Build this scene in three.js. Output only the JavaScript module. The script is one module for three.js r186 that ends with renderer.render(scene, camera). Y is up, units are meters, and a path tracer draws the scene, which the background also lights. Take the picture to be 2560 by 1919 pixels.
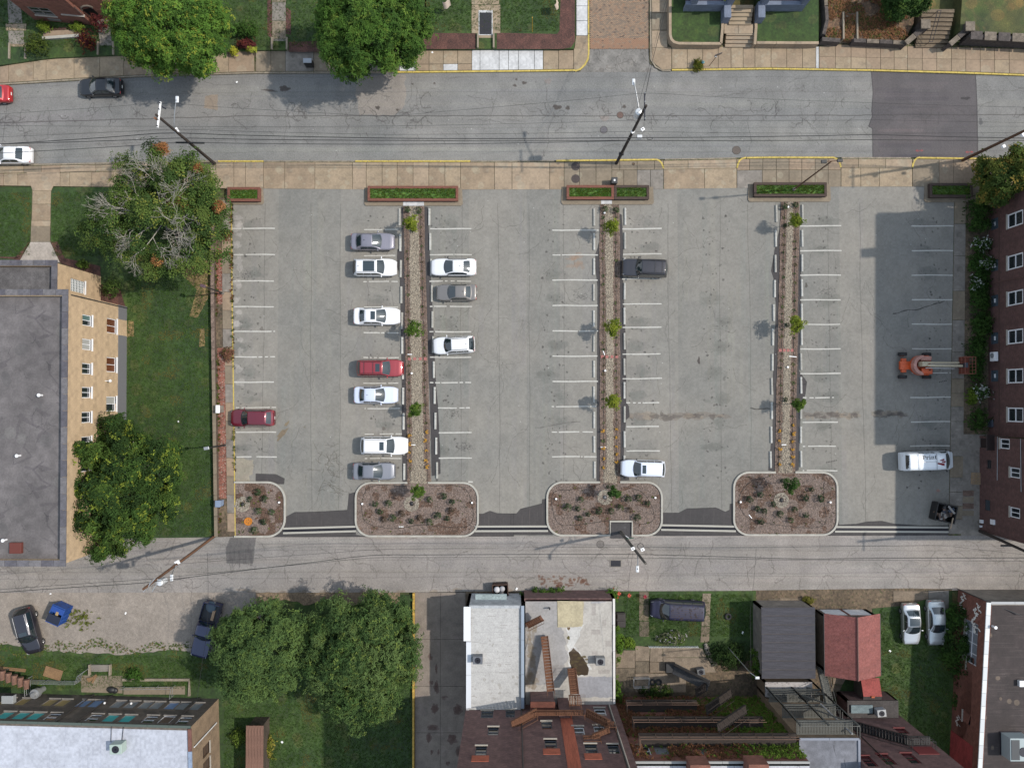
import * as THREE from 'three';
import { mergeGeometries } from 'three/addons/utils/BufferGeometryUtils.js';
import { RoundedBoxGeometry } from 'three/addons/geometries/RoundedBoxGeometry.js';

// ---------------------------------------------------------------- camera, sky, sun, exposure
// A drone hangs 76 m over the car park and looks almost straight down. x is east, -z is north (top of the picture), y is up.
const CAM_H = 76, FOCAL = 1786, TILT = Math.atan(40.5 / FOCAL);          // focal length in pixels of a 2560 x 1919 picture
const camera = new THREE.PerspectiveCamera(2 * Math.atan(959.5 / FOCAL) * 180 / Math.PI, 1024 / 767, 1, 900);
camera.position.set(0, CAM_H, 0); camera.up.set(0, 0, -1);
camera.lookAt(0, 0, -Math.tan(TILT) * CAM_H);
const scene = new THREE.Scene();
const renderer = new THREE.WebGLRenderer({ antialias: true });
renderer.setSize(1024, 767);
renderer.toneMapping = THREE.LinearToneMapping;
renderer.toneMappingExposure = 1.68;
renderer.shadowMap.enabled = true; renderer.shadowMap.type = THREE.PCFSoftShadowMap;

const SUN_EL = 47 * Math.PI / 180, SUN_AZ = 5 * Math.PI / 180;             // sun in the east, a little north: shadows fall west
const sunDir = new THREE.Vector3(Math.cos(SUN_EL) * Math.cos(SUN_AZ), Math.sin(SUN_EL), -Math.cos(SUN_EL) * Math.sin(SUN_AZ));
const sun = new THREE.DirectionalLight(new THREE.Color(1, 0.93, 0.84), 2.75);
sun.position.copy(sunDir).multiplyScalar(160); sun.target.position.set(0, 0, 0);
sun.castShadow = true; sun.shadow.mapSize.set(4096, 4096); sun.shadow.radius = 1.8;
Object.assign(sun.shadow.camera, { left: -75, right: 75, top: 75, bottom: -75, near: 20, far: 320 });
scene.add(sun, sun.target);
{ // hazy summer sky: bluish overhead, milky towards the horizon, bright veil round the sun
  const w = 256, h = 128, d = new Float32Array(w * h * 4);
  for (let j = 0; j < h; j++) for (let i = 0; i < w; i++) {
    const th = Math.PI * (0.5 - (j + 0.5) / h) * -1, ph = 2 * Math.PI * ((i + 0.5) / w) - Math.PI;
    const y = Math.sin(th), x = Math.cos(th) * Math.cos(ph), z = Math.cos(th) * Math.sin(ph);
    const up = Math.max(0, y), c = Math.max(0, x * sunDir.x + y * sunDir.y + z * sunDir.z);
    const haze = Math.pow(1 - up, 2.2), veil = 0.55 * Math.pow(c, 10) + 0.9 * Math.pow(c, 70);
    const k = (j * w + i) * 4;
    d[k] = 0.34 + 0.26 * haze + veil; d[k + 1] = 0.43 + 0.20 * haze + veil * 0.95; d[k + 2] = 0.56 + 0.10 * haze + veil * 0.86; d[k + 3] = 1;
    if (y < 0) { d[k] = 0.22; d[k + 1] = 0.22; d[k + 2] = 0.2; }
  }
  const t = new THREE.DataTexture(d, w, h, THREE.RGBAFormat, THREE.FloatType);
  t.mapping = THREE.EquirectangularReflectionMapping; t.magFilter = t.minFilter = THREE.LinearFilter; t.needsUpdate = true;
  scene.background = t; scene.environment = t;
}

// ---------------------------------------------------------------- helpers
const V3 = (x, y, z) => new THREE.Vector3(x, y, z);
const cosT = Math.cos(TILT), sinT = Math.sin(TILT), K = 640 / 2211, ROWY = [0, 480, 960, 1439];
// where the drone's sight line through a picture point meets the level h metres above the ground
function px(nx, ny, h = 0) {
  const a = nx - 1280, b = 959.5 - ny, dy = -cosT * FOCAL + sinT * b, dz = -sinT * FOCAL - cosT * b, t = (h - CAM_H) / dy;
  return V3(a * t, h, dz * t);
}
const nat = (c, x, y) => [(c % 4) * 640 + x * K, ROWY[c >> 2] + y * K];      // survey sheet c (4 x 4 sheets) to picture pixels
const at = (c, x, y, h = 0) => px(...nat(c, x, y), h);
const xz = (v) => [v.x, v.z];
const pol = (c, pts, h = 0) => pts.map(([x, y]) => xz(at(c, x, y, h)));
function rnd(seed) { let a = seed * 2654435761 >>> 0; return () => { a = (a + 0x6D2B79F5) | 0; let t = Math.imul(a ^ (a >>> 15), 1 | a); t = (t + Math.imul(t ^ (t >>> 7), 61 | t)) ^ t; return ((t ^ (t >>> 14)) >>> 0) / 4294967296; }; }
const lerp = (a, b, t) => a + (b - a) * t, clamp = (v, a, b) => Math.min(b, Math.max(a, v));
const hash2 = (x, y, s) => { let h = (Math.imul(x, 374761393) + Math.imul(y, 668265263) + Math.imul(s, 1442695041)) | 0; h = Math.imul(h ^ (h >>> 13), 1274126177); return ((h ^ (h >>> 16)) >>> 0) / 4294967296; };
function vn(x, y, s, per = 0) {
  let xi = Math.floor(x), yi = Math.floor(y); const fx = x - xi, fy = y - yi, u = fx * fx * (3 - 2 * fx), v = fy * fy * (3 - 2 * fy);
  let x1 = xi + 1, y1 = yi + 1; if (per) { xi = ((xi % per) + per) % per; yi = ((yi % per) + per) % per; x1 = ((x1 % per) + per) % per; y1 = ((y1 % per) + per) % per; }
  return lerp(lerp(hash2(xi, yi, s), hash2(x1, yi, s), u), lerp(hash2(xi, y1, s), hash2(x1, y1, s), u), v) - 0.5;
}
const s2l = (c) => { c /= 255; return c <= 0.04045 ? c / 12.92 : Math.pow((c + 0.055) / 1.055, 2.4); };
const l2s = (c) => 255 * (c <= 0.0031308 ? c * 12.92 : 1.055 * Math.pow(c, 1 / 2.4) - 0.055);
const LIT = 1.9;                                                             // brightness of a white sheet in the sun at this exposure
const base = (r, g, b) => new THREE.Color().setRGB(s2l(r) / LIT, s2l(g) / LIT, s2l(b) / LIT);   // tone seen in sunlight -> base colour
const css = (r, g, b, a = 1) => `rgba(${[r, g, b].map((v) => Math.round(l2s(s2l(v) / LIT))).join(',')},${a})`;
const lin = (r, g, b) => new THREE.Color().setRGB(r, g, b);

const used = new Map();
function numbered(n) { const k = used.get(n) || 0; used.set(n, k + 1); return k ? `${n}_${String(k).padStart(3, '0')}` : n; }
function tag(o, label, category, group) { Object.assign(o.userData, { label, category }); if (group) o.userData.group = group; return o; }
function shade(o) { o.castShadow = o.receiveShadow = true; return o; }
function thing(name, label, category, pos = V3(0, 0, 0), turn = 0, group) {
  const o = new THREE.Group(); o.name = numbered(name); o.position.copy(pos); o.rotation.y = turn; scene.add(o); return tag(o, label, category, group);
}
function solo(name, geo, mat, label, category, group) { const o = shade(new THREE.Mesh(geo, mat)); o.name = numbered(name); scene.add(o); return tag(o, label, category, group); }
function part(parent, name, geo, mat, label) { const o = shade(new THREE.Mesh(Array.isArray(geo) ? merge(geo) : geo, mat)); o.name = name; parent.add(o); if (label) o.userData.label = label; return o; }
function struct(name, geo, mat) { const o = shade(geo ? new THREE.Mesh(Array.isArray(geo) ? merge(geo) : geo, mat) : new THREE.Group()); o.name = numbered(name); o.userData.kind = 'structure'; scene.add(o); return o; }
function merge(list) { const g = list.map((q) => { let r = q.index ? q.toNonIndexed() : q; for (const k of Object.keys(r.attributes)) if (!['position', 'normal', 'uv'].includes(k)) r.deleteAttribute(k); if (!r.attributes.uv) r.setAttribute('uv', new THREE.BufferAttribute(new Float32Array(r.attributes.position.count * 2), 2)); return r; }); return mergeGeometries(g); }
const M4 = (x, y, z, ry = 0, rx = 0, rz = 0) => new THREE.Matrix4().compose(V3(x, y, z), new THREE.Quaternion().setFromEuler(new THREE.Euler(rx, ry, rz, 'YXZ')), V3(1, 1, 1));
const bx = (w, h, d, x = 0, y = 0, z = 0, ry = 0, rx = 0, rz = 0) => new THREE.BoxGeometry(w, h, d).applyMatrix4(M4(x, y, z, ry, rx, rz));
const rbx = (w, h, d, r, x = 0, y = 0, z = 0, ry = 0, rx = 0, rz = 0) => new RoundedBoxGeometry(w, h, d, 2, Math.min(r, w / 2.01, h / 2.01, d / 2.01)).applyMatrix4(M4(x, y, z, ry, rx, rz));
const cyl = (r0, r1, h, x = 0, y = 0, z = 0, n = 14, rx = 0, rz = 0) => new THREE.CylinderGeometry(r1, r0, h, n).applyMatrix4(M4(x, y, z, 0, rx, rz));
function bar(a, b, r0, r1 = r0, n = 6) { const d = b.clone().sub(a), L = d.length(), g = new THREE.CylinderGeometry(r1, r0, L, n); g.applyQuaternion(new THREE.Quaternion().setFromUnitVectors(V3(0, 1, 0), d.normalize())); g.translate((a.x + b.x) / 2, (a.y + b.y) / 2, (a.z + b.z) / 2); return g; }
function beam(a, b, w, h) { const d = b.clone().sub(a), L = d.length(), g = new THREE.BoxGeometry(w, h, L); const m = new THREE.Matrix4().lookAt(V3(0, 0, 0), d, Math.abs(d.y) > 0.98 * L ? V3(1, 0, 0) : V3(0, 1, 0)); g.applyMatrix4(m); g.translate((a.x + b.x) / 2, (a.y + b.y) / 2, (a.z + b.z) / 2); return g; }
const tube = (pts, r, n = 20, k = 5) => new THREE.TubeGeometry(new THREE.CatmullRomCurve3(pts, false, 'centripetal'), n, r, k, false);
// flat or thick sheet from a plan outline [[x,z]...]; uv in metres, or fitted to a survey rectangle
function sheet(pts, y, rect) {
  const c = pts.map(([x, z]) => new THREE.Vector2(x, -z)); const g = new THREE.ShapeGeometry(new THREE.Shape(c)); g.rotateX(-Math.PI / 2); g.translate(0, y, 0); return planUV(g, rect);
}
function slab(pts, y0, y1, rect, holes = []) {
  const s = new THREE.Shape(pts.map(([x, z]) => new THREE.Vector2(x, -z))); for (const h of holes) s.holes.push(new THREE.Path(h.map(([x, z]) => new THREE.Vector2(x, -z))));
  const g = new THREE.ExtrudeGeometry(s, { depth: y1 - y0, bevelEnabled: false, curveSegments: 6 }); g.rotateX(-Math.PI / 2); g.translate(0, y0, 0); return planUV(g, rect);
}
function planUV(g, rect) { const p = g.attributes.position, n = g.attributes.normal, uv = g.attributes.uv; for (let i = 0; i < p.count; i++) { const x = p.getX(i), z = p.getZ(i); if (rect) uv.setXY(i, (x - rect.x) / rect.w, 1 - (z - rect.z) / rect.d); else if (Math.abs(n.getY(i)) > 0.5) uv.setXY(i, x, -z); else uv.setXY(i, x + z, p.getY(i)); } return g; }
// ribbon of given width along a plan polyline, from y0 to y1
function ribbon(pts, w, y0, y1, closed = false) {
  const n = pts.length, L = [], R = [];
  for (let i = 0; i < n; i++) {
    const p = pts[i], a = pts[closed ? (i - 1 + n) % n : Math.max(0, i - 1)], b = pts[closed ? (i + 1) % n : Math.min(n - 1, i + 1)];
    let dx = b[0] - a[0], dz = b[1] - a[1]; const l = Math.hypot(dx, dz) || 1; dx /= l; dz /= l; L.push([p[0] + dz * w / 2, p[1] - dx * w / 2]); R.push([p[0] - dz * w / 2, p[1] + dx * w / 2]);
  }
  if (closed) return slab(L, y0, y1, null, [R.slice().reverse()]);
  return slab([...L, ...R.reverse()], y0, y1);
}
function arcPts(cx, cz, r, a0, a1, n) { const o = []; for (let i = 0; i <= n; i++) { const a = lerp(a0, a1, i / n); o.push([cx + r * Math.cos(a), cz + r * Math.sin(a)]); } return o; }
const ORD = ['first', 'second', 'third', 'fourth', 'fifth', 'sixth', 'seventh', 'eighth', 'ninth', 'tenth', 'eleventh', 'twelfth', 'thirteenth', 'fourteenth', 'fifteenth', 'sixteenth', 'seventeenth', 'eighteenth', 'nineteenth', 'twentieth'];
const ord = (i) => ORD[i] || `${i + 1}th`;

// ---------------------------------------------------------------- textures
function canvasTex(w, h, draw, color = true) { const c = document.createElement('canvas'); c.width = w; c.height = h; const x = c.getContext('2d'); draw(x, w, h); const t = new THREE.CanvasTexture(c); t.wrapS = t.wrapT = THREE.RepeatWrapping; if (color) t.colorSpace = THREE.SRGBColorSpace; t.anisotropy = 8; return t; }
// multiplies the canvas by layered noise; layers = [cellsAcross, amplitude, stretchY]; periodic
function grain(x, w, h, layers, seed = 1, tint = 0) {
  const im = x.getImageData(0, 0, w, h), d = im.data;
  for (let j = 0; j < h; j++) for (let i = 0; i < w; i++) {
    let m = 1, q = 0; for (let l = 0; l < layers.length; l++) { const [f, a, sy = 1] = layers[l]; if (f >= w) m += a * (hash2(i, j, seed + l) - 0.5) * 2; else { const v = vn(i / w * f, j / w * f * sy, seed + l, h === w && sy === 1 ? f : 0) * 2; m += a * v; if (l === 0) q = v; } }
    const k = (j * w + i) * 4; d[k] = clamp(d[k] * (m + tint * q), 0, 255); d[k + 1] = clamp(d[k + 1] * m, 0, 255); d[k + 2] = clamp(d[k + 2] * (m - tint * q), 0, 255);
  }
  x.putImageData(im, 0, 0);
}
const POOL = [[[6, .09], [40, .1], [256, .12]], [[5, .05], [23, .06], [256, .08]], [[9, .14], [60, .16], [256, .16]]].map((l, i) => canvasTex(256, 256, (x, w, h) => { x.fillStyle = 'rgb(188,188,188)'; x.fillRect(0, 0, w, h); grain(x, w, h, l, 900 + i); }));
function surf(rgb, size, layers, seed, o = {}) {
  if (!o.draw) { const t = POOL[layers[0][1] > .11 ? 2 : layers[0][1] < .07 ? 1 : 0].clone(); t.repeat.set(1 / size, 1 / size); t.needsUpdate = true; return new THREE.MeshStandardMaterial({ map: t, color: base(...rgb).multiplyScalar(2), roughness: o.rough ?? 0.92, metalness: o.metal || 0, side: THREE.DoubleSide }); } // plain noisy tiling surface, `size` metres per tile
  const px_ = o.px || 512, t = canvasTex(px_, px_, (x, w, h) => { x.fillStyle = css(...rgb); x.fillRect(0, 0, w, h); if (o.draw) o.draw(x, w, h, rnd(seed)); grain(x, w, h, layers, seed, o.tint || 0); });
  t.repeat.set(1 / size, 1 / size);
  const m = new THREE.MeshStandardMaterial({ map: t, roughness: o.rough ?? 0.92, metalness: o.metal || 0 }); m.side = THREE.DoubleSide; return m;
}
const flat = (c, rough = 0.8, metal = 0, extra = {}) => new THREE.MeshStandardMaterial({ color: c, roughness: rough, metalness: metal, side: THREE.DoubleSide, ...extra });
function spots(x, w, h, R, n, cols, r0, r1) { for (let i = 0; i < n; i++) { x.fillStyle = cols[Math.floor(R() * cols.length)]; const X = R() * w, Y = R() * h, r = lerp(r0, r1, R()); for (const ox of [-w, 0, w]) for (const oy of [-h, 0, h]) { if (X + ox < -r * 3 || X + ox > w + r * 3 || Y + oy < -r * 3 || Y + oy > h + r * 3) continue; x.beginPath(); x.ellipse(X + ox, Y + oy, r, r * lerp(0.5, 1, R()), R() * 3, 0, 6.3); x.fill(); } } }
function crackLine(x, p, R, len, dir, step, wig, wid, col, branch = 0.08, depth = 0) {
  x.strokeStyle = col; let [a, b] = p, t = dir; x.lineCap = 'round';
  for (let s = 0; s < len; s += step) { const na = a + Math.cos(t) * step, nb = b + Math.sin(t) * step; x.lineWidth = wid * lerp(0.8, 2.4, R()); x.beginPath(); x.moveTo(a, b); x.lineTo(na, nb); x.stroke(); a = na; b = nb; t += (R() - 0.5) * wig; t += (dir - t) * 0.12; if (depth < 2 && R() < branch) crackLine(x, [a, b], R, len * lerp(0.1, 0.4, R()), t + (R() < 0.5 ? 1 : -1) * lerp(0.5, 1.4, R()), step, wig, wid * 0.7, col, branch, depth + 1); }
}
function blotch(x, p, rx, rz, R, col, rot = 0, rough = 0.35) { x.fillStyle = col; x.beginPath(); const n = 22, ph = R() * 6; for (let i = 0; i <= n; i++) { const a = i / n * 6.283, k = 1 + rough * (Math.sin(a * 3 + ph) * 0.4 + Math.sin(a * 5 + ph * 2) * 0.35 + (i === n ? 0 : (R() - 0.5) * 0.6)); const X = Math.cos(a) * rx * k, Y = Math.sin(a) * rz * k; x.lineTo(p[0] + X * Math.cos(rot) - Y * Math.sin(rot), p[1] + X * Math.sin(rot) + Y * Math.cos(rot)); } x.closePath(); x.fill(); }
function roughPoly(x, pts, R, col, jit) { x.fillStyle = col; x.beginPath(); for (let i = 0; i < pts.length; i++) { const a = pts[i], b = pts[(i + 1) % pts.length], L = Math.hypot(b[0] - a[0], b[1] - a[1]), n = Math.max(1, Math.round(L / 0.35)); for (let k = 0; k < n; k++) x.lineTo(lerp(a[0], b[0], k / n) + (R() - 0.5) * jit, lerp(a[1], b[1], k / n) + (R() - 0.5) * jit); } x.closePath(); x.fill(); }
// survey canvas: draw in world metres over a rectangle
function survey(rect, w, draw, layers, seed, tint = 0) { const h = Math.round(w * rect.d / rect.w), t = canvasTex(w, h, (x) => { x.save(); x.scale(w / rect.w, w / rect.w); x.translate(-rect.x, -rect.z); draw(x, rnd(seed)); x.restore(); grain(x, w, h, layers, seed, tint); }); t.wrapS = t.wrapT = THREE.ClampToEdgeWrapping; return new THREE.MeshStandardMaterial({ map: t, roughness: 0.93, side: THREE.DoubleSide }); }
// ---------------------------------------------------------------- ground, street, car park, alley
const LOT = 0.09, ALLEY = 0.05, WALK = 0.12;
const N2 = (pts, h = 0) => pts.map(([a, b]) => xz(px(a, b, h)));
const interp = (pts, x) => { if (x <= pts[0][0]) return pts[0][1]; for (let i = 1; i < pts.length; i++) if (x <= pts[i][0]) return lerp(pts[i - 1][1], pts[i][1], (x - pts[i - 1][0]) / (pts[i][0] - pts[i - 1][0])); return pts[pts.length - 1][1]; };
const NORTH = [[-400, 232], [0, 213], [160, 203], [350, 192], [640, 184], [1000, 182.5], [1280, 180], [1450, 178], [1700, 177], [1920, 174], [2180, 178], [2400, 184], [2560, 190], [3000, 204]];
const SOUTH = [[-400, 416], [0, 412], [537, 402], [1280, 402], [1390, 401], [1630, 398], [1920, 392.5], [2300, 393.5], [2560, 397], [3000, 404]];

const mGrass = surf([60, 84, 36], 22, [[7, 0.1], [37, 0.12], [120, 0.14], [1024, 0.24]], 11, { px: 1024, tint: 0.07, draw: (x, w, h, R) => { spots(x, w, h, R, 260, [css(78, 94, 40, .35), css(46, 72, 26, .4), css(104, 98, 52, .35)], 6, 34); spots(x, w, h, R, 5000, [css(104, 116, 58, .5), css(40, 66, 26, .5), css(118, 112, 70, .35)], 0.8, 2.2); spots(x, w, h, R, 110, [css(205, 195, 120, .8), css(220, 220, 200, .7)], 0.8, 1.5); } });
const mGrassDry = surf([88, 92, 50], 14, [[7, 0.12], [31, 0.14], [1024, 0.24]], 12, { px: 512, tint: 0.06, draw: (x, w, h, R) => { spots(x, w, h, R, 150, [css(128, 104, 60, .45), css(70, 88, 38, .5)], 6, 30); spots(x, w, h, R, 2500, [css(140, 120, 76, .5), css(52, 72, 30, .5)], 0.8, 2); } });
const mConc = ['', '', '', '', ''].map((_, i) => surf([[178, 158, 132], [171, 151, 126], [183, 163, 138], [152, 138, 118], [172, 149, 126]][i], 3.1 + i * 0.4, [[5, 0.05], [23, 0.05], [512, 0.07]], 20 + i, { px: 256, draw: (x, w, h, R) => { spots(x, w, h, R, 12, [css(140, 126, 108, .25), css(190, 178, 160, .3)], 8, 30); spots(x, w, h, R, 60, [css(90, 82, 72, .35)], 0.6, 1.6); } }));
const mConcWhite = surf([226, 226, 226], 4, [[6, 0.03], [512, 0.04]], 26, { px: 256 });
const mConcGrey = surf([150, 143, 134], 3.7, [[5, 0.08], [19, 0.07], [512, 0.09]], 27, { px: 256, draw: (x, w, h, R) => spots(x, w, h, R, 26, [css(112, 104, 96, .3), css(172, 164, 152, .3)], 4, 26) });
const mJoint = surf([98, 92, 66], 5, [[40, 0.3], [512, 0.3]], 28, { px: 256, draw: (x, w, h, R) => spots(x, w, h, R, 160, [css(70, 84, 34, .8), css(70, 60, 48, .8)], 3, 12) });
const mYellow = surf([222, 196, 104], 2, [[9, 0.08], [60, 0.1], [512, 0.1]], 29, { px: 256, draw: (x, w, h, R) => { spots(x, w, h, R, 70, [css(176, 160, 128, .8)], 1, 6); spots(x, w, h, R, 20, [css(90, 84, 60, .7)], 1, 4); } });
const mKerb = surf([202, 198, 187], 3, [[9, 0.05], [512, 0.06]], 30, { px: 256, draw: (x, w, h, R) => spots(x, w, h, R, 40, [css(170, 160, 140, .4)], 1, 7) });
const mKerbOld = surf([158, 146, 128], 3, [[9, 0.1], [512, 0.1]], 31, { px: 256 });
const mTar = surf([78, 75, 76], 6, [[8, 0.09], [60, 0.08], [512, 0.14]], 32, { px: 512, draw: (x, w, h, R) => { spots(x, w, h, R, 30, [css(112, 106, 104, .3)], 4, 22); } });
const mMulch = surf([140, 122, 110], 5, [[9, 0.1], [70, 0.15], [512, 0.3]], 33, { px: 512, draw: (x, w, h, R) => { spots(x, w, h, R, 6000, [css(146, 126, 116, .8), css(92, 74, 66, .8), css(160, 142, 134, .7), css(110, 84, 72, .8)], 1, 3); spots(x, w, h, R, 14, [css(98, 76, 62, .35)], 20, 60); } });
const mMulchRed = surf([98, 66, 58], 5, [[9, 0.15], [70, 0.2], [512, 0.35]], 34, { px: 512, draw: (x, w, h, R) => spots(x, w, h, R, 5000, [css(118, 80, 70, .8), css(72, 46, 40, .8), css(130, 96, 84, .6)], 1, 3) });
const mGravelBed = surf([150, 138, 122], 4, [[9, 0.08], [90, 0.2], [512, 0.3]], 35, { px: 512, draw: (x, w, h, R) => spots(x, w, h, R, 6000, [css(186, 174, 156, .9), css(110, 98, 86, .9), css(206, 196, 180, .8)], 1.5, 4) });
const mDirt = surf([112, 96, 78], 8, [[7, 0.15], [40, 0.18], [512, 0.25]], 36, { px: 512, draw: (x, w, h, R) => spots(x, w, h, R, 1800, [css(90, 74, 58, .6), css(132, 114, 92, .6), css(66, 74, 38, .5)], 1, 6) });

struct('ground', sheet([[-340, -340], [340, -340], [340, 340], [-340, 340]], -0.07), mGrassDry);

// --- the street
{
  const rect = { x: -62, z: -38, w: 124, d: 15 };
  const m = survey(rect, 2048, (x, R) => {
    x.fillStyle = css(142, 140, 137); x.fillRect(rect.x, rect.z, rect.w, rect.d);
    for (let i = 0; i < 70; i++) { const z = rect.z + R() * rect.d; x.fillStyle = R() < 0.5 ? css(140, 138, 135, .14) : css(170, 166, 158, .14); x.fillRect(rect.x + R() * 80, z, 20 + R() * 60, 0.15 + R() * 0.7); }
    const P = (c, a, b) => xz(at(c, a, b));
    roughPoly(x, pol(1, [[870, 640], [1290, 650], [1290, 900], [1190, 1000], [900, 990], [860, 820]]), R, css(166, 156, 146, .75), 0.25);
    roughPoly(x, pol(0, [[1770, 830], [1880, 810], [1875, 950], [1760, 935]]), R, css(150, 136, 122, .9), 0.12);
    roughPoly(x, pol(0, [[0, 1000], [900, 960], [900, 1040], [0, 1090]]), R, css(140, 138, 138, .4), 0.2);
    roughPoly(x, pol(3, [[893, 600], [910, 800], [898, 960], [905, 1000], [872, 1090], [905, 1110], [908, 1365], [1815, 1375], [1808, 900], [1795, 640]]), R, css(104, 98, 100), 0.06);
    for (let i = 0; i < 22; i++) { const p = P(3, 920 + R() * 300, 660 + R() * 680); x.fillStyle = R() < .5 ? css(84, 78, 82, .25) : css(120, 114, 112, .22); x.fillRect(p[0], p[1], 3 + R() * 4, 0.1 + R() * 0.5); }
    x.strokeStyle = css(58, 54, 56, .9); x.lineWidth = 0.07; for (const l of [[[893, 600], [910, 800], [898, 960], [905, 1000], [872, 1090], [905, 1110], [908, 1365]], [[1795, 640], [1808, 900], [1815, 1375]]]) { x.beginPath(); for (const q of pol(3, l)) x.lineTo(...q); x.stroke(); }
    blotch(x, P(3, 1710, 848), 0.55, 0.16, R, css(72, 68, 70)); blotch(x, P(3, 1840, 1050), 0.22, 0.4, R, css(112, 110, 110));
    for (const [c, a, b, r1, r2] of [[1, 245, 765, .55, .3], [1, 110, 780, .8, .1], [2, 390, 925, .5, .24], [2, 482, 932, .22, .22], [2, 38, 685, .12, .12], [2, 105, 715, .25, .16], [2, 25, 738, .2, .13], [1, 1350, 725, .12, .08], [1, 1540, 718, .12, .1], [2, 970, 920, .18, .18], [1, 1050, 930, .25, .2], [1, 1220, 948, .16, .12]]) blotch(x, P(c, a, b), r1, r2, R, css(86, 80, 76, .9), R() * .4);
    for (const [c, a, b, r1, r2] of [[2, 310, 700, .4, .3], [2, 800, 1020, .5, .3]]) blotch(x, P(c, a, b), r1, r2, R, css(150, 138, 130, .6));
    // long joint with alligator cracking either side of it
    const jz = (X) => lerp(P(0, 0, 1060)[1], P(0, 2200, 1000)[1], clamp((X + 55) / 27, 0, 1)) + (X > 20 ? (X - 20) * -0.004 : 0);
    x.strokeStyle = css(74, 70, 68, .9); x.lineWidth = 0.06; x.beginPath(); for (let X = -62; X < 62; X += 0.7) x.lineTo(X, jz(X) + (R() - .5) * 0.08); x.stroke();
    x.lineWidth = 0.035; x.strokeStyle = css(106, 102, 99, .7); for (const dz of [-4.2, -2.6, 1.3, 2.6, 3.9]) { x.beginPath(); for (let X = -62; X < 62; X += 0.9) x.lineTo(X, jz(X) + dz + (R() - .5) * 0.1); x.stroke(); }
    for (let i = 0; i < 250; i++) { const X = lerp(-60, 60, R()), cl = vn(X * 0.16, 3, 5) + .5; if (R() > cl * 1.3) continue; crackLine(x, [X, jz(X) + (R() - .75) * 1.2], R, 0.5 + R() * 1.6, R() * 6.3, 0.12, 1.6, 0.024, css(78, 74, 72, .8), 0.16); }
    for (let i = 0; i < 80; i++) { const X = lerp(-60, 60, R()); crackLine(x, [X, jz(X) + 1.6 + R() * 1.1], R, 0.3 + R() * .5, 0.9, 0.1, 0.6, 0.022, css(88, 84, 82, .7), 0.02); }
    for (let i = 0; i < 60; i++) crackLine(x, [lerp(-60, 60, R()), lerp(-35, -26, R())], R, 1 + R() * 4, (R() < .6 ? 1.57 : 0) + (R() - .5) * .6, 0.2, 0.9, 0.022, css(92, 88, 85, .7), 0.05);
    for (let i = 0; i < 40; i++) crackLine(x, [lerp(24, 52, R()), P(3, 0, 760)[1] + (R() - .5) * 1.2], R, .5 + R() * .8, R() * 6.3, 0.12, 1.6, 0.024, css(98, 94, 92, .55), 0.1);
    for (let i = 0; i < 170; i++) blotch(x, [lerp(-60, 60, R()), lerp(-35, -25.5, R())], .02 + R() * .07, .02 + R() * .05, R, css(80, 76, 74, .6));
    for (let i = 0; i < 24; i++) { x.fillStyle = css(235, 235, 232); x.fillRect(lerp(-58, 58, R()), lerp(-34, -26, R()), 0.08, 0.06); }
    // red survey paint
    x.strokeStyle = css(196, 84, 84, .8); x.lineWidth = 0.06; for (const [a, b] of [[1310, 1300], [1742, 1312]]) { const p = P(3, a, b); x.beginPath(); x.moveTo(p[0] - .4, p[1]); x.lineTo(p[0] + .4, p[1]); x.moveTo(p[0] - .2, p[1] - .12); x.lineTo(p[0] - .35, p[1] + .05); x.lineTo(p[0] - .1, p[1] + .1); x.moveTo(p[0] + .2, p[1] - .1); x.lineTo(p[0] + .35, p[1]); x.lineTo(p[0] + .2, p[1] + .1); x.stroke(); }
  }, [[26, 0.05, 2], [120, 0.05], [2048, 0.085]], 101, 0.01);
  struct('street', sheet(N2([...NORTH, ...SOUTH.slice().reverse()]), 0, rect), m);
}
// --- mouth of the brick lane
const mLaneAsph = surf([142, 138, 132], 5, [[6, 0.1], [30, 0.08], [512, 0.12]], 40, { px: 512, draw: (x, w, h, R) => { for (let i = 0; i < 26; i++) crackLine(x, [R() * w, R() * h], R, 60 + R() * 160, R() * 6.3, 12, 1.3, 2.2, css(92, 86, 82, .7), 0.1); spots(x, w, h, R, 16, [css(168, 160, 150, .4), css(112, 106, 100, .4)], 10, 40); } });
struct('lane_mouth', sheet(pol(2, [[668, 425], [1190, 425], [1195, 545], [1280, 622], [560, 622], [655, 510]]), 0.006), mLaneAsph);
{ // brick lane: setts the photograph lets one count near the street stay pattern-free geometry, course by course
  const A = at(2, 670, 0), B = at(2, 1190, 420), lane = struct('brick_lane', sheet(pol(2, [[664, -500], [1194, -500], [1194, 428], [664, 428]]), 0.0), flat(base(104, 92, 82), 0.95));
  const R = rnd(77), bm = [[170, 146, 124], [158, 136, 116], [182, 152, 126], [148, 132, 116], [176, 138, 112], [116, 98, 86]].map((c, i) => surf(c, 1.2, [[12, .1], [256, .14]], 50 + i, { px: 128 }));
  const lists = bm.map(() => []), bw = 0.215, bh = 0.115;
  for (let z = A.z - 7; z < B.z; z += bh) { const off = Math.round((z - A.z) / bh) % 2 ? bw / 2 : 0; for (let x = A.x + off; x < B.x - bw * .5; x += bw) { const dark = R() < 0.03, end = z > B.z - 1.15; const k = dark ? 5 : end && R() < .8 ? 4 : Math.floor(R() * 4.2); const g = new THREE.PlaneGeometry(bw - .018, bh - .014); g.rotateX(-Math.PI / 2); g.translate(x + bw / 2 + (R() - .5) * .008, 0.012 + R() * .008, z + bh / 2); lists[Math.min(k, 5)].push(g); } }
  lists.forEach((l, i) => { const o = part(lane, 'bricks', merge(l), bm[i]); o.userData.kind = 'stuff'; });
}
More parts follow.
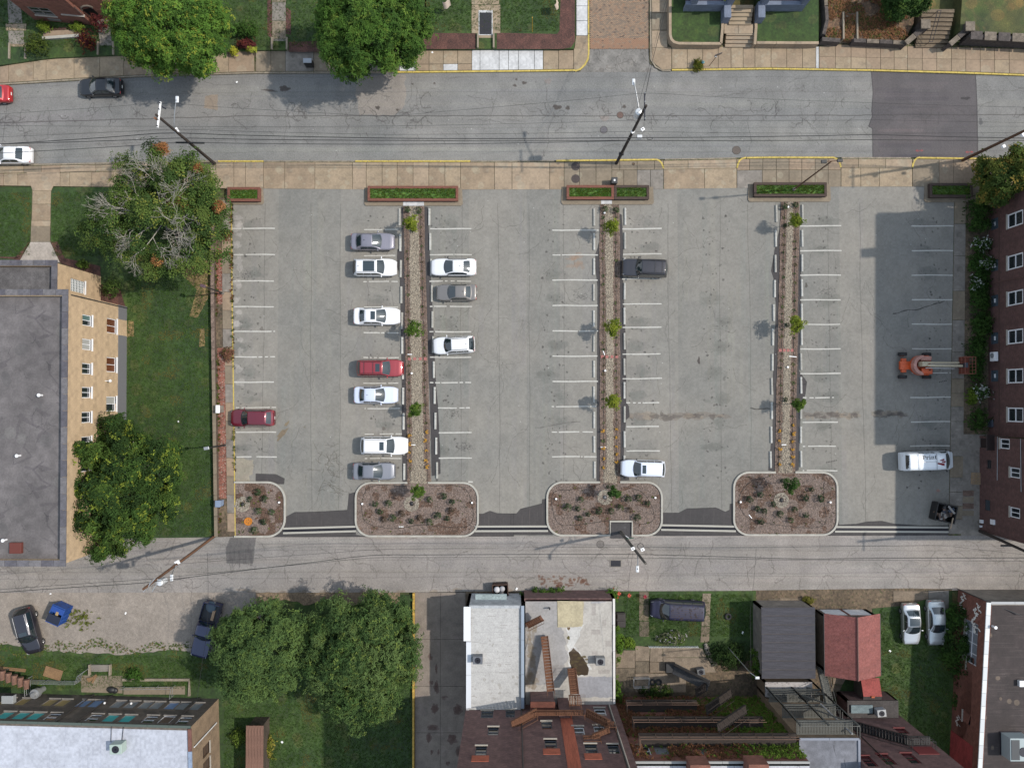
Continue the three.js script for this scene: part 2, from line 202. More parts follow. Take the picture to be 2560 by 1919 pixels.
// --- the car park surface
const lotRect = { x: -31, z: -23.5, w: 80, d: 39.5 };
const TARS = [ // fresh tar patches round the new kerbs and beds
  [9, [[335, 1105], [560, 1098], [790, 1085], [803, 945], [872, 928], [862, 1300], [960, 1315], [150, 1322], [240, 1240], [250, 1150]]],
  [9, [[0, 775], [170, 778], [245, 815], [240, 860], [0, 860]]],
  [9, [[1910, 1120], [1960, 1120], [2020, 1092], [2080, 1115], [2225, 1118], [2225, 1310], [1780, 1312], [1890, 1240]]],
  [10, [[-10, 1115], [40, 1115], [75, 1075], [260, 1030], [262, 995], [306, 985], [312, 1240], [350, 1298], [-10, 1300]]],
  [10, [[1300, 1110], [1440, 1108], [1510, 1075], [1760, 1065], [1840, 1100], [1880, 1085], [1880, 1035], [1920, 1030], [1925, 1240], [2010, 1305], [1790, 1315], [1765, 1335], [1685, 1320], [1170, 1302], [1285, 1230]]],
  [11, [[600, 1090], [612, 1215], [760, 1205], [860, 1185], [980, 1180], [1090, 1205], [1320, 1220], [1560, 1220], [1560, 1300], [560, 1305], [320, 1310], [540, 1280]]],
  [5, [[1255, 130], [1276, 130], [1275, 520], [1290, 1000], [1305, 1660], [1262, 1660], [1248, 900], [1240, 700], [1218, 640], [1222, 500], [1262, 480]]],
  [9, [[1260, 0], [1306, 0], [1318, 840], [1268, 840], [1262, 400]]],
  [5, [[1448, 130], [1482, 130], [1500, 520], [1512, 800], [1522, 1000], [1552, 1660], [1495, 1660], [1478, 1100], [1462, 600], [1452, 300]]],
  [9, [[1498, 0], [1552, 0], [1572, 200], [1588, 600], [1590, 770], [1520, 790], [1512, 400]]],
  [6, [[752, 440], [765, 1660], [734, 1660], [740, 820], [720, 660], [722, 540], [742, 480]]],
  [10, [[734, 0], [768, 0], [765, 835], [732, 835]]],
  [6, [[928, 190], [946, 200], [958, 480], [952, 640], [962, 900], [968, 1100], [985, 1290], [984, 1660], [925, 1660], [918, 900]]],
  [10, [[928, 0], [985, 0], [985, 160], [1005, 190], [1012, 280], [985, 305], [966, 480], [962, 640], [1010, 825], [935, 832]]],
  [7, [[110, 90], [105, 380], [95, 760], [80, 1200], [72, 1660], [40, 1660], [70, 1000], [45, 740], [28, 680], [60, 480], [98, 330]]],
  [11, [[74, 0], [62, 420], [58, 755], [2, 740], [40, 380], [52, 80], [40, 0]]],
  [7, [[262, 320], [275, 480], [285, 800], [278, 1300], [262, 1540], [335, 1640], [330, 1660], [225, 1660], [238, 1000], [246, 500]]],
  [11, [[228, 0], [330, 0], [322, 80], [296, 170], [278, 300], [270, 480], [262, 740], [232, 750], [222, 400]]],
];
{
  const m = survey(lotRect, 2048, (x, R) => {
    x.fillStyle = css(150, 147, 140); x.fillRect(lotRect.x, lotRect.z, lotRect.w, lotRect.d);
    const P = (c, a, b) => xz(at(c, a, b));
    // paving lanes run north-south, each a touch different; the stalls by the beds are a greyer strip
    for (let X = lotRect.x; X < lotRect.x + lotRect.w;) { const w = 2.4 + R() * 1.4; x.fillStyle = R() < .5 ? css(143, 141, 136, .4) : css(162, 158, 148, .35); x.fillRect(X, lotRect.z, w, lotRect.d); X += w; }
    for (let i = 0; i < 260; i++) { x.fillStyle = R() < .5 ? css(138, 137, 132, .1) : css(172, 167, 154, .09); x.fillRect(lotRect.x + R() * lotRect.w, lotRect.z + R() * lotRect.d, .15 + R() * .5, 3 + R() * 14); }
    for (const [c, a] of [[5, 2085], [6, 145], [5, 75], [6, 1350], [6, 1800], [6, 2040], [7, 800], [7, 520], [5, 1780], [6, 445], [5, 470], [5, 730]]) { const q = P(c, a, 800)[0]; x.strokeStyle = css(112, 108, 102, .75); x.lineWidth = .05; let X = q; x.beginPath(); for (let z = -21; z < 15.5; z += .6) { X += (R() - .5) * .07; x.lineTo(X, z); } x.stroke(); }
    for (let i = 0; i < 190; i++) crackLine(x, [lotRect.x + R() * lotRect.w, lotRect.z + 2 + R() * 36], R, 1 + R() * 5, (R() < .65 ? 1.57 : 0) + (R() - .5) * .9, .2, 1.1, .02, css(104, 100, 94, .7), .06);
    for (let i = 0; i < 30; i++) crackLine(x, [P(9, 560 + R() * 150, 0)[0], P(9, 0, 500 + R() * 460)[1]], R, .6 + R() * 1.2, R() * 6.3, .15, 1.5, .025, css(100, 94, 86, .75), .15);
    for (let i = 0; i < 14; i++) { const p = P(6, 50 + R() * 330, 900 + R() * 300); crackLine(x, p, R, 1 + R() * 2, 1.9, .18, .5, .02, css(126, 121, 114, .6), .05); }
    // stalls: oil drips and tyre scuffs
    const cols = [620, 955, 1110, 1390, 1605, 1790, 2060, 2330];
    for (const cx of cols) for (let k = 0; k < 11; k++) { const cy = 560 + k * 62; for (let i = 0; i < 9; i++) { const p = xz(px(cx + (R() - .5) * 70, cy + (R() - .5) * 46)); blotch(x, p, .03 + R() * .12, .03 + R() * .09, R, css(82, 78, 75, .35 + R() * .45), R() * 3); } if (R() < .6) { const p = xz(px(cx + (R() - .5) * 40, cy)); for (let q = 0; q < 3; q++) blotch(x, [p[0] + (R() - .5), p[1] + (R() - .5) * .7], .5 + R() * .8, .3 + R() * .5, R, css(118, 115, 112, .22), 0); } }
    for (const [c, a, b] of [[4, 2140, 710], [9, 1800, 540], [9, 1700, 250], [6, 600, 900], [7, 500, 850]]) { const p = P(c, a, b); for (let i = 0; i < 70; i++) blotch(x, [p[0] + (R() + R() - 1) * 1.3, p[1] + (R() + R() - 1) * .6], .03 + R() * .06, .03 + R() * .05, R, css(92, 89, 86, .4)); }
    for (let i = 0; i < 26; i++) { const p = xz(px(588 + R() * 14, 520 + R() * 480)); blotch(x, p, .2 + R() * .35, .15 + R() * .3, R, css(206, 202, 192, .4)); }
    for (const [c, a, b, r1, r2, col] of [[9, 225, 430, .75, .26, css(136, 120, 96, .85)], [9, 268, 340, .35, .14, css(142, 126, 100, .8)], [6, 1613, 1455, .13, .38, css(88, 82, 78)], [6, 1845, 208, .12, .12, css(84, 80, 76)], [6, 1015, 230, .1, .06, css(70, 66, 62)], [6, 1245, 510, .14, .07, css(90, 84, 80)], [9, 1103, 383, .18, .2, css(112, 106, 100, .8)], [9, 1228, 720, .12, .1, css(96, 92, 86, .8)], [6, 648, 1340, .12, .06, css(80, 78, 74)], [7, 330, 805, .12, .28, css(100, 94, 88)], [5, 50, 1180, .2, .22, css(108, 102, 96, .7)], [9, 420, 370, .1, .1, css(120, 110, 90, .5)], [11, 1302, 895, .1, .1, css(80, 76, 76)], [11, 1200, 890, .09, .1, css(84, 80, 80)], [7, 1395, 1265, .1, .1, css(76, 72, 72)], [11, 1468, 918, .2, .15, css(186, 110, 96, .4)], [5, 2130, 1478, .05, .05, css(90, 86, 82)]]) blotch(x, P(c, a, b), r1, r2, R, col, c === 9 && a < 300 ? -.85 : (R() - .5) * .5, .4);
    for (let i = 0; i < 9; i++) blotch(x, P(6, 500 + R() * 140, 520 + R() * 160), .2 + R() * .5, .1 + R() * .3, R, css(176, 136, 106, .22));
    // old trench refill, ragged
    for (const [c, a0, a1, b] of [[10, 1010, 1890, 275], [11, 290, 780, 268], [11, 930, 1200, 262]]) { roughPoly(x, pol(c, [[a0, b - 28], [a1, b - 22], [a1, b + 20], [a0, b + 26]]), R, css(134, 125, 116, .6), .4); for (let i = 0; i < 26; i++) blotch(x, P(c, lerp(a0, a1, R()), b + (R() - .5) * 44), .15 + R() * .5, .08 + R() * .2, R, R() < .6 ? css(98, 92, 88, .55) : css(156, 144, 128, .5)); }
    roughPoly(x, pol(8, [[2035, 640], [2190, 650], [2190, 780], [2150, 790], [2150, 850], [2035, 860]]), R, css(188, 176, 152, .6), .2);
    crackLine(x, P(7, 1080, 1050), R, 5.5, -.08, .3, .5, .05, css(70, 66, 62, .9), .03); crackLine(x, P(10, 2060, 205), R, 2.5, .2, .2, .6, .06, css(76, 72, 68, .9), .05); crackLine(x, P(10, 200, 375), R, 4.6, 0, .3, .25, .035, css(104, 100, 96, .8), .02);
    for (const [c, pts] of TARS) roughPoly(x, pol(c, pts), R, css(80, 76, 76), .05);
    for (const [c, pts] of TARS) { x.strokeStyle = css(54, 51, 51, .8); x.lineWidth = .05; const q = pol(c, pts); x.beginPath(); for (const p of q) x.lineTo(p[0] + (R() - .5) * .05, p[1] + (R() - .5) * .05); x.closePath(); x.stroke(); }
    for (const [c, pts] of TARS.slice(0, 6)) { const q = pol(c, pts), xs = q.map((p) => p[0]), zs = q.map((p) => p[1]); for (let i = 0; i < 24; i++) { x.fillStyle = css(124, 118, 112, .25); x.fillRect(lerp(Math.min(...xs) + 1, Math.max(...xs) - 1, R()), Math.max(...zs) - R() * 3.4, .04, .5 + R() * 1.6); } }
    for (let i = 0; i < 60; i++) { x.fillStyle = css(232, 232, 228); x.fillRect(lotRect.x + R() * lotRect.w, lotRect.z + R() * lotRect.d, .07, .06); }
    // survey dots (black marks in rows)
    for (const [c, a, b, n] of [[11, 505, 675, 7], [7, 1480, 1640, 5]]) for (let i = 0; i < n; i++) { const p = P(c, a + i * 14, b - i * 3); blotch(x, p, .05, .05, R, css(50, 46, 46)); }
  }, [[22, 0.035], [90, 0.03], [400, 0.04], [2048, 0.06]], 102, 0.008);
  struct('parking_lot', sheet(N2([[574, 470], [1000, 474.5], [1640, 473], [2100, 467], [2386, 467], [2378, 900], [2371, 1338], [1652, 1339], [1100, 1341], [580, 1342], [578, 900]]), LOT, lotRect), m);
}
// --- the alley
{
  const rect = { x: -66, z: 13.4, w: 132, d: 8 };
  const m = survey(rect, 2048, (x, R) => {
    x.fillStyle = css(162, 156, 150); x.fillRect(rect.x, rect.z, rect.w, rect.d); const P = (c, a, b) => xz(at(c, a, b));
    for (let i = 0; i < 60; i++) { x.fillStyle = R() < .5 ? css(152, 146, 141, .16) : css(186, 178, 170, .16); x.fillRect(rect.x + R() * 110, rect.z + R() * rect.d, 8 + R() * 40, .2 + R() * .8); }
    for (let i = 0; i < 5; i++) { let z = 15 + i * .95 + R() * .3; x.strokeStyle = css(110, 104, 100, .65); x.lineWidth = .045; x.beginPath(); for (let X = -66; X < 66; X += .8) x.lineTo(X, z += (R() - .5) * .07); x.stroke(); }
    for (let i = 0; i < 190; i++) crackLine(x, [lerp(-64, 64, R()), lerp(14.4, 20, R())], R, .8 + R() * 3, (R() < .5 ? 1.57 : 0) + (R() - .5) * 1.1, .18, 1.3, .026, css(98, 92, 88, .75), .09);
    for (let i = 0; i < 60; i++) { const X = lerp(-8, 60, R()); blotch(x, [X, 17.6 + (R() - .5) * .9], .3 + R() * .8, .15 + R() * .3, R, css(150, 144, 142, .3)); }
    for (let i = 0; i < 10; i++) { x.strokeStyle = css(126, 118, 114, .6); x.lineWidth = .04; const p = P(10, 250 + i * 190, 1540 + R() * 30); x.beginPath(); x.ellipse(p[0], p[1], .5 + R() * .4, .25 + R() * .2, R(), 0, 6.3); x.stroke(); }
    roughPoly(x, pol(8, [[1985, 1325], [2211, 1325], [2185, 1548], [1955, 1545], [1950, 1420]]), R, css(112, 108, 106, .9), .06);
    for (let i = 0; i < 30; i++) { const p = P(8, 1970 + R() * 220, 1340 + R() * 190); x.fillStyle = css(84, 80, 80, .3); x.fillRect(p[0], p[1], .05 + R() * .2, .3 + R()); }
    for (let i = 0; i < 46; i++) blotch(x, P(14, 230 + R() * 440, 0 + R() * 90), .06 + R() * .25, .05 + R() * .15, R, css(104, 66, 50, .55));
    for (let i = 0; i < 120; i++) blotch(x, [lerp(-60, 60, R()), lerp(14.6, 20, R())], .02 + R() * .08, .02 + R() * .06, R, css(98, 92, 88, .5));
    for (let i = 0; i < 30; i++) blotch(x, [lerp(-30, 5, R()), 20 + R() * .7], .2 + R() * .5, .1 + R() * .2, R, css(142, 124, 102, .35));
  }, [[30, 0.045], [120, 0.05], [2048, 0.09]], 103, 0.012);
  struct('alley', sheet(N2([[-300, 1330], [590, 1334], [2860, 1334], [2860, 1474], [1700, 1477], [1036, 1480], [-300, 1484]]), ALLEY, rect), m);
}
// --- painted stall lines: worn white sheets, each its own piece
const mLine = surf([218, 216, 208], 1.3, [[11, .05], [256, .08]], 60, { px: 256, draw: (x, w, h, R) => spots(x, w, h, R, 60, [css(176, 173, 164, .55)], 1, 6) });
{
  const lines = scene.children.find((o) => o.name === 'parking_lot'), R = rnd(5);
  const row = (c, x0, x1, ys, wear, skew = 0) => ys.forEach((y, i) => {
    const a = xz(at(c, x0 + (R() - .5) * 8, y)), b = xz(at(c, x1 + (R() - .5) * 14, y + skew)), L = b[0] - a[0], g = []; let s = 0;
    while (s < L - .05) { const gap = R() < wear; const l = Math.min(L - s, gap ? .25 + R() * .5 : .7 + R() * 1.6), e = s + l - (gap ? .1 + R() * .25 : .003); const w = .125 + (R() - .5) * .03; const q = (t, o) => [a[0] + t, lerp(a[1], b[1], t / L) + o + Math.sin(t * 1.3 + i) * .02]; if (e > s) g.push(sheet([q(s, -w / 2), q(e, -w / 2), q(e, w / 2), q(s, w / 2)], LOT + .0045)); s += l; }
    part(lines, 'stall_line', merge(g), mLine);
  });
  row(4, 2003, 2370, [315, 540, 768, 990, 1203, 1423, 1641], .22); row(8, 2040, 2392, [202, 413, 627], .25);
  row(5, 930, 1228, [325, 550, 773, 993, 1215, 1430, 1650], .2); row(9, 938, 1262, [210, 430, 640, 852], .5);
  row(5, 1500, 1862, [318, 541, 770, 988, 1207, 1427, 1645], .25); row(9, 1575, 1860, [205, 418, 637], .35); row(9, 1830, 1876, [842], 0);
  row(6, 350, 742, [330, 543, 760, 980, 1200, 1417, 1635], .25); row(10, 345, 730, [193, 412, 625], .4);
  row(6, 955, 1290, [320, 538, 751, 968, 1170, 1401, 1612], .15, -4); row(10, 985, 1280, [160, 365, 575], .25);
  row(7, 275, 628, [294, 508, 718, 932, 1144, 1356, 1568], .05, -2); row(11, 300, 598, [116, 328, 535, 745], .3);
  row(7, 1240, 1605, [294, 507, 718, 930, 1141, 1354, 1562], .03); row(11, 1230, 1582, [115, 325, 533], .03, -3);
}
// --- pavements: every flag is a slab of its own over a weedy joint bed
function flags(parent, xs, top, bot, y, mats, R, opt = {}) {
  for (let i = 0; i + 1 < xs.length; i++) { const a = xs[i], b = xs[i + 1], gp = 0.55; const pts = N2([[a + gp, top(a)], [b - gp, top(b)], [b - gp, bot(b)], [a + gp, bot(a)]]); const m = opt.pick ? opt.pick(i, a, b) || mats[Math.floor(R() * mats.length)] : mats[Math.floor(R() * mats.length)]; part(parent, 'paving_flag', slab(pts, y - .06, y + (R() - .5) * .008), m); }
}
const cx_ = (c, l) => l.map((v) => (c % 4) * 640 + v * K);
{
  const R = rnd(8), south = struct('pavement', sheet(N2([[-400, 420], [0, 413], [537, 405], [1280, 405], [1920, 396], [2300, 397], [3000, 405], [3000, 470], [2386, 468], [1640, 474], [1000, 475.5], [560, 472], [0, 465], [-400, 467]]), WALK - .055), mJoint);
  const kb = (x) => interp(SOUTH, x) + 5, mid = (x) => kb(x) + 22, end = (x) => interp([[0, 464], [560, 471], [1000, 474.5], [1640, 473], [2100, 467], [2560, 466]], x);
  flags(south, [-140, -80, -30, 10, 45, 104, 151, 175, 230, 285, 340, 400, 460, 540], (x) => kb(x) + 18, end, WALK, mConc, R);
  flags(south, [-140, -60, 60, 104, 151, 240, 330, 430, 540], kb, (x) => kb(x) + 16.5, WALK, mConc, R);
  flags(south, cx_(1, [-345, -190, -90, 65, 250, 510, 835, 953, 1090, 1220, 1357, 1493, 1632, 1767, 2060]).concat(cx_(2, [0, 325, 450, 583, 725, 862])), kb, end, WALK, mConc.slice(0, 3), R, { pick: (i, a) => (a > 1400 ? mConc[3] : null) });
  flags(south, cx_(2, [862, 965, 1080, 1195, 1308]), mid, end, WALK, [mConc[3], mConcGrey], R); flags(south, cx_(2, [862, 930, 1080, 1230, 1308]), kb, (x) => mid(x) - 1, WALK, mConc.slice(3), R);
  flags(south, cx_(2, [1310, 1520, 1940]), kb, (x) => mid(x) - 1, WALK - .03, mConc.slice(0, 3), R); flags(south, cx_(2, [1310, 1662, 1940]), mid, end, WALK - .015, mConc.slice(0, 3), R);
  flags(south, cx_(2, [1942, 2050, 2165]).concat(cx_(3, [70, 180, 290, 405, 518, 628])), kb, (x) => mid(x) + 5, WALK, mConc.slice(3), R); flags(south, cx_(2, [1942, 2160]).concat(cx_(3, [70, 180, 290, 405, 518, 628])), (x) => mid(x) + 6, end, WALK, [mConcGrey, mConc[3]], R);
  flags(south, cx_(3, [630, 780, 1015, 1245]), kb, (x) => mid(x), WALK - .03, mConc.slice(0, 3), R); flags(south, cx_(3, [630, 800, 960, 1245]), (x) => mid(x) + 1, end, WALK - .015, mConc.slice(0, 3), R);
  flags(south, cx_(3, [1247, 1475, 1600, 1770, 1880, 2000, 2211, 2400]), kb, end, WALK, mConc.slice(2), R);
  // kerb stones
  const kerb = struct('kerb', null); kerb.position.y = 0;
  const run = (line, x0, x1, m, y1, off = 1.5, seg = 42) => { for (let a = x0; a < x1 - 4; a += seg) { const b = Math.min(x1, a + seg); part(kerb, 'kerb_stone', ribbon(N2([[a + .35, interp(line, a) + off], [(a + b) / 2, interp(line, (a + b) / 2) + off], [b - .35, interp(line, b) + off]]), .17, -.05, y1), m); } };
  run(SOUTH, -140, 545, mKerbOld, .13); run(SOUTH, 545, 659, mYellow, .14); run(SOUTH, 659, 888, mKerbOld, .05); run(SOUTH, 888, 1176, mYellow, .14); run(SOUTH, 1176, 1390, mKerbOld, .05); run(SOUTH, 1390, 1640, mYellow, .14); run(SOUTH, 1662, 1842, mKerbOld, .04);
  run(SOUTH, 1866, 2082, mYellow, .14); run(SOUTH, 2104, 2278, mKerbOld, .04); run(SOUTH, 2298, 2560, mYellow, .14); run(SOUTH, 2560, 2760, mKerbOld, .13);
  const bend = (c, l) => part(kerb, 'kerb_stone', ribbon(pol(c, l), .17, -.05, .14), mYellow);
  bend(2, [[1242, 1378], [1270, 1388], [1290, 1408], [1300, 1432], [1308, 1456]]); bend(2, [[1943, 1452], [1950, 1420], [1962, 1390], [1985, 1372], [2020, 1362]]); bend(3, [[560, 1360], [590, 1374], [610, 1396], [622, 1425], [628, 1446]]); bend(3, [[1245, 1448], [1252, 1415], [1266, 1385], [1288, 1366], [1310, 1362]]);
  const north = struct('pavement', sheet(N2([[-400, 232], [0, 214], [350, 193], [640, 185], [1280, 181], [1450, 179], [1473, 150], [1473, 120], [640, 128], [300, 140], [0, 166], [-400, 185]]), WALK - .055), mJoint);
  const northE = struct('pavement', sheet(N2([[1622, 130], [1624, 160], [1660, 178], [1920, 175], [2180, 179], [2560, 191], [3000, 205], [3000, 130], [2480, 118], [2080, 104], [1680, 112], [1640, 60], [1640, -120], [1622, -120]]), WALK - .055), mJoint);
  const kn = (x) => interp(NORTH, x) - 5, tn = (x) => interp([[-200, 180], [0, 168], [120, 148], [300, 140], [640, 128], [1280, 125], [1440, 122]], x);
  const wh = (i, a, b) => { const m = (a + b) / 2; if (m > 1179 && m < 1358) return mConcWhite; if (m > 997 && m < 1040) return mConcGrey; return null; };
  flags(north, [-140, -90, -50, 0, 22, 84, 116, 186, 250, 310, 380, 460, 540, 572, 636], tn, kn, WALK, [mConc[0], mConc[4], mConc[1]], R);
  flags(north, cx_(1, [0, 130, 255, 498, 620, 750, 880, 1000, 1120, 1240]), tn, kn, WALK, [mConc[4], mConcGrey, mConc[3]], R); flags(north, cx_(1, [1240, 1378]), tn, kn, WALK, [mConcWhite], R);
  flags(north, cx_(1, [1378, 1495, 1618, 1742, 1865]), tn, (x) => kn(x) - 16, WALK, mConc.slice(0, 2), R); flags(north, cx_(1, [1378, 1495, 1618, 1742, 1865]), (x) => kn(x) - 15, kn, WALK, mConc.slice(0, 2), R, { pick: (i) => (i === 2 ? mConcWhite : null) });
  flags(north, cx_(1, [1865, 1935, 2100]).concat(cx_(2, [-30, 55, 193, 268])), tn, kn, WALK, [mConcWhite], R, { pick: wh }); flags(north, cx_(2, [270, 402, 532]), tn, kn, WALK, mConc.slice(0, 2), R);
  part(north, 'paving_flag', slab(pol(2, [[535, 425], [660, 425], [658, 500], [620, 570], [580, 600], [535, 606]]), WALK - .06, WALK), mConc[0]);
  part(northE, 'paving_flag', slab(pol(2, [[1212, 415], [1376, 415], [1376, 600], [1300, 606], [1240, 560], [1205, 520]]), WALK - .06, WALK), mConc[1]);
  for (let i = 0; i < 4; i++) part(northE, 'paving_flag', slab(pol(2, [[1208, 412 - i * 150], [1340, 412 - i * 150], [1340, 268 - i * 150], [1208, 268 - i * 150]]), WALK - .06, WALK + i * .002), mConc[i % 2 + 2]);
  const te = (x) => interp([[1660, 118], [1920, 118], [2050, 118], [2060, 112], [2560, 124], [2800, 132]], x), me = (x) => interp([[2000, 142], [2560, 152], [2800, 160]], x);
  flags(northE, cx_(2, [1380, 1513, 1646, 1780, 1890, 1995, 2097]).concat(cx_(3, [25, 160, 297, 412])), te, kn, WALK, mConc.slice(0, 2), R); flags(northE, cx_(3, [412, 438]), te, kn, WALK, [mConcWhite], R);
  const gx = cx_(3, [440, 580, 715, 845, 970, 1087, 1203, 1330, 1455, 1582, 1705, 1830, 1953, 2080, 2211, 2340, 2480]); flags(northE, gx, te, (x) => me(x) - .6, WALK, [mConc[0], mConc[1], mConc[4]], R); flags(northE, gx, me, kn, WALK, [mConc[0], mConc[1], mConc[4]], R);
  run(NORTH, -140, 990, mKerbOld, .13, -1.5); run(NORTH, 990, 1440, mYellow, .14, -1.5); run(NORTH, 1679, 2700, mYellow, .14, -1.5);
  bend(2, [[545, 615], [590, 600], [630, 560], [655, 515], [662, 470], [661, 300]]); part(kerb, 'kerb_stone', ribbon(pol(2, [[661, 296], [660, 0], [659, -300]]), .15, -.05, .15), mYellow);
  part(kerb, 'kerb_stone', ribbon(pol(2, [[1196, -300], [1197, 300], [1200, 520], [1240, 580], [1300, 612], [1370, 612]]), .15, -.05, .14), mKerbOld);
}
// --- strip along the car park's east side
{
  const R = rnd(9), walk = struct('side_path', sheet(N2([[2385, 480], [2416, 480], [2412, 900], [2405, 1338], [2370, 1338], [2378, 900]]), LOT + .02), mJoint);
  const xl = (y) => interp([[480, 2386], [900, 2379], [1338, 2371]], y), xr = (y) => interp([[480, 2413], [900, 2409], [1338, 2404]], y);
  for (const [a, b] of [[488, 560], [560, 640], [640, 728], [728, 800], [800, 880], [880, 946], [946, 983], [983, 1016], [1016, 1053], [1053, 1140], [1140, 1193], [1193, 1229], [1229, 1264], [1264, 1297], [1297, 1334]]) part(walk, 'paving_flag', slab(N2([[xl(a), a + .5], [xr(a), a + .5], [xr(b), b - .5], [xl(b), b - .5]]), LOT, LOT + .08 + R() * .01), [mConcGrey, mConc[3]][R() < .6 ? 0 : 1]);
  struct('planting_strip', sheet(N2([[2412, 470], [2520, 470], [2500, 1085], [2405, 1085]]), LOT + .03), mDirt);
  struct('paved_yard', sheet(N2([[2404, 1085], [2520, 1085], [2520, 1340], [2402, 1338]]), LOT + .028), mConcGrey);
  const yardBrick = surf([128, 104, 92], 1.5, [[9, .15], [256, .2]], 63, { px: 128 }), yd = scene.children[scene.children.length - 1];
  for (const [a, b] of [[985, 1040], [1040, 1095], [1095, 1150], [1160, 1210]]) part(yd, 'brick_panel', slab(pol(11, [[1675, a - 68], [1775, a - 68], [1772, b - 75], [1672, b - 75]]), LOT + .03, LOT + .05), R() < .6 ? yardBrick : mConc[3]);
}
// --- lawns and yards
const lawn = (name, pts, y, m = mGrass) => struct(name, slab(pts, -.1, y), m);
lawn('lawn', N2([[-400, 465], [540, 470], [538, 900], [543, 1342], [330, 1345], [-400, 1345]]), .1);
{ // the front path of the tan building
  const R = rnd(10), p = struct('front_path', sheet(pol(4, [[280, -40], [445, -40], [440, 430], [530, 620], [160, 620], [268, 430]]), .104), mJoint);
  for (const [q, m] of [[[[232, -170], [520, -170], [445, -10], [285, -10]], 2], [[[285, -8], [443, -8], [440, 105], [283, 105]], 0], [[[283, 108], [440, 108], [438, 246], [278, 246]], 1], [[[276, 249], [438, 249], [436, 296], [273, 296]], 2], [[[272, 298], [436, 298], [434, 430], [268, 430]], 3], [[[267, 433], [436, 433], [520, 610], [165, 610]], 5]]) part(p, 'paving_flag', slab(pol(4, q), .08, .125 + R() * .005), m === 5 ? surf([196, 186, 176], 3, [[5, .05], [256, .06]], 64, { px: 128 }) : mConc[m]);
}
struct('planting_bed', sheet(pol(4, [[870, 800], [1035, 830], [1085, 990], [1020, 985], [870, 950]]), .106), mMulchRed);
struct('planting_bed', sheet(pol(4, [[440, 430], [500, 430], [560, 570], [870, 640], [870, 730], [530, 620]]), .106), mMulchRed);
struct('planting_bed', sheet(pol(4, [[0, 570], [120, 580], [165, 605], [262, 430], [240, 440], [190, 560], [0, 560]]), .107), mMulchRed);
for (const [c, pts] of [[4, [[1550, 700], [1780, 580], [1840, 620], [1840, 830], [1700, 1100], [1640, 1080], [1700, 850]]], [4, [[1725, 1190], [1758, 1180], [1765, 1320], [1730, 1330]]], [4, [[1105, 1120], [1150, 1115], [1150, 1240], [1105, 1245]]]]) { const R = rnd(c + pts.length), q = pol(c, pts).map(([a, b]) => [a + (R() - .5) * .3, b + (R() - .5) * .3]); struct('worn_turf', sheet(q, .1045), surf([136, 116, 78], 6, [[9, .2], [60, .25], [256, .25]], 66, { px: 256, draw: (x, w, h, R2) => spots(x, w, h, R2, 500, [css(86, 96, 46, .6), css(160, 136, 96, .5)], 1, 5) })); }
// gravel lot and lawns south of the alley
const mGravelLot = surf([166, 156, 145], 9, [[7, .05], [40, .05], [160, .08], [1024, .18]], 67, { px: 1024, draw: (x, w, h, R) => { spots(x, w, h, R, 60, [css(178, 168, 156, .25), css(148, 137, 126, .25)], 14, 60); spots(x, w, h, R, 5000, [css(184, 172, 158, .6), css(118, 106, 94, .6), css(140, 128, 114, .7)], .8, 2.4); } });
struct('gravel_lot', sheet(N2([[-400, 1482], [640, 1480], [700, 1500], [640, 1560], [560, 1640], [-400, 1640]]), ALLEY + .012), mGravelLot);
{ const R = rnd(12), edge = []; for (let x = -400; x <= 560; x += 14) edge.push([x, interp([[-400, 1600], [60, 1612], [140, 1628], [300, 1634], [430, 1626], [560, 1632]], x) + (R() - .5) * 7]); lawn('lawn', N2([...edge, [700, 1500], [760, 1492], [1032, 1486], [1034, 2150], [-400, 2150]]), ALLEY + .06); }
{ const R = rnd(13), q = []; for (let i = 0; i <= 24; i++) q.push([lerp(640, 1000, i / 24), 1480 + (R() - .5) * 3]); for (let i = 24; i >= 0; i--) q.push([lerp(640, 1000, i / 24), 1500 + Math.sin(i * .9) * 6 + R() * 8]); struct('bare_earth', sheet(N2(q), ALLEY + .115), surf([150, 130, 106], 6, [[9, .15], [60, .2], [256, .2]], 68, { px: 256 })); }
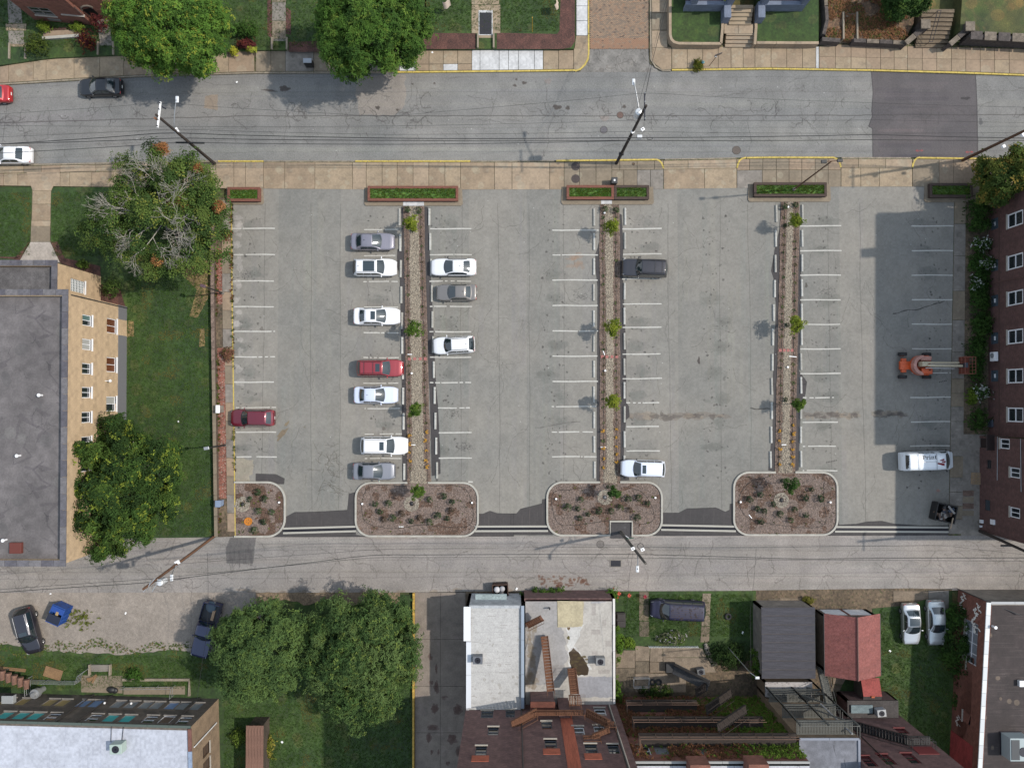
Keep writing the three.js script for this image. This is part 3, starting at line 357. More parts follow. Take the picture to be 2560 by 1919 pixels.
{ // concrete drive with its joints
  const R = rnd(14), d = struct('driveway', sheet(N2([[1036, 1480], [1165, 1478], [1165, 2150], [1036, 2150]]), ALLEY + .01), flat(base(70, 64, 56)));
  const mDrive = survey({ x: -10.6, z: 20, w: 6.2, d: 30 }, 384, (x, r) => { x.fillStyle = css(152, 140, 128); x.fillRect(-11, 19, 8, 32); const P = (a, b) => xz(at(13, a, b)); for (const [a, b, rx, rz] of [[1550, 960, .25, .7], [1540, 1140, .4, .5], [1530, 1310, .6, .35], [1500, 1390, .25, .5], [1700, 1400, .5, .6], [1630, 1050, .3, .2], [1510, 700, .2, .3], [1550, 800, .15, .5], [1740, 1150, .4, .6], [1525, 1520, .15, .3], [1570, 1520, .1, .3], [1740, 1510, .3, .5], [1660, 1610, .2, .2], [1510, 930, .15, .4]]) for (let k = 0; k < 3; k++) blotch(x, [P(a, b)[0] + (r() - .5) * .3, P(a, b)[1] + (r() - .5) * .3], rx * (.5 + r() * .6), rz * (.5 + r() * .6), r, css(104, 84, 76, .55)); for (let i = 0; i < 80; i++) blotch(x, [-10.5 + r() * 6, 20 + r() * 20], .1 + r() * .5, .1 + r() * .4, r, r() < .5 ? css(134, 122, 112, .25) : css(166, 154, 140, .25)); }, [[12, .06], [60, .05], [512, .08]], 104);
  const xs = [1037.5, 1101, 1164], ys = [1480, 1597, 1714, 1830, 1945, 2060, 2150]; for (let j = 0; j + 1 < ys.length; j++) for (let i = 0; i < 2; i++) { const a = xs[i] + .35, b = xs[i + 1] - .35; part(d, 'concrete_panel', slab(N2([[a, ys[j] + .4], [b, ys[j] + .4], [b, ys[j + 1] - .4], [a, ys[j + 1] - .4]]), ALLEY - .02, ALLEY + .05 + R() * .006, { x: -10.6, z: 20, w: 6.2, d: 30 }), mDrive); }
}
solo('boundary_kerb', ribbon(N2([[1035, 1480], [1034.5, 1700], [1034, 2100]]), .2, 0, .42), surf([214, 176, 84], 2, [[9, .12], [60, .15], [256, .15]], 69, { px: 256, draw: (x, w, h, R) => spots(x, w, h, R, 60, [css(150, 120, 70, .7), css(190, 170, 130, .6)], 1, 7) }), 'long low yellow painted kerb wall between lawn and concrete drive', 'kerb wall');
// yards east of the white roofed annexes
lawn('lawn', N2([[1530, 1477], [1590, 1477], [1620, 1477], [1870, 1476], [1890, 1476], [1890, 1650], [1760, 1650], [1540, 1625], [1530, 1600]]), ALLEY + .06);
lawn('lawn', N2([[2180, 1520], [2270, 1512], [2380, 1475], [2385, 1900], [2200, 2000], [2150, 1900], [2080, 1760], [2090, 1690], [2190, 1690]]), ALLEY + .06);
struct('dirt_yard', sheet(N2([[1880, 1475], [2270, 1470], [2380, 1472], [2380, 1520], [2200, 1530], [2060, 1560], [1880, 1560]]), ALLEY + .02), mDirt);
struct('dirt_yard', sheet(N2([[1160, 1478], [1540, 1476], [1540, 1500], [1160, 1520]]), ALLEY + .02), mDirt);
struct('dirt_yard', sheet(N2([[1530, 1600], [1900, 1600], [2120, 1690], [2120, 1850], [1530, 1850]]), ALLEY + .025), mDirt);
{
  const R = rnd(15), pads = (name, c, list, y, mats) => { const s = struct(name, null); for (const q of list) part(s, 'paving_flag', slab(pol(c, q), y - .08, y + R() * .008), mats[Math.floor(R() * mats.length)]); };
  const mPad = [surf([150, 134, 116], 2.6, [[5, .1], [30, .1], [256, .12]], 70, { px: 256 }), surf([138, 122, 104], 2.6, [[5, .1], [30, .1], [256, .12]], 71, { px: 256 }), surf([120, 108, 92], 2.6, [[5, .12], [30, .12], [256, .14]], 72, { px: 256 })];
  pads('yard_path', 14, [[[1098, 135], [1178, 135], [1178, 240], [1098, 240]], [[1098, 244], [1180, 244], [1178, 385], [1098, 380]], [[1100, 390], [1182, 390], [1184, 520], [1100, 520]]], ALLEY + .09, mPad);
  pads('yard_path', 14, [[[1645, 150], [1718, 150], [1712, 225], [1640, 225]], [[1642, 230], [1710, 230], [1706, 430], [1636, 430]], [[1634, 436], [1706, 436], [1700, 570], [1626, 570]]], ALLEY + .09, mPad);
  pads('patio', 14, [[[895, 640], [1060, 640], [1060, 790], [900, 790]], [[1064, 600], [1190, 610], [1184, 730], [1064, 730]], [[1064, 734], [1180, 734], [1180, 840], [1064, 840]], [[1194, 615], [1300, 618], [1300, 740], [1190, 735]], [[1190, 740], [1310, 744], [1310, 830], [1190, 830]], [[1304, 618], [1640, 620], [1680, 700], [1304, 700]], [[1304, 704], [1690, 704], [1740, 780], [1760, 830], [1314, 830]], [[895, 794], [1060, 794], [1060, 1000], [900, 1000]], [[1064, 844], [1500, 840], [1500, 1000], [1064, 1000]]], ALLEY + .085, mPad);
  pads('garden_path', 15, [[[560, 880], [672, 880], [640, 935], [560, 930]], [[556, 935], [638, 940], [612, 1000], [535, 985]], [[533, 990], [612, 1004], [610, 1040], [545, 1055]]], ALLEY + .09, mPad);
  pads('concrete_apron', 15, [[[100, 190], [290, 190], [290, 270], [100, 260]], [[0, 195], [98, 195], [98, 265], [0, 262]]], ALLEY + .09, mPad);
  pads('concrete_apron', 15, [[[1080, 130], [1380, 130], [1380, 200], [1080, 220]], [[1384, 128], [1560, 125], [1555, 300], [1384, 240]]], ALLEY + .07, [mConcGrey, mPad[1]]);
}
// ---------------------------------------------------------------- foliage builders
function leafSpray(n, L, W, spread, seed) { // n folded leaves fanned round a twig end
  const R = rnd(seed), pos = [], idx = [];
  for (let i = 0; i < n; i++) {
    const a = R() * 6.283, e = (R() - .35) * 1.1, c = V3(Math.cos(a) * spread * R(), (R() - .5) * spread * .7, Math.sin(a) * spread * R()), d = V3(Math.cos(a) * Math.cos(e), Math.sin(e), Math.sin(a) * Math.cos(e)), s = V3(-Math.sin(a), (R() - .5) * .8, Math.cos(a)).normalize(), l = L * lerp(.7, 1.25, R()), w = W * lerp(.7, 1.2, R()), k = pos.length / 3;
    const mid = c.clone().addScaledVector(d, l * .45), tip = c.clone().addScaledVector(d, l); tip.y -= l * .15; const up = V3(0, w * .18, 0);
    for (const p of [c, mid.clone().addScaledVector(s, w / 2).add(up), tip, mid.clone().addScaledVector(s, -w / 2).add(up)]) pos.push(p.x, p.y, p.z);
    idx.push(k, k + 1, k + 2, k, k + 2, k + 3);
  }
  const g = new THREE.BufferGeometry(); g.setAttribute('position', new THREE.Float32BufferAttribute(pos, 3)); g.setIndex(idx); g.computeVertexNormals(); g.setAttribute('uv', new THREE.Float32BufferAttribute(new Float32Array(pos.length / 3 * 2), 2)); return g;
}
function tuft(n, h, spread, seed, W = .03) { // upright blades
  const R = rnd(seed), pos = [], idx = [];
  for (let i = 0; i < n; i++) { const a = R() * 6.283, r = spread * .3 * R(), o = spread * lerp(.4, 1, R()), hh = h * lerp(.5, 1, R()), k = pos.length / 3, c = Math.cos(a), s = Math.sin(a); pos.push(c * r - s * W, 0, s * r + c * W, c * r + s * W, 0, s * r - c * W, c * (r + o * .6) - s * W * .7, hh * .8, s * (r + o * .6) + c * W * .7, c * (r + o * .6) + s * W * .7, hh * .8, s * (r + o * .6) - c * W * .7, c * (r + o), hh, s * (r + o)); idx.push(k, k + 1, k + 3, k, k + 3, k + 2, k + 2, k + 3, k + 4); }
  const g = new THREE.BufferGeometry(); g.setAttribute('position', new THREE.Float32BufferAttribute(pos, 3)); g.setIndex(idx); g.computeVertexNormals(); g.setAttribute('uv', new THREE.Float32BufferAttribute(new Float32Array(pos.length / 3 * 2), 2)); return g;
}
const mLeaf = new THREE.MeshPhysicalMaterial({ color: 0xffffff, roughness: .85, specularIntensity: .25, side: THREE.DoubleSide });
const SPRAY = [leafSpray(7, .24, .14, .22, 1), leafSpray(7, .17, .1, .2, 2), leafSpray(6, .11, .06, .1, 3)];
const _m = new THREE.Matrix4(), _q = new THREE.Quaternion(), _c = new THREE.Color();
function scatter(parent, name, geo, mat, list) { // list of {p, n(ormal), s, c(olour)}; one countless mass
  const im = new THREE.InstancedMesh(geo, mat, list.length), R = rnd(list.length);
  list.forEach((e, i) => { _q.setFromUnitVectors(V3(0, 1, 0), e.n || V3(0, 1, 0)); _q.multiply(new THREE.Quaternion().setFromAxisAngle(V3(0, 1, 0), R() * 6.283)); const s = e.s || 1; _m.compose(e.p, _q, typeof s === 'number' ? V3(s, s, s) : s); im.setMatrixAt(i, _m); im.setColorAt(i, e.c || _c.setRGB(.5, .5, .5)); });
  im.name = name; im.userData.kind = 'stuff'; im.castShadow = im.receiveShadow = true; parent.add(im); return im;
}
const green = (r, g, b) => base(r, g, b);
const wood = surf([86, 74, 62], 1.1, [[9, .12], [40, .2, .2], [256, .2]], 80, { px: 256 }), greyWood = surf([150, 144, 136], 1.1, [[9, .12], [40, .2, .2], [256, .2]], 81, { px: 256 });
// leafy mass: clumps on the shell of an ellipsoid, sprays within the clumps
function crown(parent, o) {
  const R = rnd(o.seed), list = [], ctr = o.c, K_ = o.clumps;
  for (let i = 0; i < K_; i++) {
    const u = R() * 2 - .75, th = R() * 6.283, sy = clamp(u, -1, 1), cr = Math.sqrt(1 - sy * sy), f = (o.fill || .62) + (1 - (o.fill || .62)) * Math.sqrt(R());
    const lob = 1 + (o.lobe ?? .16) * Math.sin(th * 3 + o.seed) + (o.lobe ?? .16) * .8 * Math.sin(th * 5 + o.seed * 2) + (R() - .5) * .12;
    const dir = V3(cr * Math.cos(th), sy, cr * Math.sin(th)), c = V3(ctr.x + dir.x * o.rx * f * lob, ctr.y + dir.y * o.ry * f, ctr.z + dir.z * o.rz * f * lob);
    if (o.skip && o.skip(dir, R)) continue;
    const tone = o.tones[Math.floor(R() * o.tones.length)], cr_ = o.cr * lerp(.6, 1.3, R()), n = Math.round(o.n / K_ * lerp(.6, 1.4, R()));
    for (let k = 0; k < n; k++) {
      const d = V3(R() - .5, R() - .5, R() - .5).normalize(), rr = cr_ * (R() < .28 ? .8 + R() * .9 : Math.pow(R(), .45)), p = V3(c.x + d.x * rr, c.y + d.y * rr * .6, c.z + d.z * rr);
      const nn = V3(d.x * .5 + dir.x * .4 + (R() - .5) * .6, .55 + d.y * .4 + R() * .4, d.z * .5 + dir.z * .4 + (R() - .5) * .6).normalize();
      const tip = R() < (o.tip || .12), col = (tip ? o.tipC : tone).clone().multiplyScalar(lerp(.72, 1.28, R()));
      list.push({ p, n: nn, s: (o.ls || 1) * lerp(.65, 1.3, R()), c: col });
    }
  }
  return scatter(parent, o.name || 'crown', o.geo || SPRAY[0], mLeaf, list);
}
function limbs(parent, o) { // trunk and branches as tapered tubes, one continuous wooden part
  const R = rnd(o.seed + 91), g = [], tips = [];
  (function grow(a, d, len, r, lv) { const b = a.clone().addScaledVector(d, len), m = a.clone().lerp(b, .5).add(V3((R() - .5) * len * .14, (R() - .5) * len * .1, (R() - .5) * len * .14)); g.push(bar(a, m, r, r * .86, lv > 2 ? 4 : 7), bar(m, b, r * .86, r * .7, lv > 2 ? 4 : 7)); tips.push(b); if (lv >= o.levels) return; const n = lv === 0 ? o.fork || 4 : 2 + (R() < .5 ? 1 : 0); for (let i = 0; i < n; i++) { const az = (i / n) * 6.283 + R() * 1.4, sp = lv === 0 ? o.spread : .75; const nd = d.clone().multiplyScalar(o.rise ?? .8).add(V3(Math.cos(az) * sp, (R() - .2) * .35, Math.sin(az) * sp)).normalize(); grow(b, nd, len * lerp(.55, .82, R()) * (lv === 0 ? o.first || 1 : 1), r * .66, lv + 1); } })(o.p, o.dir || V3(0, 1, 0), o.len, o.r, 0);
  const m = part(parent, o.name || 'trunk', merge(g), o.mat || wood); m.userData.tips = undefined; delete m.userData.tips; return tips;
}
// ---------------------------------------------------------------- planters along the pavement
const mBrickCap = surf([138, 88, 72], 1.4, [[9, .1], [60, .12], [256, .14]], 82, { px: 256, draw: (x, w, h, R) => { x.fillStyle = css(112, 68, 56, .6); for (let i = 0; i < 20; i++) x.fillRect(0, i * 13, w, 1.5); } }), mDarkCap = surf([82, 66, 58], 1.4, [[9, .12], [256, .16]], 83, { px: 256 }), mPlGrass = surf([84, 118, 46], 3, [[12, .25], [60, .3], [256, .3]], 84, { px: 256, draw: (x, w, h, R) => spots(x, w, h, R, 900, [css(104, 128, 60, .7), css(44, 70, 26, .7), css(116, 98, 60, .5)], 1, 4) });
{
  const R = rnd(21), G = [tuft(9, .16, .12, 31, .012), tuft(8, .2, .1, 32, .012)];
  const defs = [[570, 469, 650, 503, 660, 512, mBrickCap, 'brick rimmed grass planter half hidden under the half bare tree'], [920, 466, 1145, 502, 1157, 515, mBrickCap, 'longest brick rimmed grass planter, at the head of the bed nearest the red wagon'], [1417, 464, 1534, 498, 1536, 512, mBrickCap, 'reddish brick rimmed grass planter beside the bin, at the middle bed'], [1536, 464, 1622, 498, 1633, 512, mDarkCap, 'dark rimmed short grass planter joined to the reddish one'], [1885, 457, 2066, 491, 2076, 505, mDarkCap, 'dark rimmed grass planter with the tall lamp post in it'], [2324, 459, 2430, 493, 2440, 506, mDarkCap, 'dark rimmed grass planter overhung by the corner tree']];
  defs.forEach(([x0, y0, x1, y1, , , cap, label], i) => {
    const h = .5, a = px(x0, y0, h), b = px(x1, y1, h), w = b.x - a.x, d = b.z - a.z, t = .22, o = thing('planter', label, 'planter', V3(a.x, LOT, a.z), 0, 'brick planters between pavement and car park');
    for (const [q, n] of [[bx(w, h, t, w / 2, h / 2, t / 2), 'wall'], [bx(w, h, t, w / 2, h / 2, d - t / 2), 'wall'], [bx(t, h - .002, d - 2 * t, t / 2, h / 2, d / 2), 'wall'], [bx(t, h - .002, d - 2 * t, w - t / 2, h / 2, d / 2), 'wall']]) part(o, n, q, cap);
    for (const q of [rbx(w + .06, .06, t + .06, .015, w / 2, h + .03, t / 2), rbx(w + .06, .06, t + .06, .015, w / 2, h + .03, d - t / 2), rbx(t + .06, .058, d - 2 * t - .07, .015, t / 2, h + .03, d / 2), rbx(t + .06, .058, d - 2 * t - .07, .015, w - t / 2, h + .03, d / 2)]) part(o, 'coping', q, cap);
    const soil = part(o, 'turf', bx(w - 2 * t, .3, d - 2 * t, w / 2, h - .2, d / 2), mPlGrass), l = []; for (let k = 0; k < w * d * 55; k++) l.push({ p: V3(t + R() * (w - 2 * t), h - .05, t + R() * (d - 2 * t)), s: lerp(.6, 1.3, R()), c: green(lerp(84, 112, R()), lerp(114, 138, R()), lerp(40, 56, R())) }); scatter(soil, 'grass', G[i % 2], mLeaf, l);
  });
  for (const [x0, x1, yb] of [[566, 660, 512], [911, 1157, 515], [1403, 1634, 512], [1869, 2076, 505], [2309, 2450, 506]]) { const m = mConc[3], y0 = yb - 52; struct('planter_apron', slab(N2([[x0 + 2, y0 + 8], [x1 - 2, y0 + 8], [x1, yb - 5], [x1 - 4, yb], [x0 + 4, yb], [x0, yb - 5]]), 0, LOT + .1), m); }
  for (const [c, a, b, x1, y1] of [[5, 1272, 82, 1452, 122], [6, 768, 72, 862, 106]]) struct('spillway_slab', slab(pol(c, [[a, b], [x1, b], [x1, y1], [a, y1]]), LOT + .05, LOT + .112), mConcWhite);
}
// ---------------------------------------------------------------- planted medians and islands
const mGravelStone = flat(lin(1, 1, 1), .9), pebble = new THREE.IcosahedronGeometry(.075, 0), chip = new THREE.BoxGeometry(.16, .025, .06);
const MED = [
  { name: 'first', t: [[1009, 516], [1060, 516]], b: [[1019, 1208], [1078, 1208]], g: [[1023, 1045], [1032, 1062]] },
  { name: 'second', t: [[1498.5, 513], [1549, 513]], b: [[1500, 1207], [1551, 1207]], g: [[1513, 1531], [1516, 1534]] },
  { name: 'third', t: [[1952, 506], [1998, 506]], b: [[1936, 1181], [1988, 1181]], g: [[1967, 1981], [1952, 1972]] } ];
const NEARTXT = ['the bed nearest the red wagon', 'the middle bed', 'the bed nearest the boom lift'];
MED.forEach((m, mi) => {
  const R = rnd(40 + mi), edge = (k, t) => lerp(m.t[k][0], m.b[k][0], t) + (R() - .5) * 2.2, y = (t) => lerp(m.t[0][1], m.b[0][1], t), L = [], Rr = [], gl = [], gr = [];
  for (let i = 0; i <= 22; i++) { const t = i / 22; L.push([edge(0, t), y(t)]); Rr.push([edge(1, t), y(t)]); const w = t > .93 ? (t - .93) * 260 : 0; gl.push([lerp(m.g[0][0], m.g[1][0], t) + (R() - .5) * 3 - w, y(t)]); gr.push([lerp(m.g[0][1], m.g[1][1], t) + (R() - .5) * 3 + w, y(t)]); }
  const bed = struct('median_bed', slab(N2([...L, ...Rr.slice().reverse()]), 0, LOT + .05), mMulch); part(bed, 'gravel_channel', sheet(N2([...gl, ...gr.slice().reverse()]), LOT + .056), mGravelBed);
  const peb = [], chips = []; for (let i = 0; i < 5200; i++) { const t = R(), k = Math.min(21, Math.floor(t * 22)); const p = px(lerp(gl[k][0], gr[k][0], R()) + (R() - .5) * 2.5, y(t), 0); p.y = LOT + .06 + R() * .03; const v = lerp(.55, 1.25, R()); peb.push({ p, s: V3(lerp(.5, 1.2, R()), lerp(.3, .7, R()), lerp(.5, 1.2, R())), c: base(182, 169, 150).multiplyScalar(v) }); }
  for (let i = 0; i < 4200; i++) { const t = R(), k = Math.min(21, Math.floor(t * 22)), p = px(R() < .5 ? lerp(L[k][0] + 1, gl[k][0], R()) : lerp(gr[k][0], Rr[k][0] - 1, R()), y(t), 0); p.y = LOT + .062; chips.push({ p, n: V3((R() - .5) * .5, 1, (R() - .5) * .5).normalize(), s: lerp(.5, 1.2, R()), c: base(134, 112, 98).multiplyScalar(lerp(.5, 1.4, R())) }); }
  scatter(bed, 'pebbles', pebble, mGravelStone, peb); scatter(bed, 'bark_chips', chip, mGravelStone, chips);
});
function roundRect(x0, y0, x1, y1, r, o0, o1) { // path round a bed, from the east end of the opening to its west end
  const p = [[o1, y0]]; const ar = (cx, cy, a0, a1) => arcPts(cx, cy, r, a0, a1, 9); p.push(...ar(x1 - r, y0 + r, -Math.PI / 2, 0), ...ar(x1 - r, y1 - r, 0, Math.PI / 2), ...ar(x0 + r, y1 - r, Math.PI / 2, Math.PI), ...ar(x0 + r, y0 + r, Math.PI, 1.5 * Math.PI)); if (o0 < o1) p.push([o0, y0]); return p;
}
const ISL = [
  { k: 'quarter round planted island by the alley pole', x: [587, 713], y: [1204.6, 1340], r: 44, half: true }, { k: 'planted island below the first bed', x: [890, 1195], y: [1206, 1339], r: 38, o: [1019, 1070] }, { k: 'planted island with the notch for the pole', x: [1368, 1654], y: [1204.6, 1337], r: 38, o: [1500, 1550], notch: [1525, 1580, 1302] }, { k: 'planted island nearest the white van', x: [1834, 2092], y: [1180, 1336], r: 38, o: [1938, 1987] } ];
const weedG = [tuft(8, .14, .13, 51, .02), tuft(7, .2, .1, 52, .018)];
ISL.forEach((s, i) => {
  const R = rnd(60 + i); let path = roundRect(s.x[0], s.y[0], s.x[1], s.y[1], s.r, s.o ? s.o[0] : s.x[0] + s.r, s.o ? s.o[1] : s.x[0] + s.r);
  if (s.half) path = [[s.x[0], s.y[0]], ...arcPts(s.x[1] - s.r, s.y[0] + s.r, s.r, -Math.PI / 2, 0, 9), ...arcPts(s.x[1] - s.r, s.y[1] - s.r, s.r, 0, Math.PI / 2, 9), [s.x[0], s.y[1]]];
  let inner = path.slice(); if (s.notch) { const [a, b, c] = s.notch; const ix = inner.findIndex((p) => p[1] > s.y[1] - .01 && p[0] < b); inner = [...inner.slice(0, ix), [b, s.y[1]], [b, c], [a, c], [a, s.y[1]], ...inner.slice(ix)]; path = inner; }
  const bed = struct('island_bed', slab(N2(inner), 0, LOT + .05), mMulch);
  const kp = N2(path); part(bed, 'kerb', ribbon(kp, .19, LOT - .02, LOT + .17), mKerb);
  const inside = (a, b) => { if (a < s.x[0] + 4 || a > s.x[1] - 4 || b < s.y[0] + 4 || b > s.y[1] - 4) return false; const dx = Math.max(s.x[0] + s.r - a, a - s.x[1] + s.r, 0), dy = Math.max(s.y[0] + s.r - b, b - s.y[1] + s.r, 0); if (dx && dy && Math.hypot(dx, dy) > s.r - 5 && !(s.half && a < s.x[0] + s.r)) return false; return !(s.notch && a > s.notch[0] - 5 && a < s.notch[1] + 5 && b > s.notch[2] - 5); };
  const chips = [], weeds = []; for (let k = 0; k < 9000; k++) { const a = lerp(...s.x, R()), b = lerp(...s.y, R()); if (!inside(a, b)) continue; const p = px(a, b, 0); p.y = LOT + .062; const patch = vn(a * .05, b * .05, 7 + i) > .12; chips.push({ p, n: V3((R() - .5) * .5, 1, (R() - .5) * .5).normalize(), s: lerp(.5, 1.2, R()), c: (patch ? base(118, 92, 76) : base(152, 134, 124)).multiplyScalar(lerp(.45, 1.35, R())) }); if (k % 190 === 0) { const q = p.clone(); q.y = LOT + .05; weeds.push({ p: q, s: lerp(.7, 1.6, R()), c: R() < .6 ? green(116, 124, 52) : R() < .5 ? green(84, 104, 44) : green(118, 76, 52) }); } }
  scatter(bed, 'bark_chips', chip, mGravelStone, chips); scatter(bed, 'weeds', weedG[i % 2], mLeaf, weeds);
});
part(scene.children.find((o) => o.name === 'island_bed_002'), 'pit_floor', sheet(N2([[1526, 1303], [1579, 1303], [1579, 1345], [1526, 1345]]), LOT - .02 + .03), mTar);
// gravel rings with drain domes
const mBlackPl = flat(lin(.012, .012, .013), .55), mWhitePl = flat(lin(.72, .72, .72), .5);
for (const [c, x, y, lab] of [[9, 1345, 1030, 'black drain dome in a pebble ring below the first bed'], [10, 800, 975, 'grey drain dome in a pebble ring in the notched island'], [11, 112, 1000, 'drain dome in a pebble ring in the island nearest the van'], [8, 2097, 1035, 'dark drain dome among white pebbles in the quarter round island']]) {
  const p = at(c, x, y); p.y = LOT + .05; const o = thing('drain_dome', lab, 'drain', p, 0, 'drain domes in the planted islands'), R = rnd(x);
  part(o, 'dome', new THREE.SphereGeometry(.2, 12, 6, 0, 6.3, 0, 1.57).scale(1, .8, 1), c === 10 ? flat(base(130, 130, 132), .6, .4) : mBlackPl); part(o, 'rim', new THREE.TorusGeometry(.21, .025, 6, 16).rotateX(1.57).translate(0, .03, 0), mBlackPl);
  const l = []; for (let k = 0; k < 300; k++) { const a = R() * 6.283, r = .24 + Math.sqrt(R()) * .55; l.push({ p: V3(Math.cos(a) * r, .02 + R() * .03, Math.sin(a) * r), s: V3(lerp(.6, 1.3, R()), .6, lerp(.6, 1.2, R())), c: base(176, 166, 150).multiplyScalar(lerp(.6, 1.3, R())) }); } scatter(o, 'pebbles', pebble, mGravelStone, l);
}
{ const p = at(8, 2148, 1182); p.y = LOT + .05; const m = surf([222, 140, 48], 1, [[9, .1], [256, .12]], 86, { px: 128 }), o = thing('round_cover', 'bright orange round cover in the quarter round planted island', 'cover', p); part(o, 'disc', cyl(.42, .42, .1, 0, .05, 0, 28), m); part(o, 'rim', new THREE.TorusGeometry(.4, .035, 6, 28).rotateX(1.57).translate(0, .11, 0), m); for (let k = 0; k < 5; k++) part(o, 'slot', bx(.04, .012, .12, Math.cos(k * 1.257) * .16, .105, Math.sin(k * 1.257) * .16, -k * 1.257 + 1.57), mBlackPl); }
// white clean-out caps
for (const [c, x, y, w] of [[5, 1323, 172, 'at the head of the first bed'], [5, 1348, 1565, 'in the first bed beside the red wagon'], [6, 797, 185, 'at the head of the middle bed'], [6, 803, 1543, 'in the middle bed below the pink pavers'], [7, 165, 135, 'at the head of the bed nearest the boom lift'], [7, 163, 1512, 'halfway down the bed nearest the boom lift'], [9, 923, 1030, 'at the west end of the island below the first bed'], [9, 1867, 1020, 'at the east end of the island below the first bed'], [9, 207, 1017, 'in the quarter round island'], [10, 380, 987, 'at the west end of the notched island'], [10, 1234, 977, 'at the east end of the notched island'], [10, 1968, 1014, 'at the west end of the island nearest the van'], [11, 530, 1016, 'at the east end of the island nearest the van']]) {
  const p = at(c, x, y); p.y = LOT + .05; const o = thing('cleanout_cap', `small white clean-out cap ${w}`, 'pipe cap', p, 0, 'white clean-out caps in the beds'); part(o, 'pipe', cyl(.08, .08, .2, 0, .1, 0, 12), mWhitePl); part(o, 'cap', cyl(.11, .1, .06, 0, .22, 0, 14), mWhitePl);
}
// pink pavers crossing each bed
[[5, [1325, 1372, 1420, 1463], 1440], [6, [778, 819, 862, 903], 1422], [7, [102, 137, 170, 203], 1367]].forEach(([c, xs, y], m) => xs.forEach((x, i) => { const p = at(c, x, y); p.y = LOT + .085; const o = solo('square_paver', rbx(.3, .07, .3, .012), surf([188, 122, 116], 1, [[9, .1], [128, .12]], 87 + m, { px: 64 }), `pink square paver, ${ord(i)} from the left, crossing ${NEARTXT[m]}`, 'paver', 'pink pavers across the beds'); o.position.copy(p); o.rotation.y = (hash2(i, m, 3) - .5) * .2; }));
// drip hoses
const hoseM = flat(lin(.02, .018, .016), .6);
const hose = (pts, label) => solo('drip_hose', tube(pts.map((p) => { p.y = LOT + .085; return p; }), .022, 90, 4), hoseM, label, 'hose', 'black drip hoses in the beds');
MED.forEach((m, i) => [0, 1].forEach((k) => { const R = rnd(70 + i * 2 + k), pts = []; for (let t = 0; t <= 1.001; t += .045) { const gx = lerp(m.g[0][k], m.g[1][k], t), e = lerp(m.t[k][0], m.b[k][0], t); pts.push(px(lerp(gx, e, .42) + (R() - .5) * 1.4, lerp(m.t[0][1] + 20, m.b[0][1], t))); } hose(pts, `black drip hose down the ${k ? 'east' : 'west'} side of ${NEARTXT[i]}`); }));
hose([[1330, 880], [965, 900], [935, 1170], [1100, 1235], [1250, 1240], [1400, 1215], [1855, 1205], [1810, 905], [1500, 875]].map(([a, b]) => at(9, a, b)), 'black drip hose looped round the island below the first bed');
hose([[740, 870], [540, 905], [355, 940], [400, 1200], [540, 1215], [830, 1175], [1000, 1172], [1120, 1205], [1220, 1170], [1210, 1060], [1120, 930], [960, 880]].map(([a, b]) => at(10, a, b)), 'black drip hose looped round the notched island');
hose([[2211, 800], [2060, 840], [1960, 970], [1975, 1080], [2050, 1160], [2150, 1190]].map(([a, b]) => at(10, a, b)).concat([[480, 1210], [478, 1000], [480, 820]].map(([a, b]) => at(11, a, b))), 'black drip hose looped round the island nearest the van');
// saplings, shrubs, perennials
function sapling(c, x, y, r, tones, h, label, seed) {
  const top = at(c, x, y, h), o = thing('sapling', label, 'sapling', V3(top.x, LOT + .05, top.z), 0, 'saplings in the planted beds'), rr = r * K / FOCAL * (CAM_H - h);
  limbs(o, { p: V3(0, 0, 0), len: h * .5, r: .035, levels: 3, fork: 4, spread: .5, rise: 1, seed, first: .7 });
  crown(o, { c: V3(0, h * .98, 0), rx: rr, ry: h * .28, rz: rr * 1.05, clumps: 30, n: 520, cr: rr * .3, tones, tip: .2, tipC: tones[0].clone().multiplyScalar(1.25), geo: SPRAY[2], ls: 1, seed, fill: .25, lobe: .2 });
}
const YG = [green(138, 148, 50), green(124, 140, 46), green(108, 126, 44)], DG = [green(66, 96, 42), green(56, 84, 38), green(78, 104, 48)], MG = [green(92, 118, 46), green(78, 106, 42), green(104, 126, 50)];
[[5, 1340, 260, 62, YG, 'bright yellow green sapling at the head of the first bed'], [5, 1365, 1185, 66, MG, 'mid green sapling in the first bed across from the white saloon'], [9, 1378, 215, 52, MG, 'small mid green sapling low in the first bed'], [9, 1398, 935, 54, MG, 'green sapling where the first bed meets its island'], [6, 862, 292, 62, YG, 'yellow green sapling at the head of the middle bed'], [6, 865, 1165, 68, YG, 'broad yellow green sapling halfway down the middle bed'], [10, 870, 148, 56, YG, 'yellow green sapling low in the middle bed'], [10, 890, 935, 44, DG, 'thin dark sapling where the middle bed meets its island'], [7, 250, 242, 58, YG, 'yellow green sapling at the head of the bed nearest the boom lift'], [7, 240, 1142, 74, YG, 'widest yellow green sapling, halfway down the bed nearest the boom lift'], [11, 268, 172, 46, MG, 'small sapling low in the bed nearest the boom lift'], [11, 205, 872, 66, DG, 'full green sapling in the island nearest the van']].forEach(([c, x, y, r, t, l], i) => sapling(c, x, y, r, t, 2.5, l, 200 + i));
function ballGeo(n, r, seed, sq = .8) { const R = rnd(seed), g = []; for (let i = 0; i < n; i++) { const d = V3(R() - .5, R() * .62 - .1, R() - .5).normalize(), k = r * lerp(.55, 1, R()), q = SPRAY[2].clone(); const l = .8 * r / .3; q.scale(l, l, l); q.applyQuaternion(new THREE.Quaternion().setFromUnitVectors(V3(0, 1, 0), d)); q.translate(d.x * k, r * .75 + d.y * k * sq, d.z * k); g.push(q); } return merge(g); }
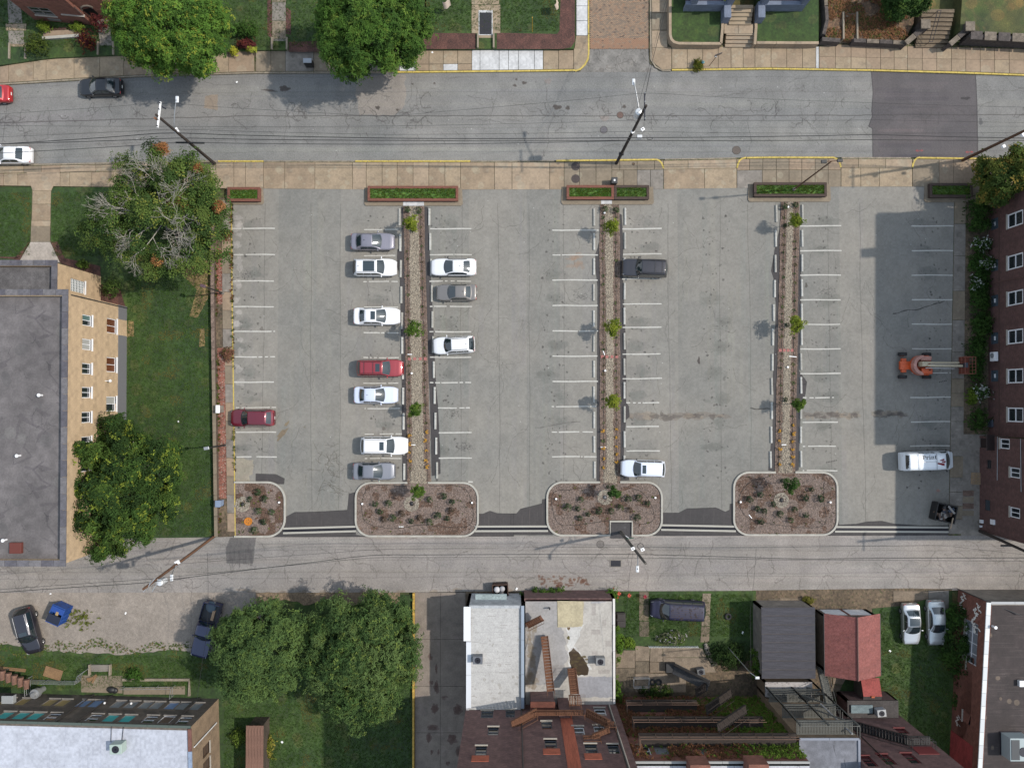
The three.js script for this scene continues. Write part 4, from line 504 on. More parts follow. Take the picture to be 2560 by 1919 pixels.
const BALL = [ballGeo(46, .3, 1), ballGeo(46, .3, 2), ballGeo(40, .3, 3, 1)], mShrub = [green(58, 82, 38), green(50, 72, 34), green(70, 92, 44), green(84, 66, 44)].map((c) => flat(c, .7));
function shrub(c, x, y, s, m, label, group, h0 = LOT + .05, name = 'shrub') { const p = at(c, x, y, h0 + .25 * s), o = thing(name, label, 'shrub', V3(p.x, h0, p.z), hash2(x | 0, y | 0, 9) * 6, group); const q = part(o, 'foliage', BALL[(x + y | 0) % 3], m); q.scale.setScalar(s); const st = part(o, 'stem', cyl(.03, .02, .25, 0, .12, 0, 6), wood); st.scale.setScalar(s); return o; }
const islandShrubs = [[9, [[1027, 1030], [1145, 1035], [1075, 1100], [1253, 1125, 3], [1175, 1155], [1103, 1172, 3], [1338, 1180], [1415, 1155, 3], [1500, 1190], [1565, 1138], [1648, 1158], [1688, 1095, 3], [1690, 1020], [1618, 965], [1503, 998]], 'the island below the first bed'], [10, [[595, 1000], [488, 1065], [573, 1072], [660, 1120], [752, 1090], [590, 1157], [858, 1098], [938, 1065], [1012, 1087, 3], [1002, 993], [1097, 985], [1170, 1033], [1080, 1155]], 'the notched island'], [10, [[2150, 950], [2055, 997], [2125, 1080], [2180, 1100], [2155, 1185], [2536, 978], [2666, 985], [2439, 1083], [2406, 1175], [2541, 1127], [2316, 1125], [2256, 1035], [2591, 905]], 'the island nearest the van'], [9, [[70, 993], [12, 930], [15, 1100], [130, 1105], [68, 1190], [-56, 995], [-15, 1265]], 'the quarter round island']];
islandShrubs.forEach(([c, l, where]) => l.slice().sort((a, b) => a[0] - b[0]).forEach(([x, y, k], i) => shrub(c, x, y, 1.05 + hash2(x, y, 1) * .35, mShrub[k ?? (x + y) % 3], `low ${k === 3 ? 'brownish' : 'dark green'} shrub in ${where}, ${ord(i)} from its west end`, 'shrubs in the planted islands')));
[[5, 1303, 150, 0], [5, 1402, 155, 0], [6, 800, 150, 1], [898 && 6, 898, 155, 1], [7, 145, 120, 2], [7, 237, 115, 2]].forEach(([c, x, y, m], i) => shrub(c, x, y, 1.25, mShrub[2], `leafy shrub at the ${i % 2 ? 'east' : 'west'} corner of the head of ${NEARTXT[m]}`, 'shrubs at the heads of the beds'));
[[5, 1357, 330, 'beside the yellow green sapling of the first bed'], [7, 165, 290, 'beside the top sapling of the bed nearest the boom lift'], [7, 165, 1150, 'beside the widest sapling of the bed nearest the boom lift'], [11, 150, 130, 'beside the lowest sapling of the bed nearest the boom lift'], [10, 835, 880, 'where the middle bed meets its island'], [11, 125, 835, 'beside the full sapling in the island nearest the van']].forEach(([c, x, y, w]) => shrub(c, x, y, .95, mShrub[1], `round dark green shrub ${w}`, 'round dark shrubs in the beds'));
// perennial clumps along the hoses: green in the north, yellow flowering in the south
const TUFT = [tuft(14, .2, .2, 61, .035), tuft(12, .26, .17, 62, .035), tuft(16, .16, .22, 63, .04)], mTuft = [green(88, 102, 46), green(70, 90, 40), green(104, 104, 54), green(96, 84, 50)].map((c) => flat(c, .75)), mBloom = flat(base(206, 150, 36), .7), BLOOM = (() => { const R = rnd(64), g = []; for (let i = 0; i < 16; i++) g.push(new THREE.OctahedronGeometry(.045).scale(1.2, .5, 1.2).translate((R() - .5) * .42, .2 + R() * .08, (R() - .5) * .42)); return merge(g); })();
MED.forEach((m, mi) => [0, 1].forEach((k) => {
  const R = rnd(300 + mi * 2 + k); let n = 0;
  for (let y = 545; y < 1170; y += 17 + R() * 8) { const t = (y - m.t[0][1]) / (m.b[0][1] - m.t[0][1]), fl = y > 1062; if (!fl && R() < .12) continue; const gx = lerp(m.g[0][k], m.g[1][k], t), e = lerp(m.t[k][0], m.b[k][0], t), p = px(lerp(gx, e, .42) + (R() - .5) * 3, y, 0); const o = thing(fl ? 'flowering_perennial' : 'perennial', `${fl ? 'yellow flowering' : 'small green'} perennial, ${ord(n)} from the street, ${k ? 'east' : 'west'} row of ${NEARTXT[mi]}`, 'perennial', V3(p.x, LOT + .05, p.z), R() * 6, 'perennials along the hoses'); n++; const q = part(o, 'leaves', TUFT[Math.floor(R() * 3)], mTuft[Math.floor(R() * 4)]); q.scale.setScalar(lerp(.7, 1.15, R()) * (fl ? 1.05 : 1)); if (fl && R() < .85) part(o, 'blossoms', BLOOM, mBloom).scale.setScalar(lerp(.75, 1.15, R())); }
}));
// white marker stakes lying in the beds
[[5, 1330, 1402, .5, 0, 'in the first bed above the pink pavers'], [9, 1360, 523, .45, 0, 'in the first bed beside the white wagon'], [10, 788, 543, .6, 0, 'low in the middle bed'], [6, 792, 1388, .5, 1.2, 'in the middle bed above the pink pavers'], [7, 210, 1421, .8, .1, 'leaning out of the bed nearest the boom lift'], [11, 134, 522, .5, 0, 'low in the bed nearest the boom lift'], [9, 1256, 1228, .5, 0, 'in the island below the first bed'], [10, 2055, 1140, .5, .9, 'in the island nearest the van']].forEach(([c, x, y, l, a, w]) => { const p = at(c, x, y); p.y = LOT + .1; const o = solo('marker_stake', rbx(l, .05, .08, .01), mWhitePl, `short white stake lying ${w}`, 'stake', 'white stakes in the beds'); o.position.copy(p); o.rotation.y = -a; });
// ---------------------------------------------------------------- trench drains
const mGrate = flat(lin(.02, .02, .028), .5, .4);
[[[708, 1326], [890, 1321], 'between the quarter round island and the next'], [[1187, 1321], [1370, 1320.5], 'west of the notched island'], [[1652, 1317.5], [1839, 1321], 'east of the notched island'], [[2086, 1322], [2370, 1323], 'in front of the scrap container']].forEach(([a, b, w]) => {
  const A = px(...a), B = px(...b), d = Math.atan2(B.z - A.z, B.x - A.x), L = Math.hypot(B.x - A.x, B.z - A.z), o = thing('trench_drain', `long white kerbed trench drain ${w}`, 'drain', V3((A.x + B.x) / 2, LOT, (A.z + B.z) / 2), -d, 'trench drains along the alley');
  part(o, 'channel_wall', rbx(L, .14, .2, .02, 0, .03, -.24), mKerb); part(o, 'channel_wall', rbx(L, .14, .2, .02, 0, .03, .24), mKerb); part(o, 'channel_bed', bx(L, .03, .28, 0, -.02, 0), mBlackPl); const g = []; for (let s = -L / 2 + .05; s < L / 2; s += .1) g.push(bx(.045, .03, .27, s, .035, 0)); g.push(bx(L, .03, .03, 0, .035, 0)); const q = part(o, 'grating', merge(g), mGrate); q.userData.kind = 'stuff';
});
// ---------------------------------------------------------------- wheel stops
const stopG = (() => { const s = new THREE.Shape([[-.11, 0], [.11, 0], [.085, .12], [.06, .14], [-.06, .14], [-.085, .12]].map((p) => new THREE.Vector2(...p))); const g = new THREE.ExtrudeGeometry(s, { depth: 1.74, bevelEnabled: true, bevelSize: .012, bevelThickness: .02, bevelSegments: 1 }); g.translate(0, 0, -.87); return g; })(), mStop = [[206, 204, 198], [190, 187, 180], [214, 212, 206]].map((c, i) => surf(c, 1.7, [[9, .06], [128, .1]], 90 + i, { px: 128, draw: (x, w, h, R) => spots(x, w, h, R, 16, [css(130, 124, 116, .4)], 1, 7) })), pinG = cyl(.018, .018, .02, 0, .14, 0, 6);
const stops = (where, list) => list.forEach(([c, x, y0, y1], i) => { const p = at(c, x, (y0 + y1) / 2), q = at(c, x, y1), o = thing('wheel_stop', `concrete wheel stop, ${ord(i)} from the street, ${where}`, 'wheel stop', V3(p.x, LOT, p.z), (hash2(x, y0, 4) - .5) * .03, 'concrete wheel stops along the beds'); const b = part(o, 'bar', stopG, mStop[(i + x) % 3]); b.scale.z = 2 * (q.z - p.z) / 1.78; for (const s of [-.6, .6]) part(o, 'pin', pinG, mGrate).position.z = s; });
stops('west side of the first bed', [[5, 1240, 145, 292], [5, 1246, 367, 513], [5, 1250, 590, 738], [5, 1255, 817, 962], [5, 1260, 1040, 1183], [5, 1263, 1253, 1397], [5, 1268, 1475, 1615], [9, 1270, 30, 175], [9, 1275, 250, 392], [9, 1278, 465, 610], [9, 1280, 683, 825]]);
stops('east side of the first bed', [[5, 1497, 145, 290], [5, 1505, 358, 503], [5, 1513, 580, 724], [5, 1519, 805, 950], [5, 1524, 1030, 1173], [5, 1529, 1245, 1390], [5, 1536, 1462, 1605], [9, 1543, 25, 170], [9, 1549, 245, 388], [9, 1556, 460, 605], [9, 1563, 672, 812]]);
stops('west side of the middle bed', [[6, 709, 145, 295], [6, 709, 358, 503], [6, 708, 573, 717], [6, 706, 797, 940], [6, 706, 1023, 1165], [6, 707, 1237, 1380], [6, 708, 1455, 1600], [10, 707, 18, 160], [10, 709, 237, 380], [10, 710, 447, 590], [10, 713, 665, 810]]);
stops('east side of the middle bed', [[6, 977, 140, 288], [6, 975, 350, 495], [6, 972, 570, 714], [6, 972, 785, 928], [6, 970, 1000, 1143], [6, 971, 1217, 1360], [6, 970, 1437, 1580], [10, 970, -18, 125], [10, 971, 190, 330], [10, 971, 405, 545], [10, 970, 615, 760]]);
stops('west side of the bed nearest the boom lift', [[7, 70, 115, 262], [7, 65, 330, 475], [7, 62, 545, 695], [7, 56, 762, 910], [7, 47, 970, 1115], [7, 39, 1180, 1325], [7, 36, 1398, 1542], [7, 30, 1605, 1750], [11, 30, 155, 300], [11, 26, 365, 508], [11, 20, 578, 722]]);
stops('east side of the bed nearest the boom lift', [[7, 295, 112, 260], [7, 293, 330, 475], [7, 292, 540, 688], [7, 290, 755, 902], [7, 289, 967, 1110], [7, 288, 1177, 1322], [7, 283, 1392, 1537], [7, 283, 1597, 1740], [11, 281, 155, 300], [11, 281, 365, 508], [11, 283, 575, 715]]);
// ---------------------------------------------------------------- strip and low wall along the west side
{
  const mEdgeBrick = surf([150, 98, 82], 3, [[9, .14], [60, .2], [512, .2]], 95, { px: 512, draw: (x, w, h, R) => { for (let j = 0; j < 46; j++) for (let i = 0; i < 24; i++) { x.fillStyle = R() < .12 ? css(176, 160, 146) : R() < .5 ? css(140, 88, 74) : css(162, 108, 90); x.fillRect(i * 21.4 + (j % 2) * 10, j * 11.1, 19.5, 9.6); } spots(x, w, h, R, 40, [css(96, 92, 56, .6), css(120, 96, 80, .6)], 3, 14); } });
  const xw = (y) => interp([[480, 535], [760, 537], [900, 539], [1340, 546]], y);
  const strip = struct('edging_strip', sheet(N2([[536, 490], [580, 500], [582, 900], [588, 1340], [545, 1342], [540, 900]]), LOT + .02), mDirt);
  part(strip, 'brick_paving', sheet(N2([[544, 870], [563, 870], [567, 1245], [548, 1245]]), LOT + .026), mEdgeBrick); part(strip, 'brick_paving', sheet(N2([[541, 620], [556, 620], [560, 760], [542, 760]]), LOT + .026), mEdgeBrick);
  const R = rnd(96); for (let y = 500, i = 0; y < 1290; y += 46, i++) part(strip, 'paving_flag', slab(N2([[xw(y) + (y < 860 ? 20 : 24), y + .5], [578 + (y - 500) * .012, y + .5], [578 + (y - 454) * .012, y + 45.5], [xw(y + 46) + (y < 860 ? 20 : 24), y + 45.5]]), LOT, LOT + .06 + R() * .01), [mConc[3], mConcGrey, mConc[4]][i % 3]);
  part(strip, 'painted_edge', ribbon(N2([[579, 500], [581, 760], [584, 960], [589, 1340]]), .1, LOT, LOT + .075), mYellow);
  const wl = thing('low_wall', 'long low brown capped wall between lawn and car park edge', 'wall', px(540, 900)); wl.position.y = 0; const o0 = wl.position; const q = (y) => { const p = px(xw(y), y); return [p.x - o0.x, p.z - o0.z]; };
  const line = []; for (let y = 560; y <= 1338; y += 30) line.push(q(y)); part(wl, 'wall', ribbon(line, .22, .05, .62), surf([96, 80, 70], 2, [[9, .12], [128, .15]], 97, { px: 128 }));
  for (let y = 560, i = 0; y < 1330; y += 52, i++) part(wl, 'coping', ribbon([q(y + .6), q(y + 26), q(Math.min(1338, y + 51.4))], .34, .622, .7), [surf([142, 122, 110], 2, [[9, .12], [128, .12]], 98, { px: 128 }), mConc[3]][i > 6 ? 1 : 0]);
  const tg = [tuft(9, .2, .16, 71, .025), tuft(10, .3, .12, 72, .02)], l = []; for (let i = 0; i < 420; i++) { const y = lerp(500, 1335, R()), p = px(R() < .5 ? xw(y) + 4 + R() * 6 : 580 + (y - 500) * .011 + (R() - .5) * 5, y); if (vn(y * .02, p.x, 3) < -.05) continue; p.y = LOT + .04; l.push({ p, s: lerp(.5, 1.5, R()), c: R() < .7 ? green(92, 104, 44) : green(130, 86, 58) }); } scatter(strip, 'weeds', tg[0], mLeaf, l);
}
// ---------------------------------------------------------------- vehicles
const paint = (c, metal = .25, rough = .38) => new THREE.MeshPhysicalMaterial({ color: c, metalness: metal, roughness: rough, clearcoat: 1, clearcoatRoughness: .06, side: THREE.DoubleSide });
const mGlass = new THREE.MeshPhysicalMaterial({ color: lin(.012, .02, .024), roughness: .05, metalness: 0, ior: 1.62, specularIntensity: 1, clearcoat: 1, clearcoatRoughness: .03, side: THREE.DoubleSide });
const mTyre = flat(lin(.014, .014, .015), .85), mRim = flat(lin(.42, .42, .43), .35, .8), mTrim = flat(lin(.016, .016, .017), .5), mLampW = new THREE.MeshPhysicalMaterial({ color: lin(.55, .57, .58), roughness: .12, metalness: .2, clearcoat: 1 }), mLampR = new THREE.MeshPhysicalMaterial({ color: lin(.32, .012, .012), roughness: .15, clearcoat: 1 }), mRailS = flat(lin(.34, .34, .35), .45, .4), mChrome = flat(lin(.62, .62, .63), .18, 1), mPlate = flat(lin(.6, .6, .58), .5);
const curve = (pts, x) => { if (x <= pts[0][0]) return pts[0][1]; for (let i = 1; i < pts.length; i++) if (x <= pts[i][0]) { const t = (x - pts[i - 1][0]) / (pts[i][0] - pts[i - 1][0]), s = t * t * (3 - 2 * t); return lerp(pts[i - 1][1], pts[i][1], lerp(t, s, .6)); } return pts[pts.length - 1][1]; };
function gridGeo(nu, nv, f) { const pos = [], uv = [], idx = []; for (let i = 0; i <= nu; i++) for (let j = 0; j <= nv; j++) { const p = f(i / nu, j / nv); pos.push(p.x, p.y, p.z); uv.push(p.x, p.z); } for (let i = 0; i < nu; i++) for (let j = 0; j < nv; j++) { const a = i * (nv + 1) + j; idx.push(a, a + 1, a + nv + 2, a, a + nv + 2, a + nv + 1); } const g = new THREE.BufferGeometry(); g.setAttribute('position', new THREE.Float32BufferAttribute(pos, 3)); g.setAttribute('uv', new THREE.Float32BufferAttribute(uv, 2)); g.setIndex(idx); g.computeVertexNormals(); return g; }
const wheelG = (() => { const s = [[.15, -.1], [.27, -.11], [.315, -.095], [.33, -.06], [.33, .06], [.315, .095], [.27, .11], [.15, .1]].map((p) => new THREE.Vector2(p[0], p[1])); return new THREE.LatheGeometry(s, 22).rotateX(Math.PI / 2); })(), rimG = (() => { const g = [cyl(.235, .235, .16, 0, 0, 0, 20, Math.PI / 2)]; for (let k = 0; k < 5; k++) for (const z of [-.095, .095]) g.push(bx(.2, .05, .03, Math.cos(k * 1.257) * .11, Math.sin(k * 1.257) * .11, z, 0, 0, k * 1.257)); return merge(g); })();
// Cars are built pointing along +x. All shape numbers are fractions or metres of the car in hand.
const KIND = {
  saloon: { H: 1.45, belt: .93, hood: .86, nose: .7, tail: .95, A: .2, B: .015, C: -.215, D: -.375, wr: .69, lw: .93, boot: 1 },
  coupe: { H: 1.38, belt: .9, hood: .83, nose: .66, tail: .92, A: .19, B: .0, C: -.2, D: -.4, wr: .66, lw: .92, boot: 1 },
  suv: { H: 1.7, belt: 1.08, hood: 1.02, nose: .84, tail: 1.08, A: .215, B: .075, C: -.4, D: -.478, wr: .74, lw: .94 },
  cross: { H: 1.6, belt: 1.02, hood: .95, nose: .78, tail: 1.02, A: .215, B: .045, C: -.35, D: -.47, wr: .71, lw: .93 },
  boxy: { fr: .12, rr: .06, H: 1.75, belt: 1.1, hood: 1.06, nose: .95, tail: 1.1, A: .19, B: .09, C: -.43, D: -.485, wr: .78, lw: .96 },
  van: { fr: .2, rr: .07, H: 2.0, belt: 1.2, hood: 1.12, nose: .9, tail: 1.2, A: .37, B: .235, C: -.44, D: -.487, wr: .8, lw: .97 },
  minivan: { fr: .2, rr: .07, H: 1.9, belt: 1.12, hood: 1.05, nose: .85, tail: 1.12, A: .33, B: .19, C: -.44, D: -.488, wr: .8, lw: .96 },
};
function buildCar(o, s) { // o: group; s: {kind, L, W, m, roof options}
  const k = { ...KIND[s.kind], ...(s.shape || {}) }, L = s.L, W = s.W, hw = W / 2, H = k.H, m = s.m;
  const deckPts = [[-.5, k.tail - .32], [-.485, k.tail - .08], [-.46, k.tail - .01], ...(k.bed ? [[k.D - .02, k.tail], [k.D - .005, k.belt]] : []), [k.D, k.belt + .015], [k.A, k.belt], [k.A + .05, k.hood + .02], [.4, lerp(k.hood, k.nose, .45)], [.47, k.nose], [.493, k.nose - .14], [.5, k.nose - .28]];
  const deck = (u) => curve(deckPts, u), half = (u) => { const f = Math.max(0, (u - .3) / .2), r = Math.max(0, (-u - .36) / .14); return hw * (1 - (k.fr ?? .27) * Math.pow(f, 2.3) - (k.rr ?? .2) * Math.pow(r, 2.4)); };
  const st = []; for (let i = 0; i <= 34; i++) { const t = i / 34; st.push(-.5 * Math.cos(Math.PI * t)); }
  const prof = (u) => { const w = half(u), d = deck(u), e = Math.abs(u) > .488 ? (Math.abs(u) - .488) / .012 : 0, b = lerp(.2, .34, e), t = Math.max(b + .1, d); return [[b, 0], [b, w * .84], [b + .06, w * .95], [lerp(b, t, .45), w], [t - .16, w * .985], [t - .05, w * .94], [t, w * .84], [t + .022, w * .5], [t + .03, 0]]; };
  const P = st.map(prof), NP = P[0].length;
  const body = gridGeo(st.length - 1, NP * 2 - 2, (a, b) => { const i = Math.round(a * (st.length - 1)), j = Math.round(b * (NP * 2 - 2)), jj = j < NP ? j : NP * 2 - 2 - j, sg = j < NP ? 1 : -1, q = P[i][jj]; return V3(st[i] * L, q[0], q[1] * sg); });
  const ends = [-1, 1].map((e) => gridGeo(1, NP - 1, (a, b) => { const q = P[e < 0 ? 0 : st.length - 1][Math.round(b * (NP - 1))]; return V3(e * .5 * L, q[0], lerp(q[1], -q[1], a)); }));
  part(o, 'body', merge([body, ...ends]), m);
  // cabin shell
  const xs = [k.D, lerp(k.D, k.C, .5), k.C, k.C + .02, lerp(k.C, k.B, .3), lerp(k.C, k.B, .6), k.B - .02, k.B, lerp(k.B, k.A, .5), k.A].sort((a, b) => a - b);
  const topY = (u) => { if (u < k.C) { const t = (u - k.D) / (k.C - k.D); return lerp(k.belt - .02, H - .045, Math.pow(t, .88)); } if (u > k.B) { const t = (k.A - u) / (k.A - k.B); return lerp(k.belt - .03, H - .03, Math.pow(t, .9)); } const t = (u - k.C) / (k.B - k.C); return H - .045 + .05 * Math.sin(Math.PI * Math.min(1, t * .85 + .12)); };
  const beltW = (u) => half(u) * k.lw, topW = (u) => { const wb = hw * k.lw * .95, wr = hw * k.wr; if (u < k.C) return lerp(wb, wr, Math.pow((u - k.D) / (k.C - k.D), .8)); if (u > k.B) return lerp(wb * .99, wr, Math.pow((k.A - u) / (k.A - k.B), .8)); return wr + .02 * Math.sin(Math.PI * (u - k.C) / (k.B - k.C)); };
  const bow = (u, t) => (1 - t * t) * (u > k.B ? .17 * (u - k.B) / (k.A - k.B) : u < k.C ? -.1 * (k.C - u) / (k.C - k.D) : 0) - (u > k.B ? .05 * (u - k.B) / (k.A - k.B) : 0);
  const top = (u, t, off = 0) => V3(u * L + bow(u, t), topY(u) - .055 * t * t + .02 + off, t * topW(u));
  const side = (u, v, sg, off = 0) => { const y0 = k.belt - .03, y1 = topY(u) - .035; return V3(u * L, lerp(y0, y1, v), sg * (lerp(beltW(u), topW(u), v) + .035 * Math.sin(Math.PI * v) + off)); };
  const shell = gridGeo(xs.length - 1, 12, (a, b) => { const u = xs[Math.round(a * (xs.length - 1))], j = Math.round(b * 12); if (j < 3) return side(u, j / 3, -1); if (j > 9) return side(u, (12 - j) / 3, 1); return top(u, lerp(-.97, .97, (j - 3) / 6)); });
  part(o, 'cabin', shell, m);
  // glass, each pane its own part
  const pane = (name, u0, u1, w, n = 6) => part(o, name, gridGeo(n, 8, (a, b) => top(lerp(u0, u1, a), lerp(-w, w, b) * (1 - .03 * Math.abs(a - .5)), .012)), mGlass);
  pane('windscreen', k.A - .006, k.B + .004, .93); const rg = (k.C - k.D); pane('rear_window', k.D + rg * (s.kind === 'van' ? .4 : .24), k.C - rg * .03, .86);
  const sg = s.sideGlass || (k.boot ? [[k.D + rg * .75, -.1], [-.09, k.B + (k.A - k.B) * .55]] : [[k.C + .005, -.24], [-.23, -.07], [-.06, k.B + (k.A - k.B) * .55]]);
  for (const z of [-1, 1]) for (const [a0, a1] of sg) part(o, 'side_window', gridGeo(5, 3, (a, b) => { const u = lerp(a0, a1, a); return side(u, lerp(.14, .86, b), z, .012); }), mGlass);
  // trim, lamps, mirrors, wheels
  for (const z of [-1, 1]) {
    part(o, 'headlight', gridGeo(3, 3, (a, b) => { const u = lerp(.452, .492, a), w = half(u); return V3(u * L + .012, deck(u) - .005 - b * .1, z * (w * lerp(.9, .58, b * .6 + .1 * a) + .006)); }), mLampW);
    part(o, 'tail_light', rbx(.12, .16, hw * .3, .03, -.474 * L, k.tail - .16, z * hw * .72, z * .25), mLampR);
    const mx = (k.B + (k.A - k.B) * .62) * L, mir = part(o, 'mirror', rbx(.12, .14, .2, .05, mx, k.belt + .07, z * (hw * k.lw + .12), z * .2), s.mirror || m); part(mir, 'mirror_glass', bx(.01, .1, .15, mx - .062, k.belt + .07, z * (hw * k.lw + .12)), mGlass);
    for (const f of [.31, -.295]) { const w = part(o, 'wheel', wheelG, mTyre); w.position.set(f * L, .33, z * (half(f) - .095)); part(w, 'rim', rimG, mRim); }
    if (s.rails) part(o, 'roof_rail', merge([bar(top(k.C + .03, z * .9, .07), top(k.B - .02, z * .9, .07), .022), bar(top(k.C + .03, z * .9, 0), top(k.C + .03, z * .9, .07), .02), bar(top(k.B - .02, z * .9, 0), top(k.B - .02, z * .9, .07), .02)]), s.rails === 2 ? mRailS : mTrim);
  }
  part(o, 'grille', rbx(.05, .14, W * .42, .02, L * .487, k.nose - .2, 0), mTrim); part(o, 'number_plate', bx(.02, .13, .32, -.5 * L - .004, .62, 0), mPlate);
  part(o, 'bumper_trim', [rbx(.1, .1, W * .7, .03, -.49 * L, .36, 0), rbx(.1, .1, W * .66, .03, .482 * L, .34, 0)], mTrim);
  part(o, 'wiper', [bar(top(k.A - .014, .5, .03), top(k.A - .04, -.1, .03), .012), bar(top(k.A - .014, -.1, .03), top(k.A - .04, -.72, .03), .012)], mTrim);
  if (s.sunroof) part(o, 'sunroof', gridGeo(4, 6, (a, b) => top(lerp(s.sunroof[0], s.sunroof[1], a), lerp(-s.sunroof[2], s.sunroof[2], b), .012)), mGlass);
  if (s.racks) for (const u of s.racks) part(o, 'roof_bar', gridGeo(1, 8, (a, b) => top(u + (a - .5) * .008, lerp(-.93, .93, b), .07)), mTrim);
  if (s.ribs) for (const t of [-.55, -.28, 0, .28, .55]) part(o, 'roof_rib', gridGeo(6, 1, (a, b) => top(lerp(k.C + .03, k.B - .03, a), t + (b - .5) * .05, .016)), s.ribM || m);
  if (s.fin) part(o, 'antenna', rbx(.14, .06, .04, .018, (k.C + .05) * L, topY(k.C + .05) + .05, 0), mTrim);
  if (s.darkTail) part(o, 'tail_trim', gridGeo(3, 8, (a, b) => top(lerp(k.D, k.D + rg * .22, a), lerp(-.95, .95, b), .014)), mTrim);
  return { top, side, k, half, deck };
}
const GR = 'cars parked in and around the lot';
function car(c, x0, y0, x1, y1, dir, s, label, category = 'car', y = LOT, tilt = 0, name = 'parked_car') {
  const k = KIND[s.kind], p = at(c, (x0 + x1) / 2, (y0 + y1) / 2, k.H * .5), vert = dir === 'S' || dir === 'N', len = (vert ? y1 - y0 : x1 - x0) * K / FOCAL * (CAM_H - k.H * .45) * (s.f || .99);
  const o = thing(name, label, category, V3(p.x, y, p.z), ({ E: 0, W: Math.PI, N: Math.PI / 2, S: -Math.PI / 2 })[dir] + tilt, GR); o.userData.r = buildCar(o, { L: len, W: s.W || 1.84, ...s }); const r = o.userData.r; delete o.userData.r; return [o, r, len];
}
const white = () => paint(lin(.6, .605, .62), 0, .42);
car(5, 815, 350, 1200, 505, 'E', { kind: 'saloon', m: paint(base(156, 153, 166), .35, .4), fin: 1 }, 'grey lilac saloon facing the first bed, nearest the street');
car(5, 838, 572, 1216, 730, 'E', { kind: 'suv', m: white(), sunroof: [-.24, .02, .78], rails: 2, darkTail: 1, fin: 1, shape: { H: 1.66 } }, 'white wagon with a large black glass roof facing the first bed');
car(5, 838, 993, 1245, 1150, 'E', { kind: 'saloon', m: white(), sunroof: [-.1, -.005, .66] }, 'white saloon with a small dark sunroof and pointed nose facing the first bed');
car(5, 870, 1447, 1275, 1592, 'E', { kind: 'suv', m: paint(base(176, 52, 62), .3), sunroof: [-.07, .02, .6], rails: 1, racks: [-.31, -.12] }, 'bright red wagon with roof bars facing the first bed', 'suv');
car(9, 842, 15, 1228, 172, 'E', { kind: 'saloon', m: paint(lin(.5, .54, .64), .2, .38), fin: 1 }, 'pale silver blue saloon beside the bright red wagon');
car(9, 903, 450, 1312, 612, 'E', { kind: 'suv', m: white(), sunroof: [-.07, .02, .6], rails: 2, W: 1.92 }, 'white long wagon with a sunroof, its nose over the first bed', 'suv');
car(9, 835, 675, 1203, 827, 'E', { kind: 'saloon', m: paint(base(152, 154, 163), .35, .4) }, 'grey saloon in the last stall above the island');
car(5, 1505, 565, 1905, 732, 'W', { kind: 'coupe', m: white(), mirror: mTrim, fin: 1, sideGlass: [[-.3, .12]] }, 'white coupe on the east side of the first bed');
car(5, 1553, 797, 1910, 938, 'W', { kind: 'saloon', m: paint(base(152, 146, 141), .35, .4), W: 1.76, fin: 1 }, 'taupe grey saloon beside the white coupe');
car(5, 1525, 1240, 1892, 1402, 'W', { kind: 'cross', m: white(), rails: 1, darkTail: 1, fin: 1 }, 'white hatchback standing askew on the east side of the first bed', 'car', LOT, .055);
{ const a = nat(8, 1985, 0)[0], b = nat(9, 160, 0)[0]; car(9, (a - 640) / K, 215, 160, 367, 'W', { kind: 'cross', m: paint(base(128, 26, 48), .3) }, 'dark crimson hatchback alone in the westernmost row'); }
car(6, 948, 572, 1342, 740, 'W', { kind: 'boxy', m: paint(base(58, 55, 62), .4, .42), ribs: 1, rails: 1, racks: [-.36, -.2], W: 1.9 }, 'black boxy wagon with roof bars beside the middle bed', 'suv', LOT, -.035);
car(10, 940, 650, 1322, 808, 'W', { kind: 'suv', m: paint(lin(.64, .67, .74), .3, .38), sunroof: [-.04, .045, .62], mirror: mTrim }, 'pale silver wagon nosing over the middle bed beside the notched island', 'suv', LOT, -.02);
car(0, 670, 655, 1052, 842, 'W', { kind: 'saloon', m: new THREE.MeshPhysicalMaterial({ color: lin(.006, .007, .01), roughness: .3, clearcoat: .35, clearcoatRoughness: .1, side: THREE.DoubleSide }), W: 1.86 }, 'black saloon parked at the north kerb of the street', 'car', 0.002, .02);
car(0, -290, 730, 92, 892, 'W', { kind: 'saloon', m: paint(base(206, 30, 36), .2) }, 'red car cut off by the picture edge at the north kerb', 'car', .002, .03);
car(0, -130, 1255, 272, 1420, 'W', { kind: 'saloon', m: white() }, 'white saloon cut off by the picture edge at the south kerb', 'car', .002, 0);
car(12, 150, 262, 335, 690, 'S', { kind: 'suv', m: paint(base(56, 54, 64), .4), sunroof: [-.02, .06, .6], rails: 2, f: .94 }, 'dark grey wagon parked askew on the gravel lot', 'suv', ALLEY + .02, .27);
const vanR = car(14, 1195, 200, 1670, 392, 'W', { kind: 'minivan', m: surf([48, 48, 74], 2.4, [[9, .12], [50, .12], [256, .1]], 110, { px: 512, rough: .5, draw: (x, w, h, R) => spots(x, w, h, R, 30, [css(40, 36, 40, .6)], 2, 8) }), ribs: 1, ribM: flat(base(76, 62, 74), .6), W: 1.95, f: .98 }, 'faded dark blue passenger van with peeling roof on the grass', 'van', ALLEY + .06, -.04, 'parked_van');
{ const [o, r] = vanR, R = rnd(3), g = []; for (let i = 0; i < 40; i++) { const u = lerp(r.k.C + .02, r.k.B - .02, R()), t = lerp(-.9, .9, R()); g.push(gridGeo(2, 2, (a, b) => r.top(u + (a - .5) * (.006 + .02 * R()), clamp(t + (b - .5) * lerp(.04, .3, R()), -.95, .95), .018))); } part(o, 'bare_patches', merge(g), flat(base(62, 50, 52), .8)); }
